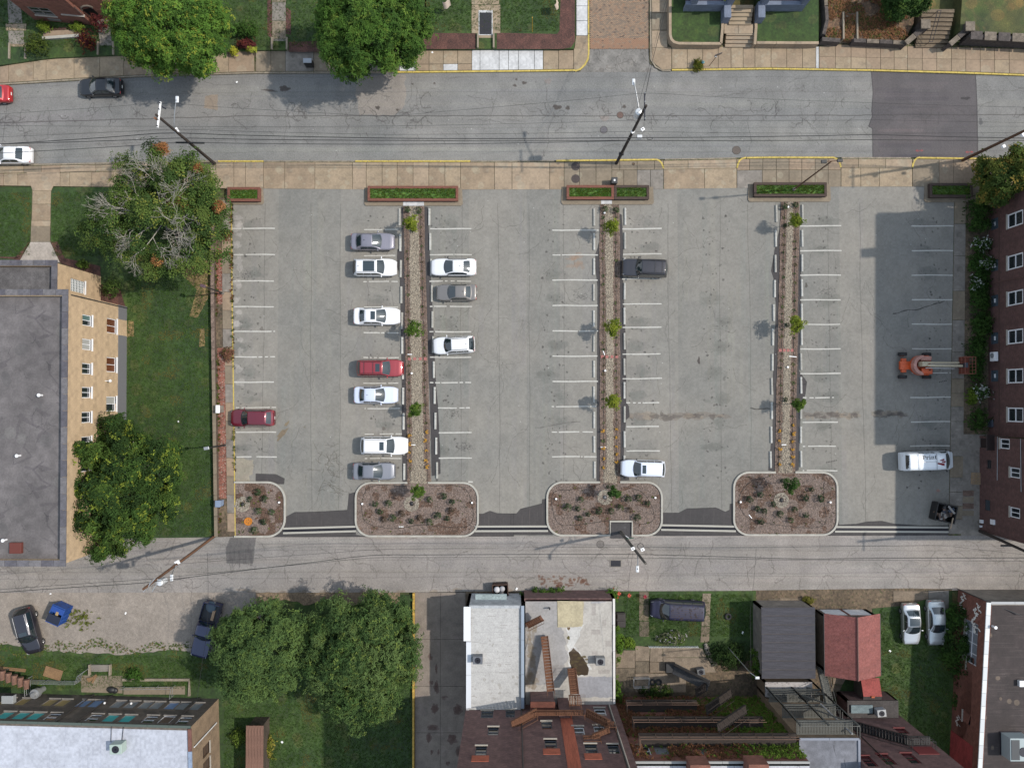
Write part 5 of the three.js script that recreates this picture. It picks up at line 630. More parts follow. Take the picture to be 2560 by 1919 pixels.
car(15, 1158, 236, 1312, 596, 'S', { kind: 'saloon', m: paint(lin(.5, .51, .52), .7, .32), sunroof: [-.19, .0, .8], f: .98 }, 'silver saloon with a black glass roof on the grass', 'car', ALLEY + .06, .01);
car(15, 1372, 206, 1530, 602, 'S', { kind: 'coupe', m: paint(lin(.42, .45, .46), .7, .3), f: .98, sideGlass: [[-.3, .12]] }, 'silver green coupe on the grass beside the ivy wall', 'car', ALLEY + .06, .02);
{ // white lettered delivery van
  const [o, r, L] = car(11, 1150, 568, 1612, 755, 'E', { kind: 'van', m: paint(lin(.62, .65, .68), 0, .42), W: 2.0, sideGlass: [[.16, .3]], mirror: mTrim }, 'white delivery van with black lettering and red marks, parked by the brick building', 'van', LOT, .03, 'delivery_van');
  for (const u of [-.27, .055]) part(o, 'roof_rack', merge([gridGeo(1, 8, (a, b) => r.top(u + (a - .5) * .012, lerp(-1, 1, b), .1)), bar(r.top(u, .95, 0), r.top(u, .95, .1), .02), bar(r.top(u, -.95, 0), r.top(u, -.95, .1), .02)]), flat(base(196, 204, 214), .3, .5));
  part(o, 'roof_ladder', gridGeo(8, 1, (a, b) => r.top(lerp(-.3, .12, a), -.02 + b * .05, .12)), flat(base(230, 230, 232), .4, .3));
  const t = canvasTex(1024, 256, (x, w, h) => { x.clearRect(0, 0, w, h); x.fillStyle = 'rgb(34,36,42)'; x.font = 'bold 250px serif'; x.textAlign = 'center'; x.fillText('Print', 540, 215); }); t.wrapS = t.wrapT = THREE.ClampToEdgeWrapping;
  const al = new THREE.MeshStandardMaterial({ map: t, transparent: true, alphaTest: .4, roughness: .4, side: THREE.DoubleSide });
  const letter = gridGeo(12, 4, (a, b) => r.side(lerp(-.33, .15, a), lerp(.2, 1, b), -1, .016)); const uv = letter.attributes.uv; for (let i = 0, n = 0; i <= 12; i++) for (let j = 0; j <= 4; j++, n++) uv.setXY(n, 1 - i / 12, j / 4); for (let n = 0; n < uv.count; n++) uv.setX(n, uv.getX(n)); part(o, 'lettering', letter, al);
  const lt = gridGeo(10, 4, (a, b) => r.top(lerp(-.3, .13, a), lerp(-.9, -.2, b), .017)); const u2 = lt.attributes.uv; for (let i = 0, n = 0; i <= 10; i++) for (let j = 0; j <= 4; j++, n++) u2.setXY(n, i / 10, 1 - j / 4); part(o, 'lettering', lt, al);
  const red = flat(base(150, 30, 46), .5); for (const [a, b, t0, t1] of [[.12, .2, -.35, -.12], [.06, .2, .25, .6], [.15, .22, -.05, .2]]) part(o, 'red_mark', gridGeo(4, 2, (p, q) => r.top(lerp(a, b, p), lerp(t0, t1, q) * (1 - .5 * (1 - p)), .018)), red);
}
{ // blue pickup
  const A = at(12, 1840, 232, .9), B = at(12, 1712, 705, .8), c = A.clone().lerp(B, .5), L = A.distanceTo(B) * .99, o = thing('pickup_truck', 'blue pickup truck with a plank in its open bed, half under the tree', 'pickup', V3(c.x, ALLEY + .02, c.z), -Math.PI / 2 - Math.atan2(A.x - B.x, B.z - A.z), GR), m = paint(base(26, 38, 90), .2);
  const r = buildCar(o, { kind: 'boxy', L, W: 1.9, m, sideGlass: [[-.13, .0], [.01, .12]], shape: { bed: 1, A: .16, B: .07, C: -.12, D: -.15, H: 1.7, tail: .72, belt: 1.05, hood: 1.03 } });
  const x0 = -.49 * L, x1 = -.165 * L, w = .95, inM = flat(lin(.02, .022, .026), .7);
  part(o, 'bed_side', rbx(x1 - x0, .5, .1, .03, (x0 + x1) / 2, .88, -w + .05), m); part(o, 'bed_side', rbx(x1 - x0, .5, .1, .03, (x0 + x1) / 2, .88, w - .05), m); part(o, 'tailgate', rbx(.08, .5, 2 * w - .22, .03, x0 + .05, .88, 0), m); part(o, 'bed_floor', bx(x1 - x0, .04, 2 * w - .2, (x0 + x1) / 2, .77, 0), inM); part(o, 'bulkhead', bx(.05, .5, 2 * w - .22, x1 - .02, .9, 0), inM); part(o, 'bed_rail', [bar(V3(x0, 1.15, -w + .05), V3(x1, 1.15, -w + .05), .025), bar(V3(x0, 1.15, w - .05), V3(x1, 1.15, w - .05), .025)], mTrim);
  const q = V3(lerp(x0, x1, .62), .83, -.35).applyAxisAngle(V3(0, 1, 0), o.rotation.y).add(o.position), pl = solo('plank_bundle', merge([rbx(1.1, .06, .3, .01, 0, 0, 0), rbx(1.0, .06, .28, .01, .03, .065, .01)]), surf([196, 164, 132], 1, [[9, .1], [40, .12, .2]], 111, { px: 128 }), 'tan planks lying in the bed of the blue pickup', 'planks'); pl.position.copy(q); pl.rotation.y = o.rotation.y;
  const q2 = V3(lerp(x0, x1, .2), .86, .1).applyAxisAngle(V3(0, 1, 0), o.rotation.y).add(o.position), tp = solo('tarpaulin_heap', new THREE.SphereGeometry(.55, 14, 8).scale(1, .2, 1.1), flat(base(86, 104, 118), .6), 'grey blue tarpaulin heap at the tail of the pickup bed', 'tarpaulin'); tp.position.copy(q2);
}
{ // boom lift: parts modelled lying along +x, platform over the path
  const P = at(7, 1290, 1497, .8), or = surf([226, 96, 44], 2, [[7, .1], [60, .08], [256, .08]], 112, { px: 128, rough: .45 }), pale = surf([206, 150, 136], 2, [[7, .1], [256, .08]], 113, { px: 128, rough: .5 }), cream = surf([204, 190, 162], 2, [[7, .1], [60, .1]], 114, { px: 128, rough: .5 }), o = thing('boom_lift', 'orange boom lift with cream arms and a caged platform in the building shade', 'boom lift', V3(P.x, LOT, P.z), -.01);
  part(o, 'chassis', [rbx(2.9, .35, .9, .06, -.35, .62, 0), rbx(.5, .3, 1.5, .05, -1.35, .55, 0), rbx(.5, .3, 1.6, .05, 1.15, .55, 0)], or);
  for (const x of [-1.4, 1.15]) for (const z of [-1, 1]) { const w = part(o, 'wheel', wheelG, mTyre); w.scale.set(1.35, 1.35, 1.6); w.position.set(x, .45, z * 1.2); part(w, 'rim', rimG, or); }
  const tt = new THREE.Shape(); tt.moveTo(-.75, 0); tt.absarc(.15, 0, 1.0, Math.PI * .5, Math.PI * 1.5, false); tt.lineTo(1.0, -1.0); tt.lineTo(1.2, -.6); tt.lineTo(1.2, .6); tt.lineTo(1.0, 1.0); tt.lineTo(.15, 1.0);
  part(o, 'turntable', new THREE.ExtrudeGeometry(tt, { depth: .25, bevelEnabled: true, bevelSize: .04, bevelThickness: .04 }).rotateX(Math.PI / 2).translate(0, 1.08, 0), or);
  const cw = new THREE.Shape(); cw.absarc(.15, 0, 1.0, Math.PI * .5, Math.PI * 1.5, false); cw.absarc(.15, 0, .72, Math.PI * 1.5, Math.PI * .5, true); part(o, 'counterweight', new THREE.ExtrudeGeometry(cw, { depth: .5, bevelEnabled: true, bevelSize: .03, bevelThickness: .03 }).rotateX(Math.PI / 2).translate(0, 1.62, 0), pale);
  part(o, 'engine_cover', rbx(1.15, .55, .62, .1, .55, 1.38, .62), or); part(o, 'tank_cover', rbx(1.15, .5, .5, .12, .5, 1.36, -.7), pale); part(o, 'exhaust', cyl(.05, .05, .35, .75, 1.72, .52, 8), mTrim); part(o, 'riser', rbx(.65, .9, .5, .05, .05, 1.75, -.1), cream);
  part(o, 'lower_arm', rbx(3.4, .24, .2, .03, 1.9, 2.0, -.24), cream); part(o, 'upper_arm', rbx(3.6, .26, .22, .03, 2.0, 2.25, .08), cream); part(o, 'hydraulic_ram', [bar(V3(.3, 1.7, .3), V3(3.2, 1.95, .34), .045), bar(V3(.6, 1.95, -.08), V3(3.4, 2.1, -.08), .03)], mChrome); part(o, 'jib_knuckle', rbx(.5, .5, .4, .08, 3.85, 2.0, .05), mTrim);
  const pf = part(o, 'platform', bx(1.1, .06, 1.75, 4.55, 1.35, 0), surf([128, 66, 48], 1, [[9, .12]], 115, { px: 64 })), rl = []; const X0 = 4.0, X1 = 5.1, Zs = [-.87, .87]; for (const y of [1.85, 2.4]) { for (const z of Zs) rl.push(bar(V3(X0, y, z), V3(X1, y, z), .022)); for (const x of [X0, X1]) rl.push(bar(V3(x, y, -.87), V3(x, y, .87), .022)); } for (const x of [X0, 4.37, 4.73, X1]) for (const z of Zs) rl.push(bar(V3(x, 1.35, z), V3(x, 2.4, z), .02)); for (const z of [-.5, -.17, .17, .5]) rl.push(bar(V3(X1, 1.35, z), V3(X1, 2.4, z), .02)); part(pf, 'guard_rail', merge(rl), flat(base(176, 104, 84), .6)); part(o, 'control_box', rbx(.3, .3, .5, .04, 4.15, 2.3, 0), flat(base(74, 84, 96), .6));
}
// containers
function skip(p, turn, w, d, h, m, name, label, inside) { const o = thing(name, label, 'dumpster', p, turn), t = .05; for (const [g, n] of [[bx(w, h, t, 0, h / 2, -d / 2), 'side'], [bx(w, h, t, 0, h / 2, d / 2), 'side'], [bx(t, h, d - t - .01, -w / 2 + t / 2, h / 2, 0), 'end'], [bx(t, h, d - t - .01, w / 2 - t / 2, h / 2, 0), 'end'], [bx(w - .1, .05, d - .1, 0, .06, 0), 'floor']]) part(o, n, g, m); const r = []; for (const z of [-d / 2, d / 2]) r.push(rbx(w + .12, .08, .1, .02, 0, h + .02, z)); for (const x of [-w / 2, w / 2]) r.push(rbx(.1, .075, d - .1, .02, x, h + .02, 0)); part(o, 'rim', merge(r), m); for (let k = 0; k < 4; k++) for (const z of [-1, 1]) part(o, 'rib', bx(.08, h - .1, .06, lerp(-w / 2 + .2, w / 2 - .2, k / 3), h / 2, z * (d / 2 + .05)), m); inside && inside(o); return o; }
{ const p = at(12, 510, 325, .8), m = surf([38, 84, 164], 2, [[7, .12], [60, .1]], 116, { px: 128, rough: .55 }); skip(V3(p.x, ALLEY + .02, p.z), 1.16, 1.85, 1.35, 1.35, m, 'dumpster', 'blue metal dumpster on the gravel lot', (o) => { part(o, 'lid', rbx(.92, .05, 1.4, .02, -.44, 1.43, 0, 0, 0, .06), flat(base(34, 40, 62), .5)); part(o, 'lid', rbx(.6, .05, 1.4, .02, .55, 1.42, 0, 0, 0, -.05), flat(base(36, 82, 170), .5)); part(o, 'rubbish', rbx(.4, .15, .3, .05, .25, 1.4, .1), flat(base(190, 160, 110), .8)); }); }
{ const p = at(11, 1515, 1108, .7), m = surf([44, 42, 42], 2, [[7, .2], [60, .15]], 117, { px: 128, rough: .6 }), o = skip(V3(p.x, LOT, p.z), -.22, 2.05, 1.75, 1.15, m, 'dumpster', 'black scrap container overflowing with junk at the corner of the lot'), R = rnd(118); for (let i = 0; i < 22; i++) part(o, 'scrap', rbx(.2 + R() * .8, .05 + R() * .15, .08 + R() * .25, .02, (R() - .5) * 1.4, .75 + R() * .5, (R() - .5) * 1.1, R() * 3, (R() - .5) * .5, (R() - .5) * .5), flat([base(150, 120, 100), base(70, 66, 66), base(176, 170, 164), base(60, 70, 88), base(110, 90, 80)][i % 5], .8)); part(o, 'scrap', bx(.1, .08, 1.2, .75, 1.2, .9, .1, .2), flat(base(196, 172, 146), .8)); }
{ const p = at(13, 2110, 120, .7), m = surf([84, 62, 52], 2, [[7, .2], [60, .2]], 119, { px: 128 }); skip(V3(p.x, ALLEY + .02, p.z), .05, 1.6, 1.2, 1.0, m, 'dumpster', 'rusty open dumpster with white bags behind the white roof', (o) => { for (const [x, z, s, c] of [[-.35, -.1, .33, 232], [.2, -.15, .3, 190], [.1, .3, .28, 70]]) part(o, 'bag', new THREE.IcosahedronGeometry(s, 2).scale(1, .7, 1).translate(x, .9, z), flat(base(c, c, c + 4), .6)); }); }
// ---------------------------------------------------------------- trees and garden shrubs
const TREES = 'broadleaf trees around the lot';
function tree(nx, ny, o) { // crown centre seen at picture point (nx, ny), cy metres up
  const c = px(nx, ny, o.cy), t = thing('tree', o.label, 'tree', V3(c.x + (o.bx || 0), o.y0 || 0, c.z + (o.bz || 0)), 0, TREES), k = (CAM_H - o.cy) / FOCAL, cc = V3(-(o.bx || 0), o.cy - (o.y0 || 0), -(o.bz || 0));
  limbs(t, { p: V3(0, -.1, 0), len: o.trunk || o.cy * .42, r: o.r || .26, levels: o.levels || 4, fork: 5, spread: o.spread || .9, rise: .75, first: 1.05, seed: o.seed, mat: o.bark });
  crown(t, { c: cc, rx: o.rx * k - o.cr * .6, rz: o.rz * k - o.cr * .6, ry: o.ry, clumps: o.clumps, n: o.n, cr: o.cr, tones: o.tones, tip: o.tip, tipC: o.tipC, geo: SPRAY[o.g || 0], ls: o.ls || 1, seed: o.seed, fill: o.fill || .5, lobe: o.lobe, skip: o.skip });
  return [t, cc, k];
}
tree(428, 68, { label: 'bright green full tree at the north kerb beside the brick house', cy: 6.2, rx: 152, rz: 122, ry: 3.6, clumps: 210, n: 16000, cr: .85, ls: .85, tones: [green(90, 126, 48), green(80, 114, 44), green(102, 136, 54), green(72, 104, 42)], tip: .1, tipC: green(140, 150, 58), seed: 5, lobe: .1 });
tree(925, 68, { label: 'dark green full tree at the north kerb beside the mulch bed', cy: 6.4, rx: 152, rz: 128, ry: 3.8, clumps: 220, n: 17000, cr: .8, tones: [green(82, 116, 46), green(72, 104, 42), green(94, 126, 52), green(64, 94, 40)], tip: .1, tipC: green(104, 126, 52), seed: 8, lobe: .1, ls: .78 });
{ // half bare tree: living tufts, bleached twigs and a few rusty sprays
  const [t, cc] = tree(402, 545, { label: 'half bare tree with bleached branches and rusty leaves at the corner of the lot', cy: 6.0, rx: 190, rz: 180, ry: 3.0, clumps: 190, n: 11500, cr: .85, tones: [green(84, 108, 50), green(74, 98, 46), green(96, 116, 54), green(68, 92, 46)], tip: .08, tipC: green(126, 132, 60), seed: 12, fill: .35, lobe: .12, g: 1, bark: greyWood, r: .3, levels: 4, ls: 1.25, skip: (d, R) => d.z * .8 - Math.abs(d.x - .1) * .35 > .05 && R() < .66 });
  const R = rnd(120), tw = []; (function () { for (let i = 0; i < 13; i++) { const az = i / 13 * 6.283 + R() * .4; (function grow(a, d, len, r, lv) { const b = a.clone().addScaledVector(d, len); tw.push(bar(a, b, r, r * .72, lv > 2 ? 3 : 5)); if (lv > 5) return; const n = lv < 2 ? 2 : 2 + (R() < .5 ? 1 : 0); for (let q = 0; q < n; q++) { const nd = d.clone().add(V3((R() - .5) * 1.5, (R() - .42) * .7, (R() - .5) * 1.5)).normalize(); grow(b, nd, len * lerp(.58, .84, R()), r * .7, lv + 1); } })(V3(cc.x + Math.cos(az) * .6, 5.2 + R(), cc.z + Math.sin(az) * .6), V3(Math.cos(az), .45 + R() * .3, Math.sin(az)).normalize(), 1.7, .07, 0); } })();
  part(t, 'bare_branches', merge(tw), flat(base(188, 182, 170), .85));
  for (const [c, x, y, s] of [[0, 1400, 1290, .9], [4, 1370, 590, .85], [4, 1520, 60, 1.2], [0, 1720, 1465, .6], [4, 1880, 120, .6]]) { const p = at(c, x, y, 6.6).sub(t.position); crown(t, { name: 'rusty_leaves', c: p, rx: .6 * s, ry: .5, rz: .6 * s, clumps: 8, n: 150, cr: .4 * s, tones: [green(156, 104, 64), green(140, 92, 56), green(170, 122, 80)], tip: .1, tipC: green(196, 146, 88), geo: SPRAY[1], seed: x, fill: .3 }); }
}
tree(298, 1215, { label: 'tall loose tree with yellow tips against the tan building', cy: 6.5, rx: 150, rz: 186, ry: 3.6, clumps: 170, n: 11500, cr: .8, ls: .9, tones: [green(64, 90, 38), green(54, 78, 34), green(76, 100, 42), green(48, 70, 32)], tip: .09, tipC: green(130, 144, 54), seed: 21, fill: .3, lobe: .11, bx: .6, bz: -.4, bark: greyWood });
tree(650, 1626, { label: 'dense green tree over the blue pickup', cy: 5.4, rx: 126, rz: 128, ry: 3.2, clumps: 230, n: 17000, cr: .7, tones: [green(84, 108, 60), green(74, 98, 54), green(94, 118, 64)], tip: .1, tipC: green(108, 130, 64), seed: 33, lobe: .07, ls: .68, y0: .1 });
tree(905, 1642, { label: 'broad dense tree beside the yellow kerb wall', cy: 5.4, rx: 152, rz: 168, ry: 3.4, clumps: 270, n: 21000, cr: .75, tones: [green(86, 110, 60), green(74, 100, 52), green(98, 120, 68), green(68, 92, 50)], tip: .1, tipC: green(116, 134, 66), seed: 41, lobe: .07, ls: .68, y0: .1 });
tree(2530, 440, { label: 'yellowing tree at the corner of the brick building', cy: 3.8, rx: 88, rz: 72, ry: 2.4, clumps: 60, n: 4200, cr: .7, tones: [green(80, 98, 42), green(66, 86, 38), green(98, 108, 46)], tip: .14, tipC: green(150, 130, 60), seed: 52, lobe: .16, r: .12 });
tree(2264, -6, { label: 'round dark tree above the wild bank', cy: 3.4, rx: 58, rz: 52, ry: 1.7, clumps: 44, n: 3000, cr: .55, tones: [green(60, 88, 38), green(50, 76, 32)], tip: .1, tipC: green(90, 112, 48), seed: 57, lobe: .06, r: .1, y0: .8 });
// shrub masses in gardens: [sheet, x, y, half width, half depth (sheet px), height, tones, label]
function bush(c, x, y, rx, rz, h, tones, label, o = {}) {
  const y0 = o.y0 ?? .1, p = at(c, x, y, y0 + h * .5), k = K / FOCAL * (CAM_H - y0 - h * .5), a = rx * k, b = rz * k, t = thing(o.name || 'garden_shrub', label, o.cat || 'shrub', V3(p.x, y0, p.z), 0, o.group || 'garden shrubs and climbers');
  crown(t, { name: 'foliage', c: V3(0, h * .5, 0), rx: a * .8, ry: h * .45, rz: b * .8, clumps: Math.round(18 + a * b * 6), n: Math.round((o.n || 240) * Math.max(1, a * b)), cr: Math.min(a, b) * .38 + .1, tones, tip: o.tip ?? .12, tipC: o.tipC || tones[0].clone().multiplyScalar(1.4), geo: o.geo || SPRAY[2], ls: o.ls || 1.2, seed: x + y, fill: .45, lobe: o.lobe ?? .1 });
  part(t, 'stem', merge([bar(V3(0, -.05, 0), V3(.05, h * .5, .03), .04, .025), bar(V3(0, 0, 0), V3(-a * .3, h * .5, b * .2), .03, .02), bar(V3(0, 0, 0), V3(a * .3, h * .5, -b * .2), .03, .02)]), wood); return t;
}
const LG = [green(110, 130, 46), green(98, 120, 42)], OL = [green(76, 92, 36), green(88, 100, 40), green(66, 84, 32)], PUR = [green(92, 42, 44), green(74, 34, 40), green(110, 56, 46)], IVY = [green(56, 84, 34), green(46, 70, 30), green(70, 98, 40)];
bush(0, 362, 225, 52, 46, 1.0, LG, 'small clipped light green shrub below the brick house wall', { y0: .4 }); bush(0, 308, 395, 104, 104, 1.6, OL, 'large olive dome shrub beside the front steps', { y0: .4 }); bush(0, 735, 350, 80, 95, 1.5, PUR, 'dark red leaved shrub in the front lawn', { y0: .4, tipC: green(150, 90, 50) }); bush(0, 870, 190, 90, 70, 2.2, PUR, 'purple leaved shrub by the arched door', { y0: .4 }); bush(0, 660, 228, 85, 32, .6, LG, 'light green low planting along the house wall', { y0: .4 });
bush(0, 2110, 245, 150, 68, 1.3, [green(70, 100, 40), green(60, 90, 36)], 'green clipped hedge beside the concrete walk', { y0: .4, n: 300 }); bush(0, 2110, 385, 105, 50, .9, PUR, 'dark red planting below the hedge', { y0: .3 }); bush(0, 2015, 440, 26, 28, .6, [green(176, 176, 60)], 'small yellow flowering clump under the bright tree', { y0: .3 }); bush(0, 2165, 425, 40, 24, .6, [green(160, 168, 64)], 'yellow flowering clump in front of the red planting', { y0: .3 });
bush(4, 955, 840, 82, 105, 1.8, [green(74, 94, 40), green(62, 82, 36)], 'dense green shrub at the corner of the tan building'); bush(4, 705, 622, 52, 28, 1.0, [green(84, 104, 42)], 'small green shrub beside the front path'); bush(5, -265, 370, 40, 40, .8, [green(128, 76, 52), green(140, 92, 60)], 'rusty bush at the edge of the westernmost stalls', { y0: LOT });
bush(4, 1965, 1400, 50, 55, .7, [green(130, 92, 74), green(104, 92, 52)], 'straggly brownish bush on the edging strip', { y0: LOT });
for (const [c, x, y, rx, rz, h, w] of [[7, 1840, 130, 130, 130, 1.6, 'nearest the corner tree'], [7, 1850, 290, 120, 70, 1.4, 'above the first white flowers'], [7, 1820, 940, 95, 100, 1.4, 'beside the third grated window'], [7, 1860, 1150, 95, 90, 1.5, 'below the middle of the brick wall'], [7, 1810, 1360, 90, 110, 1.3, 'beside the lift platform'], [7, 1790, 1570, 80, 90, 1.1, 'below the lift platform'], [11, 1760, 110, 55, 80, 1.0, 'bright green, below the last white flowers'], [11, 1820, 300, 95, 110, 1.4, 'beside the grey condenser']]) bush(c, x, y, rx, rz, h, w.startsWith('bright') ? LG : IVY, `green climber mass ${w} against the brick building`, { y0: LOT });
for (const [c, x, y, rx, rz, w] of [[7, 1870, 440, 105, 70, 'topmost'], [7, 1895, 615, 80, 65, 'second from the top'], [7, 1810, 800, 85, 65, 'third from the top'], [11, 1855, 75, 85, 85, 'lowest']]) bush(c, x, y, rx, rz, 1.4, IVY, `white flowering shrub, ${w} of those against the brick building`, { y0: LOT, tip: .2, tipC: lin(.36, .37, .34) });
bush(7, 1835, 900, 80, 760, .9, IVY, 'long low ivy carpet along the foot of the brick building', { y0: LOT, n: 330 }); bush(12, 1155, 855, 78, 55, .9, [green(64, 96, 36)], 'round green shrub beside the concrete steps'); bush(13, 115, 1480, 50, 110, .8, [green(150, 140, 62), green(112, 120, 48)], 'yellow green planting along the brown shed'); bush(12, 2060, 1400, 80, 70, .8, [green(96, 116, 46)], 'loose green planting south of the grass');
bush(14, 915, 620, 32, 200, 2.4, [green(96, 128, 44), green(80, 112, 40)], 'bright green climber along the side of the white annex'); bush(14, 905, 1000, 45, 150, 3.2, [green(92, 124, 42), green(76, 106, 38)], 'tall climber at the corner of the white annex'); bush(14, 290, 150, 280, 38, 1.0, [green(66, 92, 38), green(84, 108, 44)], 'weedy hedge behind the white annex', { n: 300 }); bush(14, 860, 160, 70, 60, 1.1, [green(84, 116, 44)], 'leafy plants with red blooms beside the white annex', { tip: .04, tipC: green(220, 80, 50) });
bush(14, 990, 580, 85, 50, .6, [green(110, 136, 48)], 'light green planting at the patio edge'); bush(14, 1390, 540, 190, 50, .7, [green(120, 122, 96), green(92, 112, 52)], 'pale flowering bed above the little white fence', { tip: .18, tipC: lin(.3, .28, .28) }); bush(14, 1860, 700, 210, 130, 1.2, [green(42, 62, 28), green(54, 74, 32)], 'dark overgrown thicket beside the dark flat roof', { n: 260 }); bush(14, 2110, 760, 55, 190, 2.0, [green(70, 98, 36), green(92, 118, 44)], 'green climber along the west wall of the dark roofed garage'); bush(14, 1250, 1010, 170, 60, .9, [green(50, 72, 30), green(72, 88, 36)], 'low dark plants in the sunken yard');
bush(15, 1640, 600, 110, 450, 2.2, IVY, 'long dark ivy mass along the brick wall', { n: 300 }); bush(15, 1660, 1080, 60, 60, .9, IVY, 'lowest ivy clump along the brick wall'); bush(15, 680, 1090, 42, 32, .7, [green(128, 140, 56)], 'small yellow green bush by the basement roof'); bush(15, 345, 215, 55, 26, .5, [green(120, 116, 52)], 'weeds along the alley behind the garages');
bush(2, 1608, 560, 36, 44, .7, [green(96, 104, 36), green(120, 116, 44)], 'bushy plant growing beside the fire hydrant', { y0: WALK });
// red blooms
for (const [x, y, w] of [[922, 152, 'leftmost'], [1010, 168, 'middle'], [1147, 178, 'rightmost and darkest']]) { const p = at(14, x, y, .7), o = thing('red_flower', `red flower bloom on a stalk, ${w} of three by the alley`, 'flower', V3(p.x, .1, p.z), 0, 'red blooms'); part(o, 'stalk', cyl(.015, .012, .7, 0, .35, 0, 5), mTuft[1]); const g = []; for (let k = 0; k < 7; k++) g.push(leafSpray(4, .2, .14, .04, k + 5).rotateY(k)); part(o, 'petals', merge(g).translate(0, .72, 0), flat(x > 1100 ? base(170, 40, 60) : base(226, 92, 66), .6)); }
// grass: countless tufts over the lawns
{
  const R = rnd(130), l = [], zones = [[318, 480, 533, 1338, 17000, .1], [-80, 480, 76, 640, 2600, .1], [130, 480, 330, 640, 3200, .1], [560, 1640, 1030, 2000, 15000, ALLEY + .06], [-80, 1638, 560, 1720, 5500, ALLEY + .06], [1560, 1485, 1880, 1590, 4500, ALLEY + .06], [2200, 1520, 2375, 1960, 8000, ALLEY + .06], [-80, -80, 1000, 118, 12000, .36], [1060, -80, 1400, 78, 4000, .46]];
  for (const [x0, y0, x1, y1, n, h] of zones) for (let i = 0; i < n; i++) { const nx = lerp(x0, x1, R()), ny = lerp(y0, y1, R()), p = px(nx, ny, h); const dry = vn(nx * .03, ny * .03, 77); p.y = h - .02; l.push({ p, s: lerp(.6, 1.4, R()), c: (dry > .24 ? green(112, 108, 56) : dry > .08 ? green(82, 106, 46) : green(68, 96, 40)).multiplyScalar(lerp(.85, 1.4, R())) }); }
  scatter(scene, 'lawn_grass', tuft(6, .1, .1, 133, .012), mLeaf, l); tag(scene.children[scene.children.length - 1], 'short mown grass covering the lawns', 'grass');
}
// ---------------------------------------------------------------- poles, lamps, wires, street furniture
const mPoleDark = surf([62, 52, 46], 1.5, [[9, .15], [60, .2]], 140, { px: 128 }), mPoleBrown = surf([112, 80, 58], 1.5, [[9, .15], [60, .2]], 141, { px: 128 }), mPoleGrey = surf([104, 98, 90], 1.5, [[9, .15], [60, .2]], 142, { px: 128 }), mGalv = flat(base(206, 208, 210), .4, .55), mAlu = flat(lin(.55, .56, .57), .4, .3);
function pole(b, t, h, m, label, fit, r = .17) { const B = at(...b), T = at(...t, h), o = thing('utility_pole', label, 'utility pole', V3(B.x, 0, B.z), 0, 'utility poles'), top = T.clone().sub(V3(B.x, 0, B.z)); part(o, 'shaft', bar(V3(0, -.1, 0), top, r, r * .68, 12), m); fit && fit(o, (f) => top.clone().multiplyScalar(f), V3(B.x, 0, B.z)); return o; }
const local = (O, c, x, y, h) => at(c, x, y, h).sub(O);
const lampArm = (o, a, b) => { const l = part(o, 'lamp_arm', tube([a, a.clone().lerp(b, .3).add(V3(0, .25, 0)), b.clone().add(V3(0, .15, 0)), b], .05, 14, 6), mGalv); part(l, 'luminaire', rbx(.3, .16, .62, .07, b.x, b.y + .05, b.z), mAlu); };
const box = (o, p, s = .45, name = 'junction_box') => part(o, name, rbx(s, .25, s, .03, p.x, p.y, p.z, .5), mWhitePl);
pole([0, 1855, 1415], [0, 1345, 990], 12.2, mPoleDark, 'dark utility pole by the half bare tree with a white crossarm', (o, f, O) => {
  const a = local(O, 0, 1360, 1100, 11.9), b = local(O, 0, 1385, 880, 11.9); part(o, 'crossarm', beam(a, b, .12, .14), mWhitePl); for (const t of [.05, .3, .7, .95]) part(o, 'insulator', cyl(.05, .04, .2, lerp(a.x, b.x, t), a.y + .17, lerp(a.z, b.z, t), 8), mGrate); part(o, 'crossarm', beam(local(O, 0, 1385, 915, 11.3), local(O, 0, 1430, 940, 11.3), .1, .1), mGrate); lampArm(o, f(.72), local(O, 0, 1530, 860, 10.4)); box(o, f(.68).add(V3(-.05, .1, -.15)), .42); part(o, 'fuse_holder', cyl(.1, .1, .4, a.x - .3, a.y - .2, a.z - .9, 8), flat(base(170, 120, 90), .6)); part(o, 'splice_case', bar(f(.5).add(V3(-1.2, 0, .1)), f(.5).add(V3(1.6, 0, .15)), .09), mBlackPl);
});
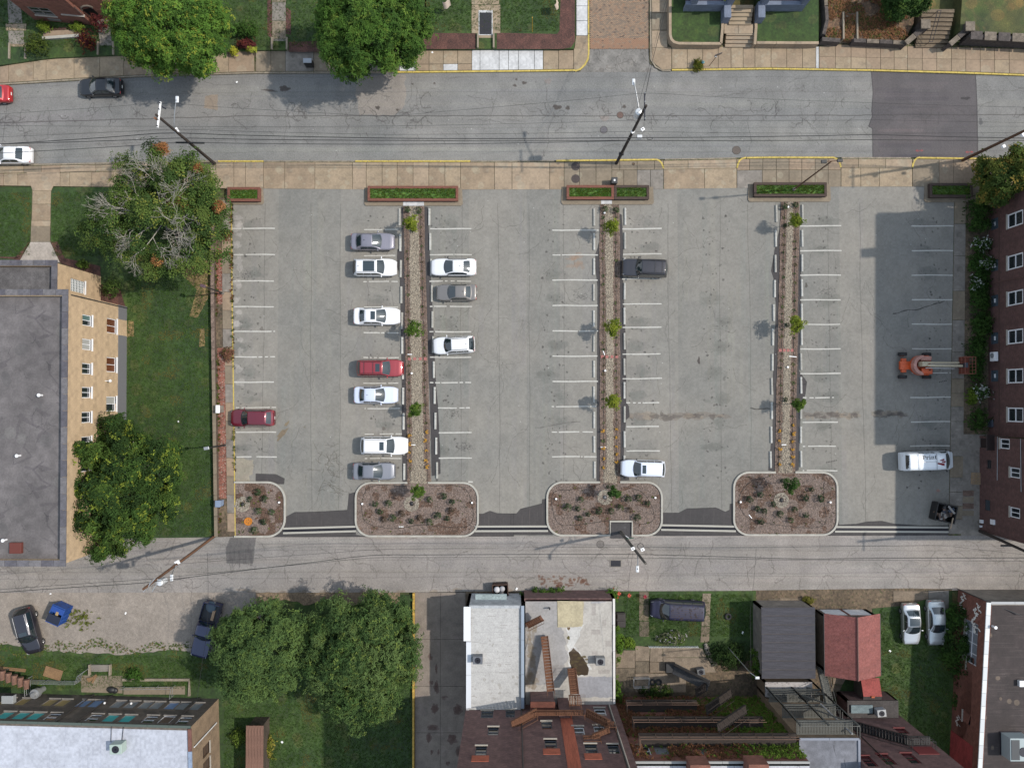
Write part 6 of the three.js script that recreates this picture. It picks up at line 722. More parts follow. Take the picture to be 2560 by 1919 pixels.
pole([2, 900, 1415], [2, 1160, 910], 12.2, mPoleDark, 'dark utility pole with the round transformer beside the pavement bin', (o, f, O) => {
  const a = local(O, 2, 1145, 800, 11.9), b = local(O, 2, 1147, 1040, 11.9); part(o, 'crossarm', beam(a, b, .1, .12), mGrate); for (const t of [.05, .35, .95]) part(o, 'insulator', cyl(.05, .04, .2, lerp(a.x, b.x, t), a.y + .16, lerp(a.z, b.z, t), 8), mGalv);
  const t = local(O, 2, 1095, 965, 10.4), tr = part(o, 'transformer', cyl(.32, .32, .95, t.x, t.y - .45, t.z, 20), mAlu); part(tr, 'cover', new THREE.SphereGeometry(.33, 18, 6, 0, 6.3, 0, 1.3).scale(1, .35, 1).translate(t.x, t.y + .02, t.z), mAlu); part(tr, 'bushing', [cyl(.04, .03, .25, t.x + .12, t.y + .2, t.z - .1, 8), cyl(.04, .03, .25, t.x - .1, t.y + .2, t.z + .12, 8)], mGalv);
  lampArm(o, f(.82), local(O, 2, 1050, 710, 10.6)); const j = local(O, 2, 1100, 1185, 6.6); part(o, 'meter_box', rbx(.5, .5, .35, .03, j.x, j.y, j.z), mAlu); for (const [x, y] of [[1045, 1135], [1130, 1115]]) { const q = local(O, 2, x, y, 7.4), bk = part(o, 'insulated_bracket', rbx(.36, .12, .3, .03, q.x, q.y, q.z, .6), mWhitePl); part(bk, 'bracket_clip', rbx(.12, .06, .1, .02, q.x, q.y + .08, q.z, .6), mGrate); } part(o, 'riser_bracket', rbx(.5, .3, .3, .05, f(.2).x, f(.2).y, f(.2).z), mGrate); const g = local(O, 2, 1190, 1195, 6.8); part(o, 'cable_loop', new THREE.TorusGeometry(.22, .03, 6, 16).rotateX(1.57).scale(1.2, 1, .6).translate(g.x, g.y, g.z), mBlackPl);
});
pole([3, 1680, 1385], [3, 2330, 1075], 12.2, mPoleBrown, 'brown utility pole leaning past the right picture edge', (o, f) => { part(o, 'crossarm', beam(f(.97).add(V3(0, 0, -1.2)), f(.97).add(V3(0, 0, 1.2)), .12, .14), mGrate); box(o, f(.8).add(V3(.3, 0, .1)), .45); box(o, f(.55).add(V3(.3, 0, .4)), .3); });
pole([8, 1855, 1310], [12, 1235, 115], 11.8, mPoleBrown, 'brown utility pole at the alley corner of the lawn with transformer and lamp', (o, f, O) => {
  box(o, f(.56).add(V3(0, .1, -.1)), .4); lampArm(o, f(.57), local(O, 12, 1483, 15, 9)); const t = local(O, 12, 1385, 55, 9.8), tr = part(o, 'transformer', cyl(.3, .3, .9, t.x, t.y - .3, t.z, 18), mAlu); part(tr, 'cover', new THREE.SphereGeometry(.31, 16, 6, 0, 6.3, 0, 1.3).scale(1, .35, 1).translate(t.x, t.y + .16, t.z), mAlu); part(o, 'transformer_bracket', beam(t.clone().add(V3(.25, -.2, -.2)), f(.85), .1, .1), mGalv);
  for (const [x0, y0, x1, y1] of [[1340, 20, 1235, 140], [1360, 60, 1310, 140], [1300, 40, 1270, 130]]) part(o, 'crossarm', beam(local(O, 12, x0, y0, 11), local(O, 12, x1, y1, 11.4), .05, .06), mGalv); part(o, 'conduit', bar(V3(.16, 0, .1), f(.6).add(V3(.16, 0, .1)), .05), mGalv);
});
pole([10, 940, 1275], [10, 1155, 1550], 10.5, mPoleGrey, 'grey wooden utility pole standing in the island notch', (o, f, O) => { lampArm(o, f(.7), local(O, 10, 1083, 1595, 8.4)); for (const [x, y] of [[1045, 1420], [1128, 1428]]) { const q = local(O, 10, x, y, 6.9), bk = part(o, 'insulated_bracket', rbx(.36, .12, .3, .03, q.x, q.y, q.z, .4), mWhitePl); part(bk, 'bracket_clip', rbx(.12, .06, .1, .02, q.x, q.y + .08, q.z), mGrate); } const s = local(O, 10, 1020, 1330, 3); part(o, 'street_sign', rbx(.75, .3, .04, .01, s.x, s.y, s.z, .1), flat(base(50, 110, 84), .5)); part(o, 'sign_panel', rbx(.5, .6, .04, .01, s.x - .25, s.y - .2, s.z - .1, -.6), mAlu); part(o, 'cable_loop', new THREE.TorusGeometry(.28, .03, 6, 18).rotateX(1.57).translate(f(.62).x + .5, f(.62).y, f(.62).z - .4), mBlackPl); });
pole([11, 1830, 1265], [11, 2330, 1490], 11.5, mPoleDark, 'dark utility pole at the alley corner of the brick building', (o, f) => { part(o, 'crossarm', beam(f(.95).add(V3(0, 0, -1)), f(.95).add(V3(0, 0, 1)), .1, .12), mGrate); part(o, 'splice_case', bar(f(.5).add(V3(-.5, 0, .3)), f(.5).add(V3(.5, 0, .3)), .1), mBlackPl); });
// lamp posts
function lampPost(b, t, h, y0, m, label, heads) { const B = at(...b), T = at(...t, h), o = thing('lamp_post', label, 'lamp post', V3(B.x, y0, B.z), 0, 'lamp posts'); const tp = V3(0, h - y0, 0); part(o, 'base', cyl(.16, .14, .35, 0, .17, 0, 12), mConcGrey); part(o, 'post', bar(V3(0, 0, 0), tp, .085, .06, 10), m); for (const d of heads) { const e = V3(d[0], h - y0 + .05, d[1]), a = part(o, 'arm', bar(tp, e, .035), m); part(a, 'lamp_head', rbx(.55, .14, .32, .05, e.x, e.y, e.z, Math.atan2(-d[1], d[0])), d[2] || m); } return o; }
lampPost([3, 205, 1650], [3, 640, 1345], 9.6, LOT + .5, mPoleBrown, 'tall brown lamp post with twin heads standing in a dark planter', [[.75, -.05, mBlackPl], [-.75, .05, mBlackPl]]);
lampPost([4, 1930, 875], [4, 1790, 818], 4.4, LOT + .03, mBlackPl, 'black lamp post on the edging strip nearer the half bare tree', [[-.3, -.1, flat(base(110, 84, 92), .4)]]);
lampPost([8, 1960, 525], [8, 1805, 570], 4.4, LOT + .03, mBlackPl, 'black lamp post on the edging strip below the crimson hatchback', [[-.3, .05, mGalv]]);
{ const B = at(14, 1855, 605), o = thing('lamp_post', 'thin grey lamp pole rising from the thicket', 'lamp post', V3(B.x, .1, B.z), 0, 'lamp posts'), e = at(14, 2060, 838, 7.4).sub(o.position), e2 = at(14, 2120, 880, 7.9).sub(o.position); part(o, 'post', bar(V3(0, 0, 0), e, .05, .035), mGalv); const a = part(o, 'arm', bar(e, e2, .035), mGalv); part(a, 'lamp_head', rbx(.4, .14, .25, .05, e2.x, e2.y, e2.z), mAlu); }
// wires: each span hangs between real attachment points [sheet, x, y, height]
const mWire = flat(lin(.012, .012, .013), .6);
function wire(label, r, pts) { const P = pts.map((p) => at(...p)), out = [P[0]]; for (let i = 1; i < P.length; i++) { const L = P[i].distanceTo(P[i - 1]), n = Math.max(2, Math.round(L / 5)); for (let k = 1; k <= n; k++) { const t = k / n, q = P[i - 1].clone().lerp(P[i], t); q.y -= .0035 * L * 4 * t * (1 - t) * Math.min(3, L * .08); out.push(q); } } solo('overhead_wire', tube(out, r, out.length * 3, 4), mWire, label, 'wire', 'overhead wires'); }
wire('thick telephone cable over the street, northernmost of the bundle', .035, [[0, -300, 1260, 7], [0, 1440, 1148, 7.2], [1, 1230, 1193, 6.5], [2, 1030, 1188, 7.2], [3, 900, 1162, 6.6], [3, 2400, 1195, 7.2]]);
wire('thick telephone cable over the street, middle of the bundle', .03, [[0, -300, 1250, 6.6], [0, 1530, 1192, 6.8], [1, 1230, 1212, 6.2], [2, 1010, 1212, 6.8], [3, 900, 1206, 6.2], [3, 2400, 1212, 6.8]]);
wire('telephone cable over the street, southernmost of the bundle', .026, [[0, -300, 1335, 6], [0, 1570, 1230, 6.2], [1, 1230, 1245, 5.8], [2, 980, 1215, 6.4]]);
wire('thin wire over the street just north of the telephone cables', .014, [[0, -300, 1190, 8.6], [0, 1500, 1115, 8.6], [1, 1100, 1160, 8], [2, 1040, 1135, 8.6], [3, 900, 1150, 8], [3, 2400, 1140, 8.6]]);
wire('thin upper wire over the middle of the street', .012, [[0, -300, 1080, 12], [0, 1370, 1090, 12.2], [1, 1100, 1088, 11.4], [2, 1147, 1035, 12], [3, 1000, 1035, 11.3], [3, 2400, 1060, 12]]);
wire('thin topmost wire along the street joint', .012, [[0, -300, 1000, 12.2], [0, 1385, 890, 12.2], [1, 1100, 1002, 11.4], [2, 1145, 805, 12.1], [3, 1000, 890, 11.3], [3, 2400, 930, 12]]);
wire('black service cable crossing toward the porch house, eastern', .024, [[2, 1150, 830, 11.6], [2, 1215, 520, 9.6], [2, 1350, 0, 8.2], [2, 1420, -200, 8]]);
wire('thin service wire crossing toward the porch house, western', .014, [[2, 1085, 930, 10], [2, 1200, 520, 8.8], [2, 1330, 0, 7.8], [2, 1400, -200, 7.8]]);
wire('thin wire from the north over the far left of the street', .012, [[0, 60, 880, 9], [0, 20, 1220, 8]]);
wire('thin wire over the alley, northernmost', .012, [[8, 1500, 1555, 8.5], [9, 1100, 1425, 7.6], [10, 1040, 1405, 8], [10, 2130, 1408, 7.4], [11, 1500, 1395, 7.6], [11, 2300, 1480, 9]]);
wire('thick cable over the alley, middle one', .026, [[12, -300, 165, 9], [12, 1245, 60, 10.5], [9, 1000, 1478, 9], [10, 1085, 1470, 9], [11, 300, 1510, 8.2], [11, 2300, 1500, 9.4]]);
wire('thin cable over the alley, lower one', .016, [[12, -300, 140, 9], [12, 1270, 30, 10.4], [9, 1000, 1500, 8.4], [10, 1120, 1500, 9.2], [11, 300, 1520, 8.5], [11, 2300, 1530, 9.6]]);
wire('thin wire from the alley pole toward the annexes', .012, [[10, 1045, 1450, 8], [14, 1015, 0, 6.4], [14, 960, 700, 5]]);
wire('thin wire dropping to the dark roofed garage', .012, [[10, 2110, 1420, 7.6], [14, 2095, 0, 6.5], [14, 2060, 300, 6], [14, 2065, 835, 7.2]]);
wire('thin wire from the corner pole over the blue pickup', .012, [[12, 1240, 100, 10.8], [12, 1640, 20, 8], [12, 1650, 400, 5], [12, 1640, 700, 5]]);
wire('thin service wire over the pickup bed', .014, [[12, 1790, -200, 7.6], [12, 1795, 100, 6], [12, 1790, 430, 5], [12, 1700, 1060, 5.5]]);
// bins, hydrant, manholes, signs
{ const p = at(2, 884, 1560, .9), o = thing('litter_bin', 'black square litter bin with a white cap beside the reddish planter', 'bin', V3(p.x, WALK, p.z)); part(o, 'body', rbx(.6, .85, .6, .05, 0, .43, 0), mBlackPl); part(o, 'lid', rbx(.66, .16, .66, .06, 0, .92, 0), flat(lin(.03, .03, .03), .5)); part(o, 'notice', bx(.16, .01, .2, 0, 1.005, 0), mWhitePl); }
{ const p = at(1, 445, 520, 1.1), o = thing('post_box', 'grey topped black cabinet on the north pavement', 'cabinet', V3(p.x, WALK, p.z + .1)); part(o, 'body', rbx(.85, 1.05, .5, .04, 0, .52, 0), mBlackPl); part(o, 'top', rbx(.9, .08, .5, .03, 0, 1.09, -.02), flat(base(196, 200, 206), .5, .3)); part(o, 'front_panel', bx(.8, .7, .02, 0, .5, .26), flat(lin(.02, .02, .02), .5)); }
{ const p = at(2, 1646, 545, .5), o = thing('fire_hydrant', 'yellow fire hydrant with a pale blue bonnet at the north kerb', 'hydrant', V3(p.x, WALK, p.z)), y = flat(base(214, 184, 80), .5); part(o, 'barrel', cyl(.14, .12, .6, 0, .3, 0, 14), y); part(o, 'bonnet', new THREE.SphereGeometry(.17, 14, 8, 0, 6.3, 0, 1.57).translate(0, .6, 0), flat(base(120, 178, 190), .5)); part(o, 'outlet', cyl(.07, .07, .4, 0, .42, 0, 10, 0, 1.57), y); part(o, 'operating_nut', cyl(.04, .03, .08, 0, .8, 0, 5), y); part(o, 'base_flange', cyl(.2, .2, .05, 0, .03, 0, 14), y); }
{ const B = at(2, 1700, 575), o = thing('parking_sign', 'leaning brown post sign seen edge on at the north kerb', 'sign', V3(B.x, WALK, B.z)), t = at(2, 1785, 465, 2.6).sub(o.position); part(o, 'post', bar(V3(0, 0, 0), t, .03), mPoleBrown); part(o, 'panel', rbx(.85, .45, .03, .01, t.x, t.y - .1, t.z, .35), flat(base(120, 110, 106), .5)); part(o, 'bracket', rbx(.25, .1, .1, .02, t.x - .2, t.y - .3, t.z + .15), mGalv); }
const cover = (c, x, y, r, y0, col, label) => { const p = at(c, x, y), o = thing('manhole_cover', label, 'manhole', V3(p.x, y0 + .002, p.z), 0, 'manhole covers'), m = surf(col, .6, [[9, .15], [64, .25]], x, { px: 64, rough: .7 }); part(o, 'lid', cyl(r, r, .012, 0, .006, 0, 24), m); part(o, 'ring', new THREE.TorusGeometry(r + .03, .025, 4, 26).rotateX(1.57).translate(0, .004, 0), flat(base(110, 104, 98), .8)); const g = []; for (let k = -3; k <= 3; k++) g.push(bx(.03, .006, 2 * Math.sqrt(r * r - (k * r / 3.6) ** 2) * .85, k * r / 3.6, .014, 0)); part(o, 'tread', merge(g), m); };
cover(2, 935, 993, .32, 0, [118, 92, 82], 'rusty manhole cover beside the transformer pole'); cover(2, 793, 1120, .36, 0, [112, 108, 112], 'grey manhole cover in the south lane of the street'); cover(2, 1940, 1297, .42, 0, [104, 92, 84], 'speckled manhole cover near the south kerb'); cover(2, 549, 1438, .42, WALK + .004, [76, 64, 60], 'dark manhole cover on the pavement, northern of the pair'); cover(2, 549, 1546, .42, WALK + .004, [78, 66, 62], 'dark manhole cover on the pavement, southern of the pair'); cover(10, 763, 1382, .36, ALLEY, [132, 124, 118], 'grey manhole cover in the alley above the grate'); cover(2, 1048, 1418, .12, WALK + .004, [110, 84, 54], 'little brown valve cover beside the pole foot');
{ const p = at(10, 895, 1547), o = thing('storm_grate', 'dark storm drain grate set in the alley', 'drain grate', V3(p.x, ALLEY, p.z)); part(o, 'frame', [bx(1.25, .03, .09, 0, .014, -.36), bx(1.25, .03, .09, 0, .014, .36), bx(.09, .03, .63, -.58, .014, 0), bx(.09, .03, .63, .58, .014, 0)], mConcGrey); part(o, 'pit', bx(1.1, .01, .64, 0, .002, 0), mBlackPl); const g = []; for (let k = 0; k < 12; k++) g.push(bx(.035, .02, .63, -.5 + k * .09, .018, 0)); for (let k = -2; k < 3; k++) g.push(bx(1.08, .018, .03, 0, .017, k * .13)); part(o, 'bars', merge(g), mGrate).userData.kind = 'stuff'; }
{ const p = at(8, 1880, 215, 1.2), o = thing('utility_pedestal', 'white topped utility cabinet on the brick strip beside the crimson hatchback', 'cabinet', V3(p.x, LOT + .02, p.z)); part(o, 'body', rbx(.36, 1.1, .75, .03, 0, .55, 0), mConcGrey); part(o, 'top', rbx(.42, .08, .82, .02, 0, 1.14, 0), mWhitePl); }
{ const p = at(8, 1883, 1032, 1), o = thing('wheeled_bin', 'pale blue wheeled bin at the lawn wall corner', 'bin', V3(p.x, LOT + .02, p.z)), m = flat(base(150, 168, 196), .5); part(o, 'body', rbx(.5, .95, .62, .05, 0, .5, 0), m); part(o, 'lid', rbx(.56, .07, .7, .03, 0, 1.02, 0), m); part(o, 'handle', bar(V3(-.22, .98, .36), V3(.22, .98, .36), .02), mBlackPl); for (const s of [-1, 1]) part(o, 'wheel', cyl(.1, .1, .05, s * .24, .1, .28, 12, 0, 1.57), mTyre); }
{ const p = at(11, 1800, 815, .2), o = thing('wooden_pallet', 'pale wooden pallet lying against the brick building', 'pallet', V3(p.x, LOT + .05, p.z), -.06), m = surf([186, 158, 126], 1, [[9, .12], [40, .15, .2]], 150, { px: 128 }); for (let k = 0; k < 8; k++) part(o, 'board', rbx(1.05, .022, .1, .005, 0, .13, -.55 + k * .157), m); for (const x of [-.46, 0, .46]) part(o, 'bearer', bx(.08, .1, 1.2, x, .06, 0), m); }
{ const p = at(14, 1863, 347), o = thing('tyre', 'old black tyre lying on the grass', 'tyre', V3(p.x, ALLEY + .07, p.z)); part(o, 'tread', new THREE.TorusGeometry(.27, .1, 10, 26).rotateX(1.57).translate(0, .1, 0), mTyre); part(o, 'bead', new THREE.TorusGeometry(.19, .03, 6, 24).rotateX(1.57).translate(0, .13, 0), mTrim); }
for (const [x, w] of [[1213, 'left'], [1265, 'right']]) { const p = at(14, x, 915, .1), o = thing('tyre', `${w} one of two tyres lying by the white railing`, 'tyre', V3(p.x, .1, p.z)); part(o, 'tread', new THREE.TorusGeometry(.26, .1, 10, 24).rotateX(1.57).translate(0, .1, 0), mTyre); part(o, 'bead', new THREE.TorusGeometry(.18, .03, 6, 22).rotateX(1.57).translate(0, .13, 0), mTrim); }
// litter
{ const R = rnd(151), pp = [[1, 290, 335], [0, 2047, 713], [1, 1523, 456], [12, 440, 152], [12, 1088, 320], [8, 1543, 322], [14, 1990, 487], [15, 1050, 645], [13, 227, 1430], [14, 40, 110]]; pp.forEach(([c, x, y], i) => { const p = at(c, x, y); p.y = .13; const o = solo('litter_scrap', rbx(.16 + R() * .1, .03, .12 + R() * .08, .012), mWhitePl, `white scrap of litter ${['on the dark lawn walk', 'on the street by the bright tree', 'on the north pavement', 'at the alley edge of the gravel', 'on the gravel', 'on the lawn below the tan building', 'on the grass by the tyre', 'on the grass below the silver saloon', 'on the lawn by the brown shed', 'behind the rusty dumpster'][i]}`, 'litter', 'scraps of litter'); o.position.copy(p); o.rotation.y = R() * 3; }); }
// ---------------------------------------------------------------- buildings
function brickM(rgb, mortar, seed, vary = 26) { const t = canvasTex(512, 512, (x, w, h) => { const R = rnd(seed); x.fillStyle = css(...mortar); x.fillRect(0, 0, w, h); for (let j = 0; j < 28; j++) for (let i = -1; i < 10; i++) { const v = (R() - .5) * vary; x.fillStyle = css(rgb[0] + v, rgb[1] + v * .8, rgb[2] + v * .8); x.fillRect(i * 55.7 + (j % 2) * 27, j * 18.3 + 1.5, 53, 15.6); } grain(x, w, h, [[6, .08], [40, .06], [512, .08]], seed); }); t.repeat.set(1 / 2.1, 1 / 2.1); return new THREE.MeshStandardMaterial({ map: t, roughness: .93, side: THREE.DoubleSide }); }
const mTan = brickM([214, 186, 150], [202, 176, 144], 160, 10), mBrick = brickM([112, 78, 72], [100, 84, 80], 161), mBrickDk = brickM([116, 106, 96], [104, 96, 88], 162, 18), mBrickRed = brickM([146, 92, 76], [126, 98, 86], 163), mBrickPur = brickM([130, 98, 94], [118, 100, 98], 164), mStucco = surf([150, 128, 104], 3, [[6, .1], [40, .1], [256, .1]], 165, { px: 256 });
const mFrameW = flat(lin(.62, .62, .63), .5), mFrameD = flat(base(70, 66, 66), .6), mPane = new THREE.MeshPhysicalMaterial({ color: lin(.014, .018, .022), roughness: .06, clearcoat: 1, side: THREE.DoubleSide }), mSill = flat(base(196, 188, 176), .8), mCope = ['', '', ''].map((_, i) => surf([[112, 110, 116], [100, 98, 106], [124, 121, 124]][i], 1.5, [[7, .1], [50, .12], [128, .12]], 166 + i, { px: 128 }));
const bp = (o, name, g, m, label) => { g = Array.isArray(g) ? merge(g) : g; let r = o; while (r.parent && r.parent !== scene) r = r.parent; g.translate(-r.position.x, -r.position.y, -r.position.z); return part(o, name, g, m, label); };
const house = (name, label, p, cat = 'building') => thing(name, label, cat, V3(p[0], 0, p[1]));
function W(A, B) { const L = Math.hypot(B[0] - A[0], B[1] - A[1]), u = [(B[0] - A[0]) / L, (B[1] - A[1]) / L]; return { A, B, L, u, n: [u[1], -u[0]] }; } // seen from outside, A is on the right... outward = n
const wp = (w, s, y, out = 0) => V3(w.A[0] + w.u[0] * s + w.n[0] * out, y, w.A[1] + w.u[1] * s + w.n[1] * out);
const wm = (w, s, y, out = 0) => { const m = new THREE.Matrix4().makeBasis(V3(w.u[0], 0, w.u[1]), V3(0, 1, 0), V3(-w.n[0], 0, -w.n[1])); m.setPosition(wp(w, s, y, out)); return m; };
function onW(w, c, x, y) { const g = at(c, x, y, 0), C = V3(0, CAM_H, 0), d = g.clone().sub(C), t = ((w.A[0] - 0) * w.n[0] + (w.A[1] - 0) * w.n[1]) / (d.x * w.n[0] + d.z * w.n[1]), p = C.addScaledVector(d, t); return [(p.x - w.A[0]) * w.u[0] + (p.z - w.A[1]) * w.u[1], p.y]; }
function wallP(o, w, y0, y1, mat, holes = [], th = .3, name = 'wall') {
  const s = new THREE.Shape([[0, 0], [w.L, 0], [w.L, y1 - y0], [0, y1 - y0]].map((p) => new THREE.Vector2(...p))); for (const [a, y, ww, h] of holes) s.holes.push(new THREE.Path([[a - ww / 2, y - y0 - h / 2], [a - ww / 2, y - y0 + h / 2], [a + ww / 2, y - y0 + h / 2], [a + ww / 2, y - y0 - h / 2]].map((p) => new THREE.Vector2(...p))));
  const g = new THREE.ExtrudeGeometry(s, { depth: th, bevelEnabled: false }); g.applyMatrix4(wm(w, 0, y0)); return bp(o, name, g, mat);
}
function win(o, w, s, y, ww, h, q = {}) { // frame set back in the opening, panes, sill
  const d = q.deep ?? .12, t = q.t || .07, f = []; const B = (bw, bh, bd, x, yy, z) => { const g = new THREE.BoxGeometry(bw, bh, bd); g.translate(x, yy, z); return g; };
  f.push(B(ww, t, .07, 0, h / 2 - t / 2, d), B(ww, t, .07, 0, -h / 2 + t / 2, d), B(t, h - 2 * t, .07, -ww / 2 + t / 2, 0, d), B(t, h - 2 * t, .07, ww / 2 - t / 2, 0, d)); const nv = q.v ?? 1, nh = q.h ?? 2; for (let k = 1; k < nv; k++) f.push(B(t * .8, h - 2 * t, .06, -ww / 2 + ww * k / nv, 0, d)); for (let k = 1; k < nh; k++) f.push(B(ww - 2 * t, t * .8, .058, 0, -h / 2 + h * k / nh, d));
  const m4 = wm(w, s, y), fr = bp(o, q.name || 'window', merge(f).applyMatrix4(m4), q.frame || mFrameW);
  for (let i = 0; i < nv; i++) for (let j = 0; j < nh; j++) { const g = new THREE.BoxGeometry(ww / nv - t * .6, h / nh - t * .6, .02); g.translate(-ww / 2 + ww * (i + .5) / nv, -h / 2 + h * (j + .5) / nh, d + .02 + (j % 2) * .012); bp(fr, q.pane || 'pane', g.applyMatrix4(m4), (q.glass && q.glass[(i + j) % q.glass.length]) || mPane); }
  if (q.sill !== 0) { const g = new THREE.BoxGeometry(ww + .16, .1, .26); g.translate(0, -h / 2 - .05, .01); bp(fr, 'sill', g.applyMatrix4(m4), q.sill || mSill); }
  return fr;
}
const rectW = (x0, z0, x1, z1) => ({ N: W([x0, z0], [x1, z0]), E: W([x1, z0], [x1, z1]), S: W([x1, z1], [x0, z1]), Wt: W([x0, z1], [x0, z0]) });
const roofSheet = (o, pts, y, m, name = 'roof', rect) => bp(o, name, slab(pts, y - .15, y, rect), m);
function coping(o, pts, y, w, seg, mats, name = 'coping') { for (let i = 0; i + 1 < pts.length; i++) { const [a, b] = [pts[i], pts[i + 1]], L = Math.hypot(b[0] - a[0], b[1] - a[1]), n = Math.max(1, Math.round(L / seg)); for (let k = 0; k < n; k++) { const e = .012 / L, f = (t) => [lerp(a[0], b[0], t), lerp(a[1], b[1], t)]; bp(o, name, ribbon([f(k / n + e), f((k + 1) / n - e)], w, y, y + .1 + (k % 3) * .004), mats[(k * 7 + i) % mats.length]); } } }
const acUnit = (p, s, label, turn = 0, m = flat(base(200, 202, 204), .5)) => { const o = thing('condenser_unit', label, 'air conditioner', p, turn, 'air conditioner units'); part(o, 'casing', rbx(s, s * .8, s * .8, .04, 0, s * .44, 0), m); part(o, 'fan_ring', new THREE.TorusGeometry(s * .28, .03, 6, 20).rotateX(1.57).translate(0, s * .85, 0), mGrate); const f = []; for (let k = 0; k < 4; k++) f.push(bx(s * .5, .01, .07, 0, s * .845, 0, k * .785)); part(o, 'fan', merge([...f, cyl(s * .26, s * .26, .004, 0, s * .842, 0, 18)]), mGrate); part(o, 'feet', [bx(.06, .08, s * .8, -s * .4, .04, 0), bx(.06, .08, s * .8, s * .4, .04, 0)], mGrate); return o; };
const mRoofGrey = (rgb, seed, o = {}) => surf(rgb, o.size || 14, [[5, rgb[0] > 190 ? .02 : .09], [24, rgb[0] > 190 ? .03 : .09], [120, .06], [1024, .07]], seed, { px: 1024, ...o });
{ // tan brick institution, west
  const eN = xz(px(317, 767)), eS = xz(px(313, 1353)), o = house('tan_building', 'tan brick building with dark flat roof beside the lawn', [eN[0] - 6, (eN[1] + eS[1]) / 2]), H = 10.2, x0 = -70;
  const E = W(eN, eS), up = [[4, 750, 1108], [4, 750, 1316], [4, 750, 1525], [8, 750, 72], [8, 750, 286], [8, 750, 498], [8, 750, 705], [8, 750, 915]].map((q) => [onW(E, ...q)[0], 7.15, 1.05, 1.5]), lo = [[4, 967, 1157], [4, 967, 1491], [8, 967, 170], [8, 967, 505], [8, 967, 845]].map((q) => [onW(E, ...q)[0], 2.9, 1.5, 1.75]);
  wallP(o, E, 0, H, mTan, [...up, ...lo], .35); const blind = flat(base(186, 186, 180), .8), teal = flat(base(96, 128, 124), .4);
  up.forEach((h, i) => win(o, E, ...h, { v: 2, h: 1, frame: mFrameW, glass: i === 0 ? [teal, mPane] : i === 1 ? [blind, blind] : null, sill: mFrameW })); lo.forEach((h, i) => win(o, E, ...h, { v: 2, h: 1, sill: mFrameW, glass: i < 2 ? [flat(base(110, 60, 30), .6), flat(base(120, 66, 34), .6)] : [blind, mPane] }));
  const gb = [wp(E, 0, 0, .03), wp(E, E.L, 0, .03)].map(xz), cuts = [0, onW(E, 4, 1060, 1105)[0], onW(E, 4, 1060, 1240)[0], E.L]; for (const [a, b, m, n] of [[cuts[0], cuts[1], flat(base(128, 128, 132), .85), 'plinth'], [cuts[1], cuts[2], mTan, 'pier'], [cuts[2], cuts[3], flat(base(128, 128, 132), .85), 'plinth']]) bp(o, n, new THREE.BoxGeometry(b - a, 1.7, .06).translate((a + b) / 2, .85, -.02).applyMatrix4(wm(E, 0, 0)), m);
  wallP(o, W(eS, [x0, eS[1]]), 0, H, mTan); wallP(o, W([x0, eN[1]], [eN[0] - .4, eN[1]]), 0, H, mTan);
  roofSheet(o, [[x0, eN[1] + .3], [eN[0] - .36, eN[1] + .3], [eS[0] - .36, eS[1] - .3], [x0, eS[1] - .3]], H - .55, mRoofGrey([120, 115, 115], 170, { draw: (x, w, h, R) => { for (let i = 0; i < 26; i++) { x.strokeStyle = css(88, 84, 86, .35); x.lineWidth = 4 + R() * 26; x.beginPath(); let a = R() * w, b = R() * h; x.moveTo(a, b); for (let k = 0; k < 5; k++) x.lineTo(a += (R() - .5) * 150, b += (R() - .3) * 120); x.stroke(); } spots(x, w, h, R, 26, [css(146, 140, 136, .3), css(96, 90, 92, .3)], 10, 60); for (let i = 0; i < 30; i++) crackLine(x, [R() * w, R() * h], R, 50, R() * 6, 8, 1.4, 1.6, css(60, 58, 60, .6), .1); } }));
  coping(o, [[x0, eN[1] - .02], [eN[0] + .1, eN[1] - .02]], H, .55, 1.15, mCope); coping(o, [[eN[0] - .18, eN[1] + .27], [eS[0] - .18, eS[1] - .3]], H, .55, 1.5, mCope); coping(o, [[eS[0] + .1, eS[1] - .02], [x0, eS[1] - .02]], H, .55, 1.1, mCope);
  const nE = xz(px(253, 700)), nz = at(4, 400, 612, 7.5).z, h2 = 7.5, E2 = W([nE[0], nz], [nE[0], eN[1]]), gbw = onW(E2, 4, 668, 812), hole = [gbw[0], gbw[1], 1.25, 2.3]; wallP(o, E2, 0, h2, mTan, [hole], .35); const gl = surf([120, 134, 132], 1, [[9, .2], [64, .2]], 172, { px: 128, rough: .25 }); win(o, E2, ...hole, { v: 5, h: 9, t: .03, glass: [gl], sill: mFrameW, name: 'glass_block_window', pane: 'glass_block' });
  wallP(o, W([x0, nz], [nE[0] - .4, nz]), 0, h2, mTan); roofSheet(o, [[x0, nz + .3], [nE[0] - .36, nz + .3], [nE[0] - .36, eN[1]], [x0, eN[1]]], h2 - .5, mRoofGrey([112, 109, 110], 171)); coping(o, [[x0, nz], [nE[0] + .1, nz]], h2, .55, 1.15, mCope); coping(o, [[nE[0] - .18, nz + .28], [nE[0] - .18, eN[1] - .32]], h2, .55, 1.4, mCope);
  const lp = onW(E, 4, 905, 1630); bp(o, 'wall_lamp', [new THREE.SphereGeometry(.16, 12, 8).translate(0, 0, -.5).applyMatrix4(wm(E, lp[0], lp[1])), new THREE.BoxGeometry(.06, .06, .5).translate(0, 0, -.25).applyMatrix4(wm(E, lp[0], lp[1]))], mFrameW);
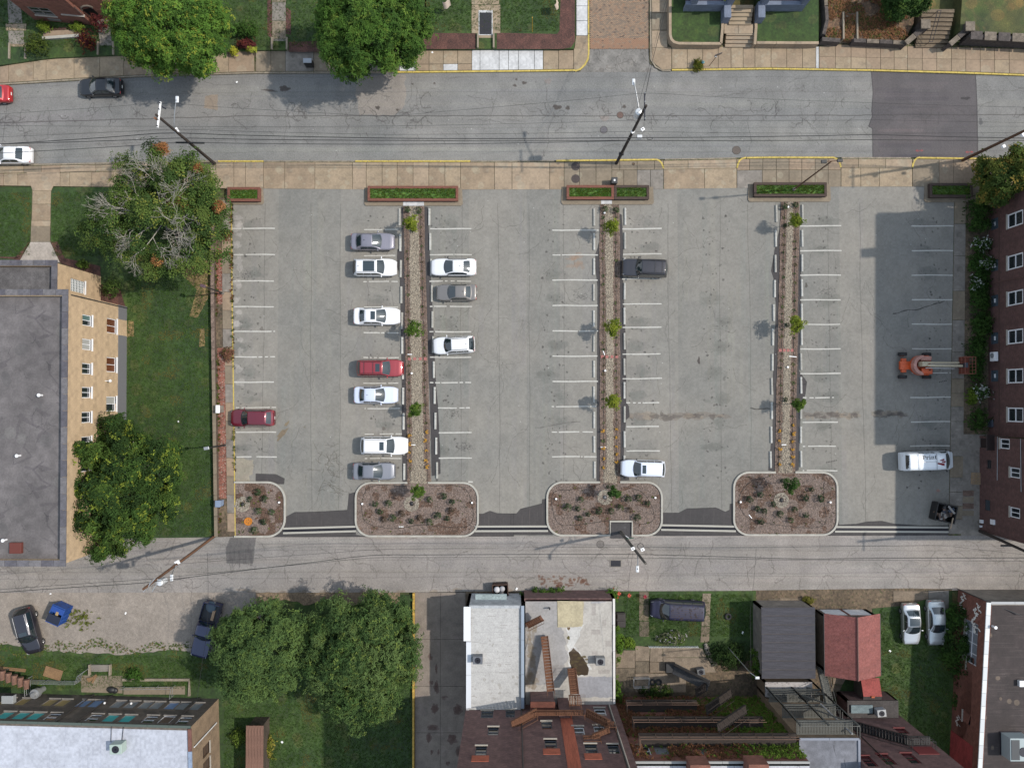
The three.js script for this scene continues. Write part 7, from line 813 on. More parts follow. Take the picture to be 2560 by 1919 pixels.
  const hp = at(8, 132, 1415, 9.9); bp(o, 'roof_hatch', rbx(1.1, .35, 1.0, .04, hp.x, 9.82, hp.z), flat(base(116, 56, 46), .8)); for (const [x, y] of [[150, 618], [340, 95], [30, 1348]]) { const q = at(8, x, y, 10); bp(o, 'roof_vent', [cyl(.09, .09, .5, q.x, 9.85, q.z, 10), cyl(.16, .16, .08, q.x, 10.14, q.z, 10)], mFrameW); }
  const dp = wp(E, .15, 0, .12); bp(o, 'downpipe', bar(dp, dp.clone().setY(9.8), .05), mFrameD);
}
{ // long brick building, east
  const a = xz(px(2470, 1088)), b = xz(px(2470, 512)), o = house('brick_building', 'long dark brick building with white framed windows on the east side', [a[0] + 6, (a[1] + b[1]) / 2]), H = 12.8, N = W(a, b), x1 = a[0] + 16;
  const wy = [[7, 230], [7, 595], [7, 910], [7, 1245], [7, 1587], [11, 265]].map(([c, y]) => [onW(N, c, 2150, y)[0], 4.2, 1.45, 2.2]), w2 = wy.map((h) => [h[0], 8.2, 1.45, 2.1]), gy = [[7, 275], [7, 635], [7, 938], [7, 1262], [7, 1587]].map(([c, y]) => [onW(N, c, 1955, y)[0], 1.05, 1.2, 1.2]);
  wallP(o, N, 0, H, mBrick, [...wy, ...w2, ...gy], .35); const gl = surf([96, 112, 122], 1, [[9, .2], [64, .2]], 174, { px: 128, rough: .3 }); [...wy, ...w2].forEach((h) => win(o, N, ...h, { h: 2, v: 1, t: .12, deep: .04 })); gy.forEach((h) => { const f = win(o, N, ...h, { v: 4, h: 5, t: .03, frame: flat(base(90, 104, 116), .6), glass: [gl], sill: 0, name: 'glass_block_window', pane: 'glass_block' }); bp(f, 'vent', new THREE.BoxGeometry(.4, .22, .04).translate(0, 0, .06).applyMatrix4(wm(N, h[0], h[1])), mFrameW); });
  bp(o, 'string_course', new THREE.BoxGeometry(N.L, .14, .1).translate(N.L / 2, 1.85, -.02).applyMatrix4(wm(N, 0, 0)), surf([96, 70, 62], 1, [[9, .1]], 175, { px: 64 }));
  wallP(o, W(b, [x1, b[1]]), 0, H, mBrick); roofSheet(o, [[b[0] + .3, b[1] + .3], [x1, b[1] + .3], [x1, a[1]], [a[0] + .3, a[1]]], H - .4, mRoofGrey([110, 106, 104], 176)); coping(o, [a, b, [x1, b[1]]], H, .4, 1.4, mCope); bp(o, 'chimney', bx(.9, 3.4, .95, a[0] + .5, H, px(2470, 606).z), mBrick);
  const c = xz(px(2448, 1327)), d = xz(px(2448, 1089)), H2 = 9.4, S = W(c, d), hs = [[2050, 515], [2138, 765], [2138, 1110]].map(([x, y]) => { const q = onW(S, 11, x, y); return [q[0], q[1], 1.0, 1.35]; }), gb = onW(S, 11, 1927, 1052), dr = onW(S, 11, 1870, 600), bw = onW(S, 11, 1897, 640);
  wallP(o, S, 0, H2, mBrick, [...hs, [gb[0], 1.35, 1.1, .9], [dr[0] + 1.1, 1.1, 1.0, 2.1], [bw[0] - .6, 1.6, .9, .7]], .35); hs.forEach((h) => win(o, S, ...h, { v: 2, h: 1, t: .09, deep: .05 })); win(o, S, gb[0], 1.35, 1.1, .9, { v: 4, h: 4, t: .03, frame: mFrameD, glass: [gl], sill: 0, name: 'glass_block_window', pane: 'glass_block' }); win(o, S, dr[0] + 1.1, 1.1, 1.0, 2.1, { v: 1, h: 1, frame: mFrameD, glass: [flat(base(60, 44, 40), .6)], sill: 0, name: 'door', pane: 'door_leaf' }); win(o, S, bw[0] - .6, 1.6, .9, .7, { v: 1, h: 2, frame: mFrameD, sill: 0 });
  const cn = onW(S, 11, 1860, 495); bp(o, 'door_canopy', new THREE.BoxGeometry(1.6, .1, 1.1).rotateX(.35).translate(0, 0, -.5).applyMatrix4(wm(S, cn[0], 2.6)), flat(base(58, 44, 42), .7)); wallP(o, W([x1, c[1]], c), 0, H2, mBrick); roofSheet(o, [[d[0] + .3, d[1]], [x1, d[1]], [x1, c[1] - .3], [c[0] + .3, c[1] - .3]], H2 - .4, mRoofGrey([110, 106, 104], 177)); coping(o, [[c[0] + 14, c[1]], c, d], H2, .4, 1.4, mCope);
  for (const [c0, x0, y0, x2, y2] of [[11, 1990, 455, 1988, 830], [11, 2190, 470, 2195, 930]]) { const p = onW(S, c0, x0, y0), q = onW(S, c0, x2, y2); bp(o, 'conduit', bar(wp(S, p[0], p[1], .06), wp(S, q[0], q[1], .06), .03), mGalv); } const p0 = onW(N, 7, 1910, 790), p1 = onW(N, 7, 2211, 735); bp(o, 'conduit', bar(wp(N, p0[0], p0[1], .06), wp(N, p1[0], p1[1], .06), .035), surf([130, 96, 86], 1, [[9, .1]], 178, { px: 64 }));
  for (const [x, y, s] of [[1855, 1185, .35], [1850, 1228, .2], [1952, 1190, .5]]) { const q = onW(S, 11, x, y); bp(o, 'meter_box', new THREE.BoxGeometry(s, s, .2).translate(0, 0, -.1).applyMatrix4(wm(S, q[0], q[1])), mFrameW); }
  const q = onW(N, 7, 1975, 1422), ac = wp(N, q[0], 1.3, .4), u = thing('wall_condenser', 'white split condenser fixed to the brick building beside the lift', 'air conditioner', ac, 0, 'air conditioner units'); part(u, 'casing', rbx(.4, .75, .95, .04, 0, .3, 0), mFrameW); part(u, 'fan_grille', cyl(.28, .28, .02, -.21, .3, -.1, 20, 0, 1.57), flat(base(150, 154, 158), .6)); part(u, 'bracket', [bx(.4, .04, .04, .05, -.08, -.35), bx(.4, .04, .04, .05, -.08, .35)], mGrate);
  const g2 = at(11, 1975, 340, .9); acUnit(V3(g2.x, LOT + .03, g2.z), .95, 'grey blue condenser standing below the brick building', 0, flat(base(86, 96, 112), .5));
}
{ // dark apartment block, south-west
  const A = xz(px(-300, 1722)), B = xz(px(547, 1745)), C = xz(px(557, 2160)), o = house('apartment_block', 'dark brick apartment block with white flat roof and boarded windows', [B[0] - 8, B[1] + 6]), H = 6.6, N = W(A, B), E = W(B, C);
  const teal = flat(base(84, 206, 204), .7), olive = flat(base(196, 172, 116), .8), blue = flat(base(140, 172, 216), .7), grey = flat(base(164, 170, 174), .7), stone = surf([150, 144, 138], 1, [[9, .1]], 180, { px: 64 });
  const up = [[35, 0], [180, 0], [310, 0], [460, 1], [830, 1], [982, 0], [1128, 0], [1325, 1], [1475, 2], [1625, 1]].map(([x, k]) => { const q = onW(N, 12, x, 1205); return [q[0], 5.2, 1.15, 1.5, k]; }), lo = [[45, 3], [195, 3], [440, 3], [555, 3], [740, 4], [850, 4], [1045, 5], [1165, 5], [1290, 5], [1388, 5], [1520, 4], [1612, 5], [1735, 5]].map(([x, k]) => { const q = onW(N, 12, x, 1085); return [q[0], 2.1, 1.05, 1.6, k]; });
  wallP(o, N, 0, H, mBrickDk, [...up, ...lo].map((h) => h.slice(0, 4)), .35); for (const h of [...up, ...lo]) win(o, N, ...h.slice(0, 4), { frame: [null, mFrameW, mFrameW][h[4]] || stone, t: .05, deep: h[4] === 1 ? .12 : .05, h: h[4] === 1 ? 2 : 1, v: 1, pane: h[4] === 1 ? 'pane' : 'board', glass: [[teal], null, [flat(base(120, 100, 84), .8)], [olive], [blue], [grey]][h[4]], sill: stone });
  const eh = [[onW(E, 12, 1760, 1525)[0], 3.4, 1.1, 1.5], [onW(E, 12, 1770, 1650)[0], 3.4, 1.1, 1.5]]; wallP(o, E, 0, H, mStucco, eh, .35); eh.forEach((h) => win(o, E, ...h, { frame: flat(base(96, 74, 54), .8), glass: [flat(base(84, 66, 52), .8)] }));
  roofSheet(o, [[A[0], A[1] + .25], [B[0] - .3, B[1] + .25], [C[0] - .3, C[1]], [A[0], C[1]]], H - .05, mRoofGrey([208, 212, 224], 181, { size: 26, draw: (x, w, h, R) => { spots(x, w, h, R, 10, [css(186, 172, 164, .7), css(170, 154, 146, .6)], 8, 34); for (let i = 0; i < 14; i++) { x.fillStyle = css(190, 194, 208, .5); x.fillRect(R() * w, 0, 2, h); } } })); coping(o, [A, B], H - .04, .24, 2.1, [flat(base(92, 104, 96), .6)], 'gutter'); coping(o, [[B[0] - .1, B[1] + .16], [C[0] - .1, C[1]]], H, .36, 2.2, [surf([124, 84, 74], 1, [[9, .1]], 182, { px: 64 }), surf([150, 166, 190], 1, [[9, .1]], 183, { px: 64 })]);
  for (const [x0, y0, x1, y1] of [[845, 1000, 525, 1240], [1720, 1052, 1530, 1255], [865, 1110, 725, 1225]]) { const p = onW(N, 12, x0, y0), q = onW(N, 12, x1, y1); bp(o, 'downpipe', bar(wp(N, (p[0] + q[0]) / 2, .1, .08), wp(N, (p[0] + q[0]) / 2, 6.4, .08), .06), mFrameD); } const p2 = onW(E, 12, 1785, 1350); bp(o, 'drain_stack', bar(wp(E, p2[0], 1, .1), wp(E, p2[0], 6.2, .1), .06), mFrameW);
  for (const [x, y] of [[900, 1108], [1130, 1112]]) { const q = onW(N, 12, x, y); bp(o, 'vent_cowl', [new THREE.SphereGeometry(.12, 10, 8).translate(0, 0, -.12).applyMatrix4(wm(N, q[0], q[1]))], mFrameW); }
  const f = onW(N, 12, 305, 1060), fl = wp(N, f[0], 0, .55), fu = thing('metal_flue', 'fat galvanised flue against the boarded wall', 'flue', V3(fl.x, 0, fl.z)); part(fu, 'pipe', cyl(.3, .3, 1.2, 0, .6, 0, 16), mGalv); part(fu, 'hood', cyl(.5, .5, .45, 0, 1.3, 0, 18), mGalv); part(fu, 'cap', cyl(.3, .22, .3, 0, 1.66, 0, 14), mGalv);
  const w2 = onW(N, 12, 100, 1085), au = wp(N, w2[0], 2.6, .45), ab = thing('window_air_conditioner', 'pale window air conditioner jutting from the boarded wall', 'air conditioner', au, 0, 'air conditioner units'); part(ab, 'casing', rbx(1.2, .5, .8, .03, 0, 0, 0), flat(base(180, 184, 186), .5)); part(ab, 'grille', bx(1.0, .36, .02, 0, 0, -.41), mGrate); part(ab, 'bracket', [bx(.05, .05, .8, -.5, -.28, 0), bx(.05, .05, .8, .5, -.28, 0)], mGrate);
  const r0 = at(12, 1000, 1495, H + .8); acUnit(V3(r0.x, H - .05, r0.z), 1.15, 'pale green rooftop unit on the white flat roof', .05, flat(base(190, 208, 198), .5)); const pk = [[960, 1270, 955, 1435], [1065, 1280, 1050, 1430]]; for (const [a, b, c, d] of pk) { const p = at(12, a, b, H + .03), q = at(12, c, d, H + .03); bp(o, 'roof_conduit', bar(p, q, .03), mGrate); }
}
{ // white roofed annexes and the tall brick block behind them
  const zb = 30.7, o = house('white_roof_annex', 'long white roofed annex left of the rusty ladders', [-1.5, 25]), L = at(13, 1855, 255, 4.5), R_ = at(14, 105, 250, 4.5), nz = L.z, H = 4.5, w = rectW(at(13, 1815, 600, 4.5).x, nz, R_.x, zb);
  const mWhiteR = (seed, o2 = {}) => mRoofGrey([214, 212, 210], seed, { size: 9, draw: (x, ww, h, R) => { for (let i = 0; i < 9; i++) { x.fillStyle = css(160, 158, 156, .5); x.fillRect(0, i * h / 9 + R() * 8, ww, 2.5); } for (let i = 0; i < 60; i++) { x.fillStyle = css(132, 126, 120, .35); x.fillRect(R() * ww, R() * h, 10 + R() * 90, 2 + R() * 7); } spots(x, ww, h, R, 60, [css(150, 142, 132, .3)], 3, 22); if (o2.rust) spots(x, ww, h, R, 26, [css(150, 116, 84, .35)], 8, 60); } });
  wallP(o, w.N, 0, H, surf([196, 200, 204], 2, [[9, .08]], 190, { px: 64 })); wallP(o, w.Wt, 0, H, surf([186, 186, 188], 2, [[9, .08]], 191, { px: 64 })); wallP(o, w.E, 0, H, mStucco); roofSheet(o, [[w.N.A[0] + .1, nz + .1], [R_.x - .1, nz + .1], [R_.x - .1, zb], [w.N.A[0] + .1, zb]], H - .1, mWhiteR(192)); coping(o, [[w.N.A[0] + .25, nz + 3.6], [w.N.A[0] + .25, zb - .2]], H - .06, .5, 3.4, [flat(lin(.5, .52, .55), .6)]); coping(o, [[w.N.A[0] + .1, nz + .1], [w.N.A[0] + .1, nz + 3.5]], H + .02, .7, 3, [flat(lin(.55, .56, .58), .6)]); coping(o, [[R_.x - .15, nz], [R_.x - .15, zb - .2]], H + .05, .3, 4, [flat(base(176, 190, 206), .5)]);
  const lean = at(13, 2030, 215, 2.4); bp(o, 'lean_to_roof', bx(3.2, .12, 1.4, lean.x, 2.4, lean.z, 0, .1), surf([170, 186, 188], 2, [[9, .1]], 193, { px: 64 }));
  const ac = at(13, 1915, 725, 5); acUnit(V3(ac.x, H - .1, ac.z), .95, 'black and grey condenser on the left white roof', 0, flat(base(120, 124, 132), .5));
  const o2 = house('white_roof_annex', 'white roofed annex with a dark tar hole and beige patch', [4.5, 25]), a = at(14, 112, 195, 3.2), b = at(14, 890, 195, 3.2), H2 = 3.2, v = rectW(R_.x + .05, a.z, b.x, zb); wallP(o2, v.N, 0, H2, mBrickPur); wallP(o2, v.E, 0, H2, mStucco);
  const rm = survey({ x: a.x, z: a.z, w: b.x - a.x, d: zb - a.z }, 512, (x, R) => { const P = (p, q) => xz(at(14, p, q, H2)); x.fillStyle = css(206, 200, 192); x.fillRect(a.x - 1, a.z - 1, 20, 20); roughPoly(x, pol(14, [[112, 200], [400, 200], [480, 700], [420, 880], [300, 940], [112, 960]], H2), R, css(178, 176, 174), .3); roughPoly(x, pol(14, [[390, 215], [620, 220], [610, 440], [395, 445]], H2), R, css(202, 190, 158), .06); roughPoly(x, pol(14, [[560, 870], [885, 870], [885, 1050], [560, 1045]], H2), R, css(170, 170, 176), .15); for (let i = 0; i < 40; i++) blotch(x, P(130 + R() * 80, 420 + R() * 560), .1 + R() * .3, .1 + R() * .5, R, css(140, 122, 100, .3)); roughPoly(x, pol(14, [[480, 445], [620, 430], [540, 600], [680, 800], [600, 870], [500, 780], [480, 600]], H2), R, css(232, 230, 226), .3); roughPoly(x, pol(14, [[535, 625], [600, 690], [665, 790], [660, 850], [570, 862], [510, 800], [495, 660]], H2), R, css(70, 54, 36), .15); for (let i = 0; i < 20; i++) blotch(x, P(510 + R() * 140, 680 + R() * 160), .1 + R() * .2, .1, R, css(92, 78, 46, .6)); blotch(x, P(488, 536), .15, .18, R, css(104, 94, 50)); blotch(x, P(490, 455), .16, .15, R, css(120, 100, 74)); for (let i = 0; i < 70; i++) { const p = P(120 + R() * 760, 200 + R() * 840); x.fillStyle = css(150, 142, 134, .3); x.fillRect(p[0], p[1], R() < .5 ? .03 : .3 + R(), R() < .5 ? .3 + R() : .03); } blotch(x, P(740, 222), .7, .2, R, css(176, 178, 186, .6)); }, [[9, .05], [60, .05], [512, .07]], 194);
  roofSheet(o2, [[v.N.A[0] + .1, a.z + .1], [b.x - .1, a.z + .1], [b.x - .1, zb], [v.N.A[0] + .1, zb]], H2, rm, 'roof', { x: a.x, z: a.z, w: b.x - a.x, d: zb - a.z }); bp(o2, 'roof_patch', slab(pol(14, [[392, 218], [618, 222], [608, 438], [396, 442]], H2 + .1), H2 + .005, H2 + .05), surf([206, 194, 162], 3, [[9, .06], [128, .06]], 195, { px: 128 })); coping(o2, [[b.x - .12, a.z], [b.x - .12, zb - .1]], H2 + .002, .22, 3, [flat(lin(.52, .5, .48), .7)]); const vp = at(14, 325, 285, H2 + .4); bp(o2, 'vent_pipe', bar(V3(vp.x, H2, vp.z), V3(vp.x, H2 + .6, vp.z), .08), mGrate);
  const a2 = at(14, 762, 735, 3.7); acUnit(V3(a2.x, H2, a2.z), .95, 'grey condenser on the white roof beside the tar hole', 0, flat(base(150, 152, 154), .5));
  // tall block
  const t = house('tall_brick_block', 'tall brick block with red painted strip and fire escapes', [3, 34]), T = W([-4.6, zb + .02], [10.5, zb + .02]), TH = 16.6, x0 = -4.6; const wl = [[13, 1995, 1195, 1.2], [13, 2048, 1340, 1.0], [13, 1943, 1508, 1.0], [14, 300, 1290, 1.0], [14, 335, 1450, 1.1], [14, 575, 1335, 1.1], [14, 755, 1325, 1.0], [14, 760, 1160, 1.1], [14, 685, 1490, 1.1], [14, 880, 1495, 1.0], [14, 275, 1045, .9], [13, 2196, 1190, .9]].map(([c, x, y, ww]) => { const q = onW(T, c, x, y); return [q[0], clamp(q[1], 4.8, 15), ww, 1.6]; }).filter((h) => h[0] > .6 && h[0] < T.L - .6);
  wallP(t, T, 0, TH, mBrickPur, wl, .4); wl.forEach((h, i) => win(t, T, ...h, { frame: [5, 6, 7].includes(i) ? mFrameW : flat(base(104, 108, 116), .6), h: 2, v: 1, deep: .16 })); wallP(t, W([x0, 46], [x0, zb + .3]), 0, TH, mBrick); wallP(t, W([10.5, zb + .3], [10.5, 46]), 0, TH, mBrick); roofSheet(t, [[x0 + .3, zb + .4], [10.2, zb + .4], [10.2, 46], [x0 + .3, 46]], TH - .1, mRoofGrey([150, 148, 146], 196)); coping(t, [[x0, zb + .15], [10.5, zb + .15]], TH, .4, 1.4, mCope);
  const redM = surf([190, 104, 78], 2, [[9, .1], [60, .08]], 197, { px: 128 }); const s0 = onW(T, 14, 430, 1100), s1 = onW(T, 14, 550, 1600); bp(t, 'painted_strip', new THREE.BoxGeometry(1.15, TH - 4.8, .05).translate(0, (TH + 4.8) / 2, -.02).applyMatrix4(wm(T, (s0[0] + s1[0]) / 2, 0)), redM); for (const h of wl.filter((_, i) => [4, 8, 2].includes(i))) bp(t, 'painted_panel', new THREE.BoxGeometry(1.5, 1.0, .05).translate(0, h[1] - h[3] / 2 + (-.2) + 2.45, -.02).applyMatrix4(wm(T, h[0], 0)), redM);
  for (const [x, y, k] of [[870, 1250, mFrameD], [85, 1300, mFrameD], [960, 1500, mSill]]) { const q = onW(T, 14, x, y); bp(t, 'downpipe', bar(wp(T, q[0], 3.5, .1), wp(T, q[0], TH, .1), .07), k); } const ch = onW(T, 14, 430, 1070); bp(t, 'chimney_breast', bx(1.1, 3.2, .7, wp(T, ch[0], 0, 0).x, 4.7, zb - .34), mBrickPur);
  const by = onW(T, 14, 250, 1050); bp(t, 'bay', bx(2.3, 2.6, 1.3, wp(T, by[0], 0).x, 4.4, zb - .65), mBrickPur); bp(t, 'bay_roof', bx(2.4, .12, 1.4, wp(T, by[0], 0).x, 5.78, zb - .7, 0, .12), surf([120, 70, 56], 1, [[9, .1]], 198, { px: 64 }));
  // rusty fire escapes: landings on brackets, stairs and rails
  const rust = surf([128, 86, 62], 1, [[9, .2], [64, .2]], 199, { px: 128 });
  const stair = (label, A, B, wd, n, rail = 1, mat = rust) => { const d = B.clone().sub(A), f = V3(d.x, 0, d.z).normalize(), sd = V3(-f.z, 0, f.x), q = thing('fire_stair', label, 'stair', A.clone(), 0, 'iron fire stairs'), l = (v) => v.clone().sub(A), g = []; for (const s of [-1, 1]) { const k = sd.clone().multiplyScalar(s * wd / 2); part(q, 'stringer', beam(l(A.clone().add(k)), l(B.clone().add(k)), .06, .2), mat); if (rail) { const h = V3(0, .95, 0); g.push(bar(l(A.clone().add(k).add(h)), l(B.clone().add(k).add(h)), .025)); for (let i = 0; i <= 6; i++) { const p = A.clone().lerp(B, i / 6).add(k); g.push(bar(l(p), l(p.clone().add(h)), .015)); } } } if (g.length) part(q, 'handrail', merge(g), mat); for (let i = 0; i < n; i++) { const p = l(A.clone().lerp(B, (i + .5) / n)); part(q, 'tread', bx(wd - .06, .04, .26, p.x, p.y, p.z, Math.atan2(f.x, f.z)), mat); } return q; };
  stair('rusty stair crossing the grey part of the white roof', at(14, 280, 520, 3.6), at(14, 335, 1000, 5.4), .7, 18); stair('rusty stair rising beside the tar hole to the brick wall', at(14, 515, 800, 3.5), at(14, 540, 1020, 5.2), .8, 12); stair('short rusty stair at the top left of the white roof', at(14, 130, 430, 3.5), at(14, 260, 365, 4.6), .55, 8); stair('rusty stair slanting down the brick wall on the left', at(14, 0, 1290, 8.2), at(14, 215, 1175, 6.6), .7, 12); stair('dark stair slanting down the brick wall on the right', at(14, 640, 1180, 6.8), at(14, 840, 1280, 8.6), .7, 12); stair('short rusty stair below the right landing', at(14, 700, 1400, 10.4), at(14, 840, 1340, 9.4), .7, 8);
  const landing = (label, c, x0, y0, x1, y1, h, mat = rust, wd) => { const a3 = at(c, x0, y0, h), b3 = at(c, x1, y1, h), X0 = Math.min(a3.x, b3.x), X1 = Math.max(a3.x, b3.x), Z0 = Math.min(a3.z, b3.z), Z1 = Math.max(a3.z, b3.z) + (wd || 0), q = thing('balcony_landing', label, 'landing', V3(X0, h, Z0), 0, 'iron landings'), w3 = X1 - X0, d3 = Z1 - Z0, g = [], fl = []; for (let s = .06; s < w3; s += .16) fl.push(bx(.1, .04, d3, s, 0, d3 / 2)); part(q, 'deck', merge(fl), mat).userData.kind = 'stuff'; part(q, 'edge_beam', [beam(V3(0, -.08, 0), V3(w3, -.08, 0), .06, .16), beam(V3(0, -.08, d3), V3(w3, -.08, d3), .06, .16)], mat); for (const y of [.5, .98]) g.push(bar(V3(0, y, 0), V3(w3, y, 0), .028), bar(V3(0, y, 0), V3(0, y, d3), .028), bar(V3(w3, y, 0), V3(w3, y, d3), .028)); for (let s = 0; s <= w3 + .01; s += w3 / Math.max(2, Math.round(w3 / .9))) g.push(bar(V3(s, 0, 0), V3(s, .98, 0), .02)); part(q, 'railing', merge(g), mat); return q; };
  landing('rusty landing across the brick wall above the roofs', 14, 215, 1165, 620, 1205, 6.6); landing('rusty landing on the brick wall beside the white window', 14, 615, 1385, 760, 1425, 10.4); landing('small rusty landing at the right end of the brick wall', 14, 825, 1265, 890, 1345, 8.6); landing('small dark landing at the foot of the tar hole stair', 14, 490, 1035, 590, 1120, 4.8);
  // rear gallery block to the east
  const wv = surf([118, 78, 58], 4, [[9, .2], [60, .25], [256, .25]], 200, { px: 256, draw: (x, ww, h, R) => spots(x, ww, h, R, 700, [css(144, 96, 68, .7), css(86, 62, 46, .7), css(84, 92, 44, .4)], 2, 9) });
  const gl = house('gallery_block', 'rear block with iron galleries, dead creeper and patched white roof', [18, 36]), zg = 31.2, GH = 13.6, G = W([10.6, zg], [25.7, zg]), gw = [[14, 1140, 1505, 1.1, mFrameW], [14, 1290, 1500, 1.2, flat(base(150, 152, 156), .6)], [14, 1680, 1500, 1.2, flat(base(140, 142, 144), .6)], [14, 1110, 1310, 1, mFrameD], [14, 1030, 1150, 1, mFrameD], [14, 1700, 1310, 1.2, mFrameD]].map(([c, x, y, ww, m]) => { const q = onW(G, c, x, y); return [q[0], q[1], ww, 1.7, m]; });
  wallP(gl, G, 0, GH, mBrickRed, gw.map((h) => h.slice(0, 4)), .35); gw.forEach((h) => win(gl, G, ...h.slice(0, 4), { frame: h[4], glass: h[4] !== mFrameW && h[4] !== mFrameD ? [flat(base(140, 142, 146), .7)] : null }));
  const cre = [], R2 = rnd(201); for (let i = 0; i < 7000; i++) { const s = R2() * G.L, y = .6 + R2() * 12.6, grn = s > G.L * .66 + (R2() - .5) * 4 || R2() < .07; if (vn(s * .5, y * .5, 5) < -.12 && !grn) continue; cre.push({ p: wp(G, s, y, .08 + R2() * .22).sub(gl.position), n: V3((R2() - .5) * .8, .5 + R2() * .5, -.7).normalize(), s: lerp(.7, 1.7, R2()), c: (grn ? green(88, 112, 38) : green(118, 80, 56)).multiplyScalar(lerp(.6, 1.3, R2())) }); } scatter(gl, 'creeper', SPRAY[2], mLeaf, cre);
  roofSheet(gl, [[10.6, zg + .1], [25.7, zg + .1], [25.7, 46], [10.6, 46]], GH, mRoofGrey([206, 206, 210], 202, { size: 11, draw: (x, ww, h, R) => { spots(x, ww, h, R, 60, [css(150, 156, 176, .5), css(112, 108, 108, .5), css(232, 230, 232, .5)], 6, 50); for (let i = 0; i < 120; i++) { x.fillStyle = css(96, 92, 92, .35); x.fillRect(R() * ww, R() * h, 2 + R() * 6, 8 + R() * 50); } } })); for (const [x, y] of [[1610, 1630], [2110, 1625]]) { const q = at(14, x, y, GH + .8); bp(gl, 'chimney', bx(1.7, 1.6, 1.2, q.x, GH + .7, q.z + .3), mBrickRed); } coping(gl, [[10.6, zg + .02], [25.7, zg + .02]], GH + .01, .2, 2.5, [flat(base(176, 176, 172), .6)]);
  const dk = surf([58, 48, 42], 2, [[9, .15]], 203, { px: 64 });
  [[3.8, 'lowest', 11.4, 18.5], [7.6, 'middle', 11.4, 23.8], [11.0, 'topmost', 11.4, 25.6]].forEach(([h, n, x0g, x1g]) => { const q = thing('iron_gallery', `${n} dark iron gallery along the creeper wall`, 'gallery', V3(x0g, h, zg - 1.15), 0, 'iron galleries'), w3 = x1g - x0g, g = [], posts = []; part(q, 'deck', bx(w3, .06, 1.1, w3 / 2, 0, .57), dk); part(q, 'edge_beam', [beam(V3(0, -.1, 0), V3(w3, -.1, 0), .07, .18)], dk); for (const y of [.55, 1]) g.push(bar(V3(0, y, 0), V3(w3, y, 0), .03), bar(V3(0, y, 0), V3(0, y, 1.1), .03)); for (let s = 0; s <= w3; s += 1.5) g.push(bar(V3(s, 0, 0), V3(s, 1, 0), .025)); part(q, 'railing', merge(g), surf([128, 100, 84], 1, [[9, .1]], 204, { px: 64 })); for (let s = .3; s < w3; s += 3.5) part(q, 'bracket', beam(V3(s, -.1, .1), V3(s, -1, 1.1), .06, .06), dk); });
  stair('upper iron stair over the green creeper', at(14, 1780, 1310, 11), at(14, 2020, 1150, 8.2), .75, 16, 1, dk); stair('middle iron stair between the galleries', at(14, 1680, 1160, 7.6), at(14, 1890, 1010, 4.8), .75, 16, 1, dk); stair('lowest iron stair by the grey ramp', at(14, 1590, 1010, 4), at(14, 1690, 950, 2.6), .75, 9, 1, dk);
  { const A = at(14, 1400, 800, .8), B = at(14, 1700, 950, 3), q = thing('grey_ramp', 'grey boarded ramp in the sunken yard', 'ramp', A.clone()); const D = B.clone().sub(A); part(q, 'deck', beam(V3(0, 0, 0), D, 1.1, .08), surf([84, 84, 86], 2, [[9, .12]], 205, { px: 64 })); part(q, 'side_board', beam(V3(0, .3, -.5), D.clone().add(V3(0, .3, -.5)), .06, .5), flat(base(60, 54, 50), .8)); part(q, 'foot', bx(1.0, .8, .9, -.3, -.4, 0), flat(base(64, 64, 66), .8)); }
  // grey roofed wing with steel decks
  const wg = house('grey_roof_wing', 'grey flat roofed wing with steel walkways in front', [28.5, 34]), WG = W([25.85, 30.4], [31.3, 30.4]); wallP(wg, WG, 0, 11, mStucco, [], .3); wallP(wg, W([25.85, 46], [25.85, 30.7]), 0, 11, mStucco); roofSheet(wg, [[25.85, 30.4], [31.3, 30.4], [31.3, 46], [25.85, 46]], 11.06, mRoofGrey([132, 134, 142], 206, { size: 8, draw: (x, ww, h, R) => { for (let i = 0; i < 5; i++) crackLine(x, [R() * ww, R() * h], R, 300, 1.5, 20, .5, 4, css(84, 84, 90, .8), .05); } })); coping(wg, [[25.85, 30.42], [31.2, 30.42], [31.2, 40]], 11.07, .2, 2.6, [flat(base(150, 156, 170), .5)]);
  const steel = surf([112, 112, 106], 1, [[9, .15]], 207, { px: 64 }); for (const [h, n] of [[3.3, 'lowest'], [6.9, 'middle'], [10.3, 'upper']]) { const q = thing('steel_walkway', `${n} grey steel walkway in front of the grey roofed wing`, 'walkway', V3(25.9, h, 29.2), 0, 'steel walkways'), g = [], fl = []; for (let s = .05; s < 5.2; s += .14) fl.push(bx(.09, .05, 1.1, s, 0, .58)); part(q, 'grating', merge(fl), steel).userData.kind = 'stuff'; part(q, 'edge_beam', [beam(V3(0, -.06, 0), V3(5.3, -.06, 0), .12, .2), beam(V3(0, -.06, 1.15), V3(5.3, -.06, 1.15), .12, .2)], steel); for (const y of [.5, 1]) g.push(bar(V3(0, y, 0), V3(5.3, y, 0), .035), bar(V3(5.3, y, 0), V3(5.3, y, 1.1), .035)); part(q, 'railing', merge(g), steel); for (const s of [.05, 2.6, 5.25]) part(q, 'post', beam(V3(s, -h, 0), V3(s, h > 10 ? 1 : 3.4, 0), .13, .13), steel); part(q, 'brace', beam(V3(2.6, -2.6, 0), V3(4.6, -.1, 0), .1, .1), steel); }
  stair('grey steel stair beside the dark garage roof', at(15, 460, 800, 1.0), at(15, 540, 1130, 5.4), .9, 18, 1, steel); { const A = at(15, 455, 1105, 7), B = at(15, 730, 1365, 11); solo('leaning_pole', bar(A, B, .09), mGalv, 'pale metal pole slanting over the steel walkways', 'pole'); }
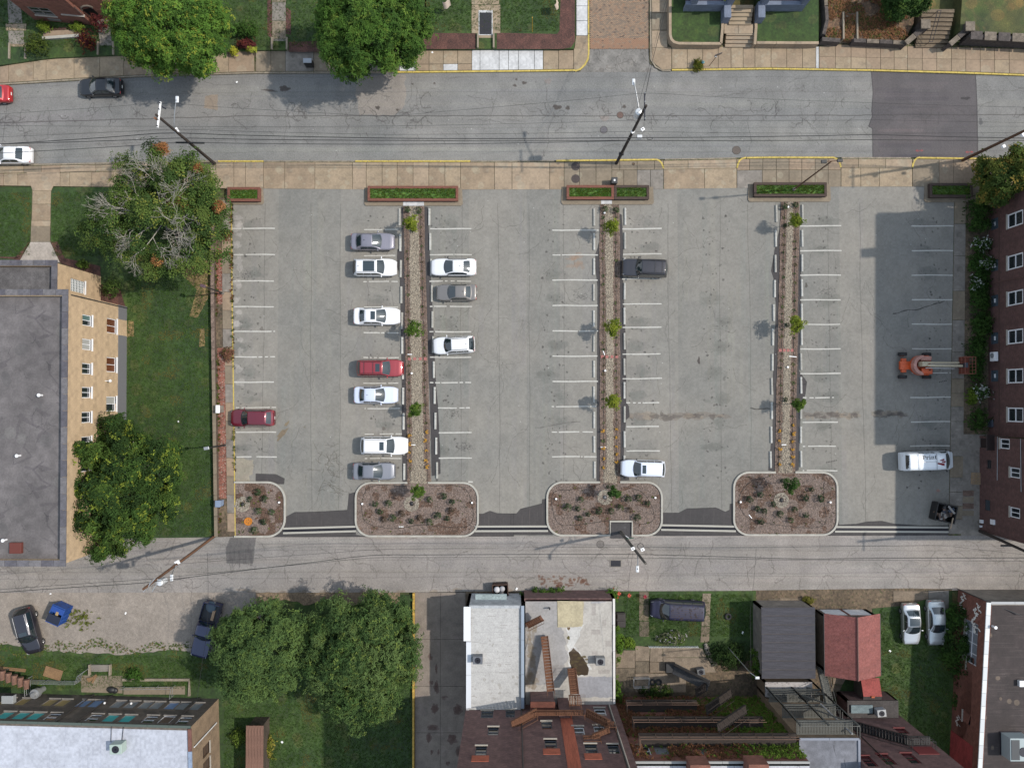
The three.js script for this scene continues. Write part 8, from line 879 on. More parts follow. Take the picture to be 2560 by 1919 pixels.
  const pr = house('patched_low_roof', 'dirty white low roof behind the dark garage', [28, 29.4], 'roof'); for (const w4 of Object.values(rectW(25.8, 28.7, 30.6, 30.2))) wallP(pr, w4, 0, 2.5, mStucco, [], .2); roofSheet(pr, [[25.8, 28.7], [30.6, 28.7], [30.6, 30.2], [25.8, 30.2]], 2.6, mRoofGrey([196, 190, 186], 208, { size: 4, draw: (x, ww, h, R) => spots(x, ww, h, R, 160, [css(84, 78, 78, .5), css(150, 142, 138, .5)], 4, 40) }));
  // red trimmed brick house
  const rb = house('red_trim_house', 'brick house with red trimmed windows and a black outside stair', [36, 36]), rz = 32.4, RW = W([31.35, rz], [39.9, rz]), rw = [[15, 835, 1600], [15, 1030, 1585], [15, 1240, 1575], [15, 1160, 1340]].map(([c, x, y], i) => { const q = onW(RW, c, x, y); return [clamp(q[0], .7, 7.8), q[1], 1.0, i === 3 ? 1.1 : 1.8]; }); wallP(rb, RW, 0, 13, mBrickPur, rw, .35); const redT = flat(base(118, 44, 48), .7); rw.forEach((h) => win(rb, RW, ...h, { frame: redT, sill: redT, t: .12 })); const rp = onW(RW, 15, 1360, 1510); bp(rb, 'red_panel', new THREE.BoxGeometry(1.9, 1.4, .05).translate(0, 0, -.03).applyMatrix4(wm(RW, rp[0], rp[1])), flat(base(140, 54, 54), .8)); wallP(rb, W([39.9, rz + .35], [39.9, 46]), 0, 13, mBrickPur); wallP(rb, W([31.35, 46], [31.35, rz + .35]), 0, 13, mBrickPur); roofSheet(rb, [[31.35, rz + .1], [39.9, rz + .1], [39.9, 46], [31.35, 46]], 13, mRoofGrey([120, 116, 112], 209)); const dpq = onW(RW, 15, 700, 1290); bp(rb, 'downpipe', bar(wp(RW, dpq[0], 1, .08), wp(RW, dpq[0], 12.5, .08), .05), mFrameD);
  const an = house('basement_annex', 'low dark roofed annex with a glass skylight', [36.5, 31.4], 'annex'); for (const w4 of Object.values(rectW(34.2, 30.6, 39.4, rz - .05))) wallP(an, w4, 0, 2.4, mBrickPur, [], .25); roofSheet(an, [[34.2, 30.6], [39.4, 30.6], [39.4, rz - .05], [34.2, rz - .05]], 2.5, mRoofGrey([84, 78, 76], 210, { size: 5 })); bp(an, 'skylight', bx(2.2, .12, .8, 35.6, 2.6, 31.4), gl ? surf([140, 156, 160], 1, [[9, .1]], 211, { px: 64, rough: .2 }) : mPane);
  const aw = at(15, 975, 1180, 3); acUnit(V3(aw.x, 2.5, aw.z), .9, 'white condenser on the dark annex roof', .1); { const p = at(15, 800, 1055, .8), u = thing('wall_condenser', 'white split condenser standing beside the little red shed', 'air conditioner', V3(p.x, .1, p.z), .1, 'air conditioner units'); part(u, 'casing', rbx(.35, .75, .95, .04, 0, .45, 0), mFrameW); part(u, 'fan_grille', cyl(.28, .28, .02, -.19, .45, 0, 18, 0, 1.57), mGrate); part(u, 'feet', [bx(.3, .08, .06, 0, .04, -.35), bx(.3, .08, .06, 0, .04, .35)], mGrate); }
  stair('long black outside stair across the red trimmed house', at(15, 670, 1270, 4.6), at(15, 1210, 1420, 8.2), .8, 20, 1, mBlackPl); landing('black landing at the top of the outside stair', 15, 1200, 1390, 1400, 1430, 8.2, mBlackPl, .3);
}
{ // garages and sheds
  const a = at(14, 2155, 272, 2.8), b = at(15, 415, 890, 2.8), o = house('dark_roof_garage', 'concrete garage with a dark seamed flat roof', [(a.x + b.x) / 2, (a.z + b.z) / 2], 'garage'); for (const w of Object.values(rectW(a.x + .05, a.z + .05, b.x - .05, b.z - .05))) wallP(o, w, 0, 2.65, mConcGrey, [], .25); const rm = surf([74, 73, 80], 3, [[7, .07], [50, .06], [256, .07]], 220, { px: 256 }), zs = [[0, .12], [.12, .246], [.246, .375], [.375, .495], [.495, .625], [.625, .75], [.75, .875], [.875, 1]]; bp(o, 'roof', bx(b.x - a.x, .1, b.z - a.z, (a.x + b.x) / 2, 2.7, (a.z + b.z) / 2), flat(base(104, 96, 92), .9)); zs.forEach(([p, q]) => bp(o, 'roof_sheet', bx(b.x - a.x - .02, .02, (q - p) * (b.z - a.z) - .05, (a.x + b.x) / 2, 2.765, lerp(a.z, b.z, (p + q) / 2)), rm));
  const e0 = at(15, 490, 345, 2.6), e1 = at(15, 972, 345, 2.6), r0 = at(15, 775, 350, 3.9), zS = at(15, 700, 875, 3).z, zN = at(15, 700, 340, 2.9).z, X0 = e0.x, X1 = e1.x, XR = r0.x, g = house('red_roof_garage', 'garage with a red shingled gable roof and two white doors', [XR, (zN + zS) / 2], 'garage'); const Nw = W([X0 + .2, zN + .2], [X1 - .2, zN + .2]); wallP(g, Nw, 0, 2.5, mBrickRed, [[1.35, 1.1, 2.3, 2.2], [Nw.L - 1.45, 1.1, 2.3, 2.2]], .25); for (const s of [1.35, Nw.L - 1.45]) { const f = bp(g, 'garage_door', new THREE.BoxGeometry(2.3, 2.2, .06).translate(0, 0, .1).applyMatrix4(wm(Nw, s, 1.1)), mFrameW); for (let k = 0; k < 4; k++) bp(f, 'door_panel', new THREE.BoxGeometry(2.1, .44, .03).translate(0, -.8 + k * .54, .06).applyMatrix4(wm(Nw, s, 1.1)), mFrameW); } wallP(g, W([X0 + .2, zS - .2], [X0 + .2, zN + .2]), 0, 2.5, mBrickDk); wallP(g, W([X1 - .2, zN + .2], [X1 - .2, zS - .2]), 0, 2.5, mBrickDk); wallP(g, W([X1 - .2, zS - .2], [X0 + .2, zS - .2]), 0, 2.5, mBrickDk);
  const sh = surf([150, 94, 88], 3, [[7, .06], [40, .08], [256, .12]], 221, { px: 512, draw: (x, w, h, R) => { for (let j = 0; j < 22; j++) for (let i = 0; i < 20; i++) { x.fillStyle = css(...[[150, 86, 80], [164, 100, 94], [156, 92, 88], [142, 82, 78]][Math.floor(R() * 4)], .7); x.fillRect(j * 23.3, i * 25.6 + (j % 2) * 12, 22, 24.5); } } }); const slope = (xa, ya, xb, yb) => { const q = new THREE.BufferGeometry(), zA = zN - .05, zB = zS + .05; const th = .1, v = [[xa, ya, zA], [xb, yb, zA], [xb, yb, zB], [xa, ya, zB], [xa, ya - th, zA], [xb, yb - th, zA], [xb, yb - th, zB], [xa, ya - th, zB]]; q.setAttribute('position', new THREE.Float32BufferAttribute(v.flat(), 3)); q.setAttribute('uv', new THREE.Float32BufferAttribute(v.flatMap((p) => [p[0], p[2]]), 2)); q.setIndex([0, 2, 1, 0, 3, 2, 4, 5, 6, 4, 6, 7, 0, 1, 5, 0, 5, 4, 2, 3, 7, 2, 7, 6, 0, 4, 7, 0, 7, 3]); const n = q.toNonIndexed(); n.computeVertexNormals(); return n; }; bp(g, 'roof_slope', slope(X0, 2.55, XR, 3.9), sh); bp(g, 'roof_slope', slope(X1, 2.55, XR, 3.9), sh); bp(g, 'ridge_cap', bar(V3(XR, 3.9, zN - .05), V3(XR, 3.9, zS + .05), .09), surf([128, 92, 86], 1, [[9, .1]], 222, { px: 64 })); bp(g, 'gutter', [bar(V3(X0 - .02, 2.5, zN), V3(X0 - .02, 2.5, zS), .06), bar(V3(X1 + .02, 2.5, zN), V3(X1 + .02, 2.5, zS), .06)], mFrameD); for (const z of [zN + .22, zS - .22]) bp(g, 'gable', new THREE.ExtrudeGeometry(new THREE.Shape([[X0 + .2, 2.5], [X1 - .2, 2.5], [XR, 3.8]].map((p) => new THREE.Vector2(...p))), { depth: .1, bevelEnabled: false }).translate(0, 0, z - .05), mBrickDk);
  const s = at(15, 890, 955, 2), sd = thing('garden_shed', 'little shed with red and dark roof slopes', 'shed', V3(s.x, .1, s.z + .9)); part(sd, 'walls', bx(1.7, 1.7, 3.1, 0, .85, 0), mBrickDk); part(sd, 'roof_slope', bx(1.9, .07, 1.75, 0, 2.0, -.85, 0, -.3), surf([170, 84, 78], 2, [[9, .08]], 223, { px: 64 })); part(sd, 'roof_slope', bx(1.9, .07, 1.75, 0, 2.0, .82, 0, .3), surf([72, 66, 64], 2, [[9, .08]], 224, { px: 64 })); part(sd, 'ridge_ornament', rbx(.35, .12, .2, .03, 0, 2.32, 0), flat(base(196, 96, 50), .7));
}
{ // long low brick building, south-east
  const a = xz(px(2368, 1990)), b = xz(px(2396, 1473)), o = house('low_brick_building', 'low brick building with a grey ribbed roof and white coping', [b[0] + 6, (a[1] + b[1]) / 2]), H = 4.8, w = W(a, b), x1 = 64, wi = [[15, 1745, 570, 4.2, 2], [15, 1745, 760, 1.4, .9], [15, 1730, 1235, 1.1, 1.2]].map(([c, x, y, ww, h]) => { const q = onW(w, c, x, y); return [q[0], 2.5, ww, h]; }); wallP(o, w, 0, H, mBrickRed, wi, .35); const gl = surf([150, 156, 164], 1, [[9, .1], [64, .1]], 230, { px: 64, rough: .4 }); wi.forEach((h, i) => win(o, w, ...h, { v: i ? 1 : 4, h: 2, frame: i ? mFrameD : mFrameW, glass: i ? null : [gl] })); wallP(o, W(b, [x1, b[1]]), 0, H, mConcGrey);
  const zc = a[1], rm = mRoofGrey([74, 65, 63], 231, { size: 11, draw: (x, ww, h, R) => { for (let i = 0; i < 260; i++) { x.fillStyle = R() < .5 ? css(108, 99, 96, .4) : css(56, 50, 50, .4); x.fillRect(R() * ww, R() * h, 40 + R() * 240, 2 + R() * 4); } spots(x, ww, h, R, 12, [css(160, 140, 118, .5)], 8, 30); } }); roofSheet(o, [[b[0] + .3, b[1] + .2], [x1, b[1] + .2], [x1, zc], [a[0] + .3, zc]], H - .05, rm); coping(o, [a, b], H, .42, 1.3, [flat(lin(.5, .52, .52), .6), flat(lin(.44, .46, .47), .6)]); coping(o, [[b[0] + .2, b[1] + .05], [x1, b[1] + .05]], H + .002, .25, 2.4, [flat(base(190, 192, 194), .6)]);
  const rp = onW(w, 15, 1690, 1530); bp(o, 'red_painted_wall', new THREE.BoxGeometry(7.5, 3.6, .04).translate(0, 0, -.02).applyMatrix4(wm(w, rp[0] - 2.4, 1.9)), surf([172, 74, 72], 2, [[9, .08]], 232, { px: 64 }));
  const t = canvasTex(512, 256, (x) => { x.clearRect(0, 0, 512, 256); x.strokeStyle = 'rgba(200,198,192,1)'; x.lineWidth = 16; const R = rnd(233); for (let i = 0; i < 6; i++) { x.beginPath(); let a1 = 30 + i * 80, b1 = 60 + R() * 120; x.moveTo(a1, b1); for (let k = 0; k < 5; k++) x.quadraticCurveTo(a1 + R() * 80, b1 + (R() - .5) * 200, a1 += 10 + R() * 22, b1 += (R() - .5) * 90); x.stroke(); } }); t.wrapS = t.wrapT = THREE.ClampToEdgeWrapping; const gm = new THREE.MeshStandardMaterial({ map: t, transparent: true, alphaTest: .4, roughness: .9, side: THREE.DoubleSide }); for (const [x, y, ww, h] of [[1810, 360, 3.2, 1.6], [1680, 220, 2, 1.2], [1650, 1250, 1.2, .9]]) { const q = onW(w, 15, x, y); bp(o, 'graffiti', new THREE.PlaneGeometry(ww, h).rotateY(Math.PI).translate(0, 0, -.05).applyMatrix4(wm(w, q[0], clamp(q[1], 1, 3.9))), gm); }
  const u = at(15, 2150, 1480, 5.6), k = thing('rooftop_unit', 'large pale rooftop unit at the lower right picture edge', 'air conditioner', V3(u.x, H - .05, u.z), 0, 'air conditioner units'); part(k, 'casing', rbx(2.0, 1.3, 2.2, .05, 0, .75, 0), flat(base(186, 200, 202), .5)); part(k, 'fan', cyl(.45, .45, .06, .3, 1.42, .2, 20), mGrate); part(k, 'top_panel', bx(.8, .04, 1.9, -.5, 1.42, 0), flat(base(70, 74, 78), .6)); part(k, 'curb', bx(2.1, .1, 2.3, 0, .05, 0), mGrate); const v = at(15, 1965, 445, 5.2); bp(o, 'roof_vent', [cyl(.1, .1, .5, v.x, H + .2, v.z, 10), cyl(.16, .16, .08, v.x, H + .48, v.z, 10)], mFrameW); const v2 = at(15, 2190, 930, 5); bp(o, 'roof_vent', rbx(.5, .35, .6, .04, v2.x, H + .15, v2.z), mAlu);
  bp(o, 'gutter_pipe', [bar(V3(b[0] - .15, 4.3, b[1] - .1), V3(b[0] + 3, 5.1, b[1] + 1.2), .06), bar(V3(b[0] - .15, 0, b[1] - .1), V3(b[0] - .15, 4.3, b[1] - .1), .06)], mFrameD);
}
// ---------------------------------------------------------------- front yards north of the street
const yardEdge = (x) => interp([[-200, 178], [0, 165], [120, 147], [300, 139], [640, 127], [1060, 124]], x) - 1.5;
{ const e = []; for (let x = -300; x <= 1064; x += 40) e.push([x, yardEdge(x)]); lawn('front_lawn', N2([[-300, -160], ...e, [1064, -160]], .3), .35); lawn('front_lawn', N2([[1066, 122], [1434, 122], [1439, 100], [1439, -160], [1066, -160]], .4), .45); }
for (const q of [[1, [[1440, 285], [1900, 290], [1900, 425], [1445, 425]]], [1, [[2080, 285], [2600, 295], [2620, 270], [2642, -300], [2755, -300], [2755, 360], [2720, 412], [2640, 425], [2080, 425]]], [1, [[95, -100], [135, 20], [135, 330], [95, 300]]], [1, [[255, 60], [300, 90], [300, 300], [255, 290]]], [1, [[280, 360], [560, 350], [560, 445], [280, 445]]], [0, [[380, 235], [580, 230], [690, 250], [380, 265]]]]) struct('planting_bed', sheet(pol(q[0], q[1], .4), q[0] === 1 && q[1][0][0] > 1000 ? .458 : .358), mMulchRed);
function flight(label, c, x0, y0, x1, y1, n, h0, h1, m, cheek, group = 'front steps') { // rises to the north, one slab per step
  const a = at(c, x0, y0, (h0 + h1) / 2), b = at(c, x1, y1, (h0 + h1) / 2), o = thing('front_steps', label, 'steps', V3((a.x + b.x) / 2, h0, b.z), 0, group), w = b.x - a.x, d = (b.z - a.z) / n; for (let i = 0; i < n; i++) { const h = (h1 - h0) * (i + 1) / n; part(o, 'step', rbx(w, h, d - .012, .015, 0, h / 2, -d * (i + .5)), m); } if (cheek) for (const s of [-1, 1]) part(o, 'cheek_wall', rbx(.18, h1 - h0 + cheek, b.z - a.z + .1, .02, s * (w / 2 + .1), (h1 - h0 + cheek) / 2, -(b.z - a.z) / 2), mKerbOld); return o;
}
const walkWay = (c, list, y, mats) => { const s = struct('front_walk', null), R = rnd(list.length + c); for (const q of list) part(s, 'paving_flag', slab(pol(c, q, y), y - .1, y + R() * .006), mats[Math.floor(R() * mats.length)]); };
flight('pale concrete steps at the far left front lawn', 0, 95, 380, 215, 510, 5, .12, .37, mConc[4], .12); walkWay(0, [[[70, 265], [200, 265], [205, 378], [72, 378]], [[45, 205], [225, 205], [220, 262], [50, 262]], [[60, 0], [170, 0], [190, 200], [70, 200]], [[-100, -200], [140, -200], [165, -4], [60, -4]]], .37, [mConc[4], mConcGrey]);
flight('grey concrete steps beside the dark red shrub', 0, 860, 370, 975, 475, 4, .12, .37, mConcGrey, .15); walkWay(0, [[[845, 228], [945, 228], [965, 368], [858, 368]], [[830, 130], [930, 130], [940, 224], [842, 224]]], .375, [mConc[4], mConcGrey]);
walkWay(0, [[[372, 268], [690, 252], [690, 300], [372, 325]]], .5, [mConc[4]]); struct('garden_kerb', ribbon(pol(0, [[372, 335], [690, 312]], .4), .3, .2, .62), mKerb);
flight('grey concrete steps left of the dark green tree', 1, 150, 335, 262, 430, 4, .12, .37, mConcGrey, .2); walkWay(1, [[[138, 180], [255, 180], [255, 333], [138, 333]], [[138, 20], [255, 20], [255, 177], [138, 177]], [[120, -300], [290, -300], [255, 16], [138, 16]]], .375, [mConcGrey, mConc[3]]);
flight('tan steps with low side walls below the black mat', 1, 1925, 305, 2045, 420, 4, .12, .47, mConc[0], .25); walkWay(1, [[[1862, 40], [2110, 40], [2110, 285], [1862, 285]], [[1862, -300], [2100, -300], [2100, 36], [1862, 36]]], .47, [mConc[0]]);
{ const a = at(1, 1983, 195, .5), o = thing('door_mat', 'black mat with a pale frame on the front walk', 'mat', V3(a.x, .476, a.z)); part(o, 'mat', rbx(1.3, .03, 2.35, .01, 0, .03, .08), flat(lin(.02, .02, .024), .95)); part(o, 'frame', rbx(1.5, .02, 2.7, .005, 0, .008, 0), mConcWhite); }
walkWay(2, [[[558, -300], [652, -300], [652, 48], [558, 48]], [[558, 52], [652, 52], [652, 175], [558, 175]], [[558, 179], [652, 179], [652, 304], [558, 304]]], .13, [mConcWhite]); walkWay(2, [[[556, 308], [656, 308], [656, 420], [540, 420]]], .12, [mConc[1]]);
for (const [c, x, y, l, w] of [[1, 1640, 50, 'white and pink garden flag on the lawn left of the mat', 0], [2, 372, 60, 'white garden flag at the edge of the mulch bed', 1]]) { const p = at(c, x, y, 1.2), o = thing('garden_flag', l, 'flag', V3(p.x, .45, p.z), w ? 1.2 : .4, 'garden flags'); part(o, 'pole', bar(V3(-.3, 0, 0), V3(-.3, 1.7, 0), .02), mGalv); part(o, 'cloth', gridGeo(8, 6, (a, b) => V3(-.3 + a * .8, 1.65 - b * .8, Math.sin(a * 5) * .1 + b * .3)), flat(base(226, 206, 190), .8)); part(o, 'emblem', gridGeo(4, 4, (a, b) => V3(-.05 + a * .3, 1.45 - b * .35, Math.sin((.31 + a * .37) * 5) * .1 + (.25 + b * .44) * .3 - .02)), flat(base(206, 96, 120), .8)); }
{ const p = at(2, 175, 275, .45), o = thing('marker_post', 'yellow marker post in the front lawn', 'post', V3(p.x, .45, p.z)), t = at(2, 175, 150, 3).sub(o.position); part(o, 'post', bar(V3(0, 0, 0), t, .035), flat(base(214, 172, 60), .6)); part(o, 'cap', new THREE.SphereGeometry(.06, 8, 6).translate(t.x, t.y, t.z), flat(base(214, 172, 60), .6)); }
{ // raised lawns of the porch house
  const o1 = [[1366, -300], [1366, 300], [1376, 340], [1400, 365], [1440, 376], [1806, 378], [1806, -300]], o2 = [[2114, -300], [2114, 368], [2650, 372], [2650, -300]]; for (const q of [o1, o2]) { lawn('raised_lawn', pol(2, q, .85), .85); } const kerbM = mConc[2]; const k = struct('lawn_kerb', null); for (const q of [[[1366, -300], [1366, 300], [1376, 340], [1400, 365], [1440, 376], [1640, 378]], [[1642, 378], [1806, 378]], [[1822, 40], [1818, 240], [1806, 376]], [[2100, 60], [2108, 230], [2098, 385]], [[2116, 370], [2280, 371]], [[2283, 371], [2450, 372]], [[2453, 372], [2648, 372]]]) part(k, 'kerb_stone', ribbon(pol(2, q, .9), .28, 0, 1.0), kerbM);
  flight('wide concrete steps up to the porch house, lower flight', 2, 1845, 290, 2080, 398, 4, .12, .8, mConc[2], 0); flight('wide concrete steps up to the porch house, upper flight', 2, 1880, 60, 2075, 200, 5, .85, 1.7, mConc[0], 0); walkWay(2, [[[1835, 205], [1955, 205], [1955, 288], [1835, 288]], [[1958, 205], [2085, 205], [2085, 288], [1958, 288]]], .84, [mConc[2]]);
  const h = house('porch_house', 'porch house with a grey blue plinth and white capped piers', xz(at(2, 1950, -60, .9)), 'house'), blue = surf([132, 142, 162], 2, [[9, .06]], 240, { px: 64 }), deckM = flat(base(58, 54, 70), .8), zf = at(2, 1700, 95, .9).z; for (const [xa, xb] of [[1480, 1800], [2150, 2480]]) { const a = at(2, xa, 95, .9).x, b = at(2, xb, 95, .9).x; bp(h, 'plinth', bx(b - a, 1.3, .3, (a + b) / 2, 1.45, zf - .15), blue); bp(h, 'porch_deck', bx(b - a, .12, 3, (a + b) / 2, 1.9, zf - 1.8), deckM); bp(h, 'parapet_cap', bx(b - a + .1, .1, .42, (a + b) / 2, 2.16, zf - .15), blue); }
  for (const x of [1545, 1850, 2142, 2480]) { const p = at(2, x, 90, .9).x; bp(h, 'pier', bx(.62, 3.4, .62, p, 2.5, zf - .3), blue); bp(h, 'pier_cap', rbx(.8, .16, .8, .04, p, 4.28, zf - .3), mFrameW); } for (const x of [1835, 2125]) { const p = at(2, x, 215, .9); bp(h, 'stair_pier', rbx(.75, 1.3, 1.7, .04, p.x, 1.5, p.z - 1.0), blue); } bp(h, 'front_wall', bx(12.5, 6, .3, h.position.x, 3.9, zf - 4.2), blue); bp(h, 'porch_roof', bx(13, .2, 3.6, h.position.x, 5.2, zf - 4), mRoofGrey([110, 106, 104], 176));
}
{ // wild bank, stone stairs, retaining walls
  const bank = surf([112, 86, 66], 6, [[9, .2], [60, .25]], 241, { px: 256, draw: (x, w, h, R) => spots(x, w, h, R, 900, [css(140, 102, 76, .7), css(84, 70, 56, .7), css(84, 92, 50, .4), css(150, 128, 100, .5)], 1, 6) }); lawn('wild_bank', pol(3, [[500, -300], [500, 335], [1180, 350], [1260, 200], [1290, -300]], .9), .9, bank); lawn('raised_lawn', pol(3, [[1700, -300], [1660, 270], [2700, 320], [2700, -300]], 1.5), 1.5, mGrassDry);
  const R = rnd(242), l = []; for (let i = 0; i < 2600; i++) { const p = at(3, lerp(505, 1200, R()), lerp(-60, 335, R()), .9); p.y = .92; if (vn(p.x * .6, p.z * .6, 4) < -.1) continue; l.push({ p, s: lerp(.8, 2, R()), c: (R() < .78 ? green(140, 100, 70) : green(92, 98, 48)).multiplyScalar(lerp(.6, 1.3, R())) }); } scatter(scene, 'dead_ground_cover', SPRAY[2], mLeaf, l); tag(scene.children[scene.children.length - 1], 'dead brown ground cover on the wild bank', 'ground cover');
  const mSt = surf([132, 120, 106], 2, [[9, .14], [60, .14]], 243, { px: 128 }), mStD = surf([92, 84, 80], 2, [[9, .14]], 244, { px: 128 }), rw = (label, pts, h, cap) => { const P = pol(3, pts, h), o = thing('retaining_wall', label, 'wall', V3(P[0][0], 0, P[0][1]), 0, 'stone retaining walls'), q = P.map(([a, b]) => [a - P[0][0], b - P[0][1]]); part(o, 'wall', ribbon(q, .35, 0, h), mStD); for (let i = 0; i + 1 < q.length; i++) { const L = Math.hypot(q[i + 1][0] - q[i][0], q[i + 1][1] - q[i][1]), n = Math.max(1, Math.round(L / 1.5)); for (let k = 0; k < n; k++) part(o, 'coping', ribbon([[lerp(q[i][0], q[i + 1][0], k / n + .01), lerp(q[i][1], q[i + 1][1], k / n + .01)], [lerp(q[i][0], q[i + 1][0], (k + 1) / n - .01), lerp(q[i][1], q[i + 1][1], (k + 1) / n - .01)]], cap, h, h + .12), k % 2 ? mSt : mStD); } };
  rw('low stone wall in front of the wild bank, left of the narrow steps', [[465, 340], [625, 352]], .95, .42); rw('low stone wall in front of the wild bank, right of the narrow steps', [[735, 350], [1190, 372]], .95, .42); rw('tall stone retaining wall at the right end of the north pavement', [[1740, 305], [2700, 355]], 1.75, .9); rw('sloping stone cheek left of the wide dark stairs', [[1345, 240], [1190, 375]], 1.3, .55); rw('sloping stone cheek right of the wide dark stairs', [[1725, 250], [1570, 385]], 1.4, .55); rw('curved stone edge left of the wild bank', [[485, -200], [510, 180], [480, 300]], 1.0, .35);
  flight('narrow stone steps climbing the wild bank', 3, 640, 130, 745, 355, 7, .12, .95, mSt, .2, 'stone steps'); flight('wide dark stone stairs at the upper right', 3, 1300, 110, 1580, 385, 9, .12, 1.6, surf([124, 108, 88], 2, [[9, .14]], 245, { px: 128 }), 0, 'stone steps');
  const a = at(3, 1395, 360, 1.1), b = at(3, 1470, 90, 2.6), hr = thing('stair_handrail', 'thin black handrail along the wide dark stairs', 'handrail', V3(a.x, .12, a.z)), L = (v) => v.clone().sub(hr.position), c2 = b.clone().add(V3(.35, 0, 0)), d2 = a.clone().add(V3(.35, 0, 0)); part(hr, 'rail', [bar(L(a), L(b), .03), bar(L(d2), L(c2), .03), bar(L(b), L(c2), .03), bar(L(a), L(d2), .03)], mGrate); part(hr, 'post', [bar(V3(0, 0, 0), L(a), .025), bar(L(b).setY(1.3), L(b), .025)], mGrate);
  for (const [x, y, w] of [[1365, 205, 'left'], [1750, 225, 'right']]) { const p = at(3, x, y, 2), o = thing('stone_pier', `square stone pier at the ${w} side of the wide dark stairs`, 'pier', V3(p.x, 0, p.z), 0, 'stone piers'); part(o, 'shaft', rbx(.85, 1.9, .85, .03, 0, .95, 0), mStD); part(o, 'cap', rbx(1.0, .14, 1.0, .03, 0, 1.97, 0), mSt); }
}
{ // red brick house, upper left
  const a = xz(at(0, 800, 215, .4)), b = xz(at(0, 292, 168, .4)), o = house('brick_house', 'red brick house with paired grey windows at the upper left', [(a[0] + b[0]) / 2, b[1] - 3], 'house'), H = 7, S = W(a, b), w = [[0, 355, 98], [0, 585, 92]].map((q) => { const r = onW(S, ...q); return [r[0], r[1], 2.3, 1.5]; }); wallP(o, S, .3, H, mBrickRed, w, .3); w.forEach((h) => win(o, S, ...h, { v: 2, h: 2, t: .14, frame: flat(base(150, 146, 140), .7), deep: .06 })); const bw = onW(S, 0, 490, 185); bp(o, 'basement_window', new THREE.BoxGeometry(1.3, .4, .06).translate(0, 0, -.03).applyMatrix4(wm(S, bw[0], .85)), flat(base(150, 146, 140), .6)); wallP(o, W(b, [b[0], b[1] - 9]), .3, H, mBrickRed); roofSheet(o, [a, b, [b[0], b[1] - 9], [a[0], a[1] - 9]], H, mRoofGrey([110, 106, 104], 176));
  const a2 = xz(at(0, 1010, 130, .4)), b2 = xz(at(0, 760, 195, .4)), G = W(a2, b2), dr = onW(G, 0, 755, 80); wallP(o, G, .3, 5.2, mBrickRed, [[clamp(dr[0], .8, G.L - .7), 1.5, 1.0, 2.2]], .3); win(o, G, clamp(dr[0], .8, G.L - .7), 1.5, 1.0, 2.2, { name: 'arched_door', pane: 'door_leaf', v: 1, h: 1, frame: mFrameD, glass: [flat(base(36, 36, 40), .5)], sill: 0 }); bp(o, 'door_arch', new THREE.TorusGeometry(.55, .12, 6, 14, Math.PI).translate(0, 1.1, -.02).applyMatrix4(wm(G, clamp(dr[0], .8, G.L - .7), 1.5)), mBrickDk); wallP(o, W([a2[0], a2[1] - 6], a2), .3, 5.2, mBrickRed); roofSheet(o, [a2, b2, [b2[0], b2[1] - 5], [a2[0], a2[1] - 6]], 5.2, surf([150, 96, 78], 2, [[9, .1]], 246, { px: 64 }));
}
// ---------------------------------------------------------------- yard clutter
const railing = (label, c, pts, y0, h, rails, m) => { const P = pts.map(([x, y]) => at(c, x, y, y0)), O = P[0].clone(), o = thing('metal_railing', label, 'railing', O, 0, 'metal railings'); const L = (v, y) => V3(v.x - O.x, y, v.z - O.z); for (let k = 1; k <= rails; k++) part(o, 'rail', merge(P.slice(1).map((p, i) => bar(L(P[i], h * k / rails), L(p, h * k / rails), .022))), m); P.forEach((p) => part(o, 'post', bar(L(p, 0), L(p, h), .03), m)); };
railing('long galvanised railing at the rear of the apartment block', 12, [[275, 1000], [275, 890], [420, 895], [560, 900], [700, 900], [725, 830], [780, 790]], .1, 1.2, 4, mGalv); railing('white railing round the basement well', 12, [[1075, 950], [1220, 948], [1370, 946], [1510, 945], [1500, 1030]], .1, 1.0, 2, mGalv); railing('white metal railing lying in the sunken yard', 14, [[1045, 870], [1180, 865], [1175, 945], [1045, 950], [1045, 870]], .1, .7, 3, mGalv);
flight('short concrete steps behind the apartment block', 12, 785, 765, 945, 850, 4, .0, .32, mConcGrey, .1);
{ const s = struct('rear_slab', null); for (const q of [[[705, 855], [1060, 860], [1060, 1010], [705, 1000]], [[1070, 960], [1600, 950], [1600, 1020], [1070, 1020]]]) part(s, 'paving_flag', slab(pol(12, q), 0, .13), mConc[3]); part(s, 'well_edge', ribbon(pol(12, [[1065, 890], [1640, 890], [1640, 1030]]), .25, 0, .3), mKerbOld); }
const lie = (name, g, m, c, x, y, h, turn, label, cat) => { const p = at(c, x, y, h), o = solo(name, g, m, label, cat, 'yard clutter'); o.position.copy(p); o.rotation.y = turn; };
const ply = surf([150, 118, 84], 2, [[9, .1]], 250), red2 = surf([140, 104, 88], 1, [[9, .14]], 251);
lie('plywood_sheet', merge([rbx(1.9, .04, 1.1, .01), rbx(1.9, .1, .06, .01, 0, -.04, .5)]), ply, 12, 455, 842, .22, -.3, 'brown plywood sheet lying beside the galvanised railing', 'plywood'); lie('timber_plank', merge([rbx(3.2, .06, .22, .01), rbx(2.8, .06, .2, .01, .2, .065, .1)]), ply, 12, 90, 800, .16, -.1, 'tan timber planks on the grass at the left edge', 'planks'); lie('broken_boards', merge([rbx(1.1, .05, .3, .01, 0, 0, 0, .6), rbx(.8, .05, .2, .01, .2, .05, .1, 1.1), rbx(.7, .05, .25, .01, -.2, .08, 0, .2)]), ply, 12, 795, 885, .18, 0, 'splintered tan boards beside the concrete steps', 'boards');
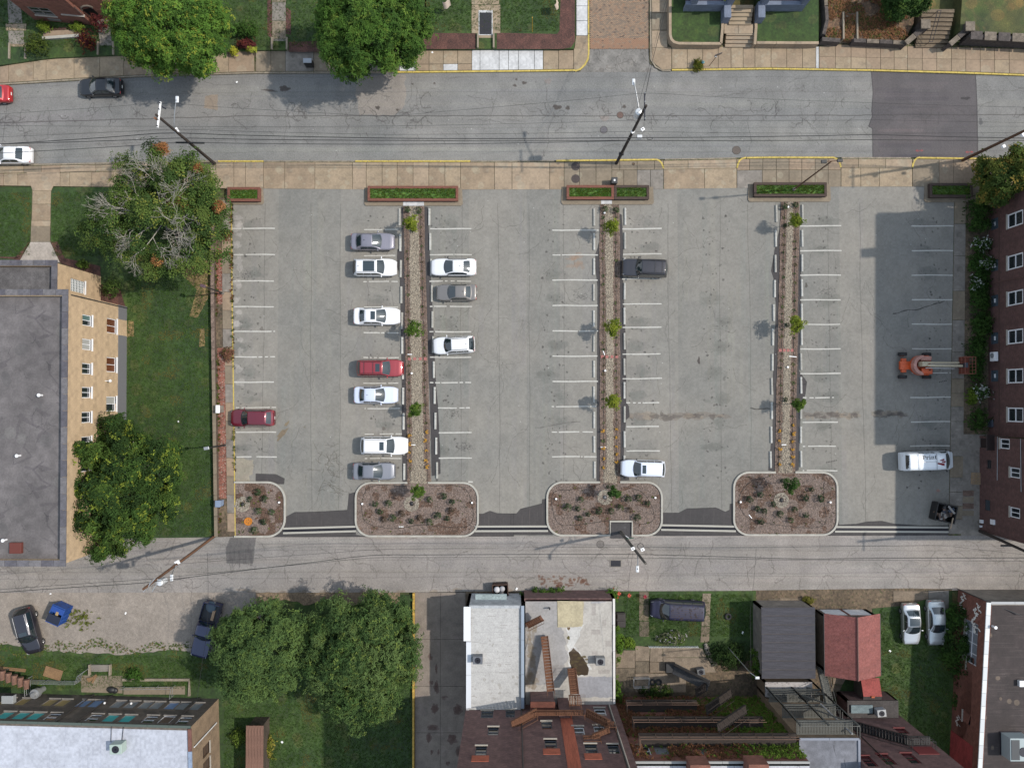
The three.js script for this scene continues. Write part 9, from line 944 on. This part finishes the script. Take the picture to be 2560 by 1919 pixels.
lie('rubbish_bag', merge([new THREE.IcosahedronGeometry(.42, 2).scale(1, .7, .8), new THREE.IcosahedronGeometry(.3, 2).scale(1, .7, 1).translate(.35, -.05, .1)]), mBlackPl, 12, 960, 985, .35, 0, 'black rubbish bags against the apartment block', 'bag'); lie('grill_frame', merge([rbx(.95, .6, 1.5, .04, 0, .3, 0), rbx(.8, .1, .5, .03, 0, .65, -.4), rbx(.8, .12, .6, .03, 0, .64, .35)]), flat(base(62, 56, 54), .7), 14, 935, 370, .1, 0, 'dark cluttered cart beside the white annex', 'cart');
{ const A = at(12, -60, 830, 1.6), B = at(12, 250, 945, 1.6), o = thing('rubble_chute', 'reddish brown rubble chute slanting at the left edge', 'chute', A.clone()); for (let k = 0; k < 6; k++) { const p = B.clone().sub(A).multiplyScalar((k + .5) / 6); part(o, 'segment', cyl(.3, .24, .95, p.x, p.y, p.z, 10, 1.57, 0).rotateY(0), red2); } part(o, 'support', [bar(V3(.6, -1.5, .2), V3(.6, 0, .2), .05), bar(V3(3, -1.5, 1), V3(3, 0, 1), .05)], mGalv); }
{ const p = at(13, -15, 1560, 2.4), o = thing('brown_shed', 'dark brown ribbed shed roof beside the yellow green planting', 'shed', V3(p.x, .1, p.z)); part(o, 'walls', bx(1.5, 2.2, 6, 0, 1.1, 0), wood); for (let k = 0; k < 6; k++) part(o, 'roof_panel', bx(.28, .06, 6.2, -.75 + k * .3, 2.25 + (k % 2) * .02, 0), red2); }
{ const a = at(14, 1180, 605, .1), b = at(14, 1600, 605, .1), o = thing('picket_fence', 'little white picket fence below the pale flower bed', 'fence', a.clone()), n = 30, w = b.x - a.x; for (let k = 0; k <= n; k++) part(o, 'picket', rbx(.07, .55, .03, .01, w * k / n, .28, 0), mWhitePl); part(o, 'rail', [bx(w, .05, .03, w / 2, .15, .03), bx(w, .05, .03, w / 2, .42, .03)], mWhitePl); }
acUnit(at(14, 1620, 812, .1), .8, 'old pale condenser on the patio by the grey ramp', .2, flat(base(120, 122, 124), .6));
{ const a = at(14, 1680, 600, .1), o = thing('stone_edging', 'curved rough stone edging at the patio corner', 'edging', a.clone()), R = rnd(252), P = [[1675, 600], [1690, 660], [1720, 720], [1760, 780]]; for (let k = 0; k < 9; k++) { const i = Math.min(2, Math.floor(k / 3)), p = at(14, lerp(P[i][0], P[i + 1][0], k % 3 / 3), lerp(P[i][1], P[i + 1][1], k % 3 / 3), .1).sub(a); part(o, 'stone', new THREE.IcosahedronGeometry(.3, 1).scale(1, .6, .8).rotateY(R() * 3).translate(p.x, .1, p.z), mConcGrey); } }
{ const R = rnd(253), l = []; for (let i = 0; i < 700; i++) { const x = lerp(0, 1700, R()), p = at(12, x, 628 + vn(x * .006, 2, 9) * 130 + (R() + R() - 1) * 55, 0); p.y = ALLEY + .02; l.push({ p, s: lerp(.4, 1.2, R()), c: (R() < .7 ? green(92, 120, 50) : green(136, 124, 76)).multiplyScalar(lerp(.8, 1.2, R())) }); } for (let i = 0; i < 90; i++) { const p = at(12, 690 + (R() + R() + R() - 1.5) * 130, 370 + (R() + R() + R() - 1.5) * 80, 0); p.y = ALLEY + .02; l.push({ p, s: lerp(.8, 2, R()), c: green(116, 124, 56) }); } scatter(scene, 'verge_weeds', weedG[0], mLeaf, l); tag(scene.children[scene.children.length - 1], 'straggling weeds along the edge of the gravel lot', 'weeds'); }
renderer.render(scene, camera);
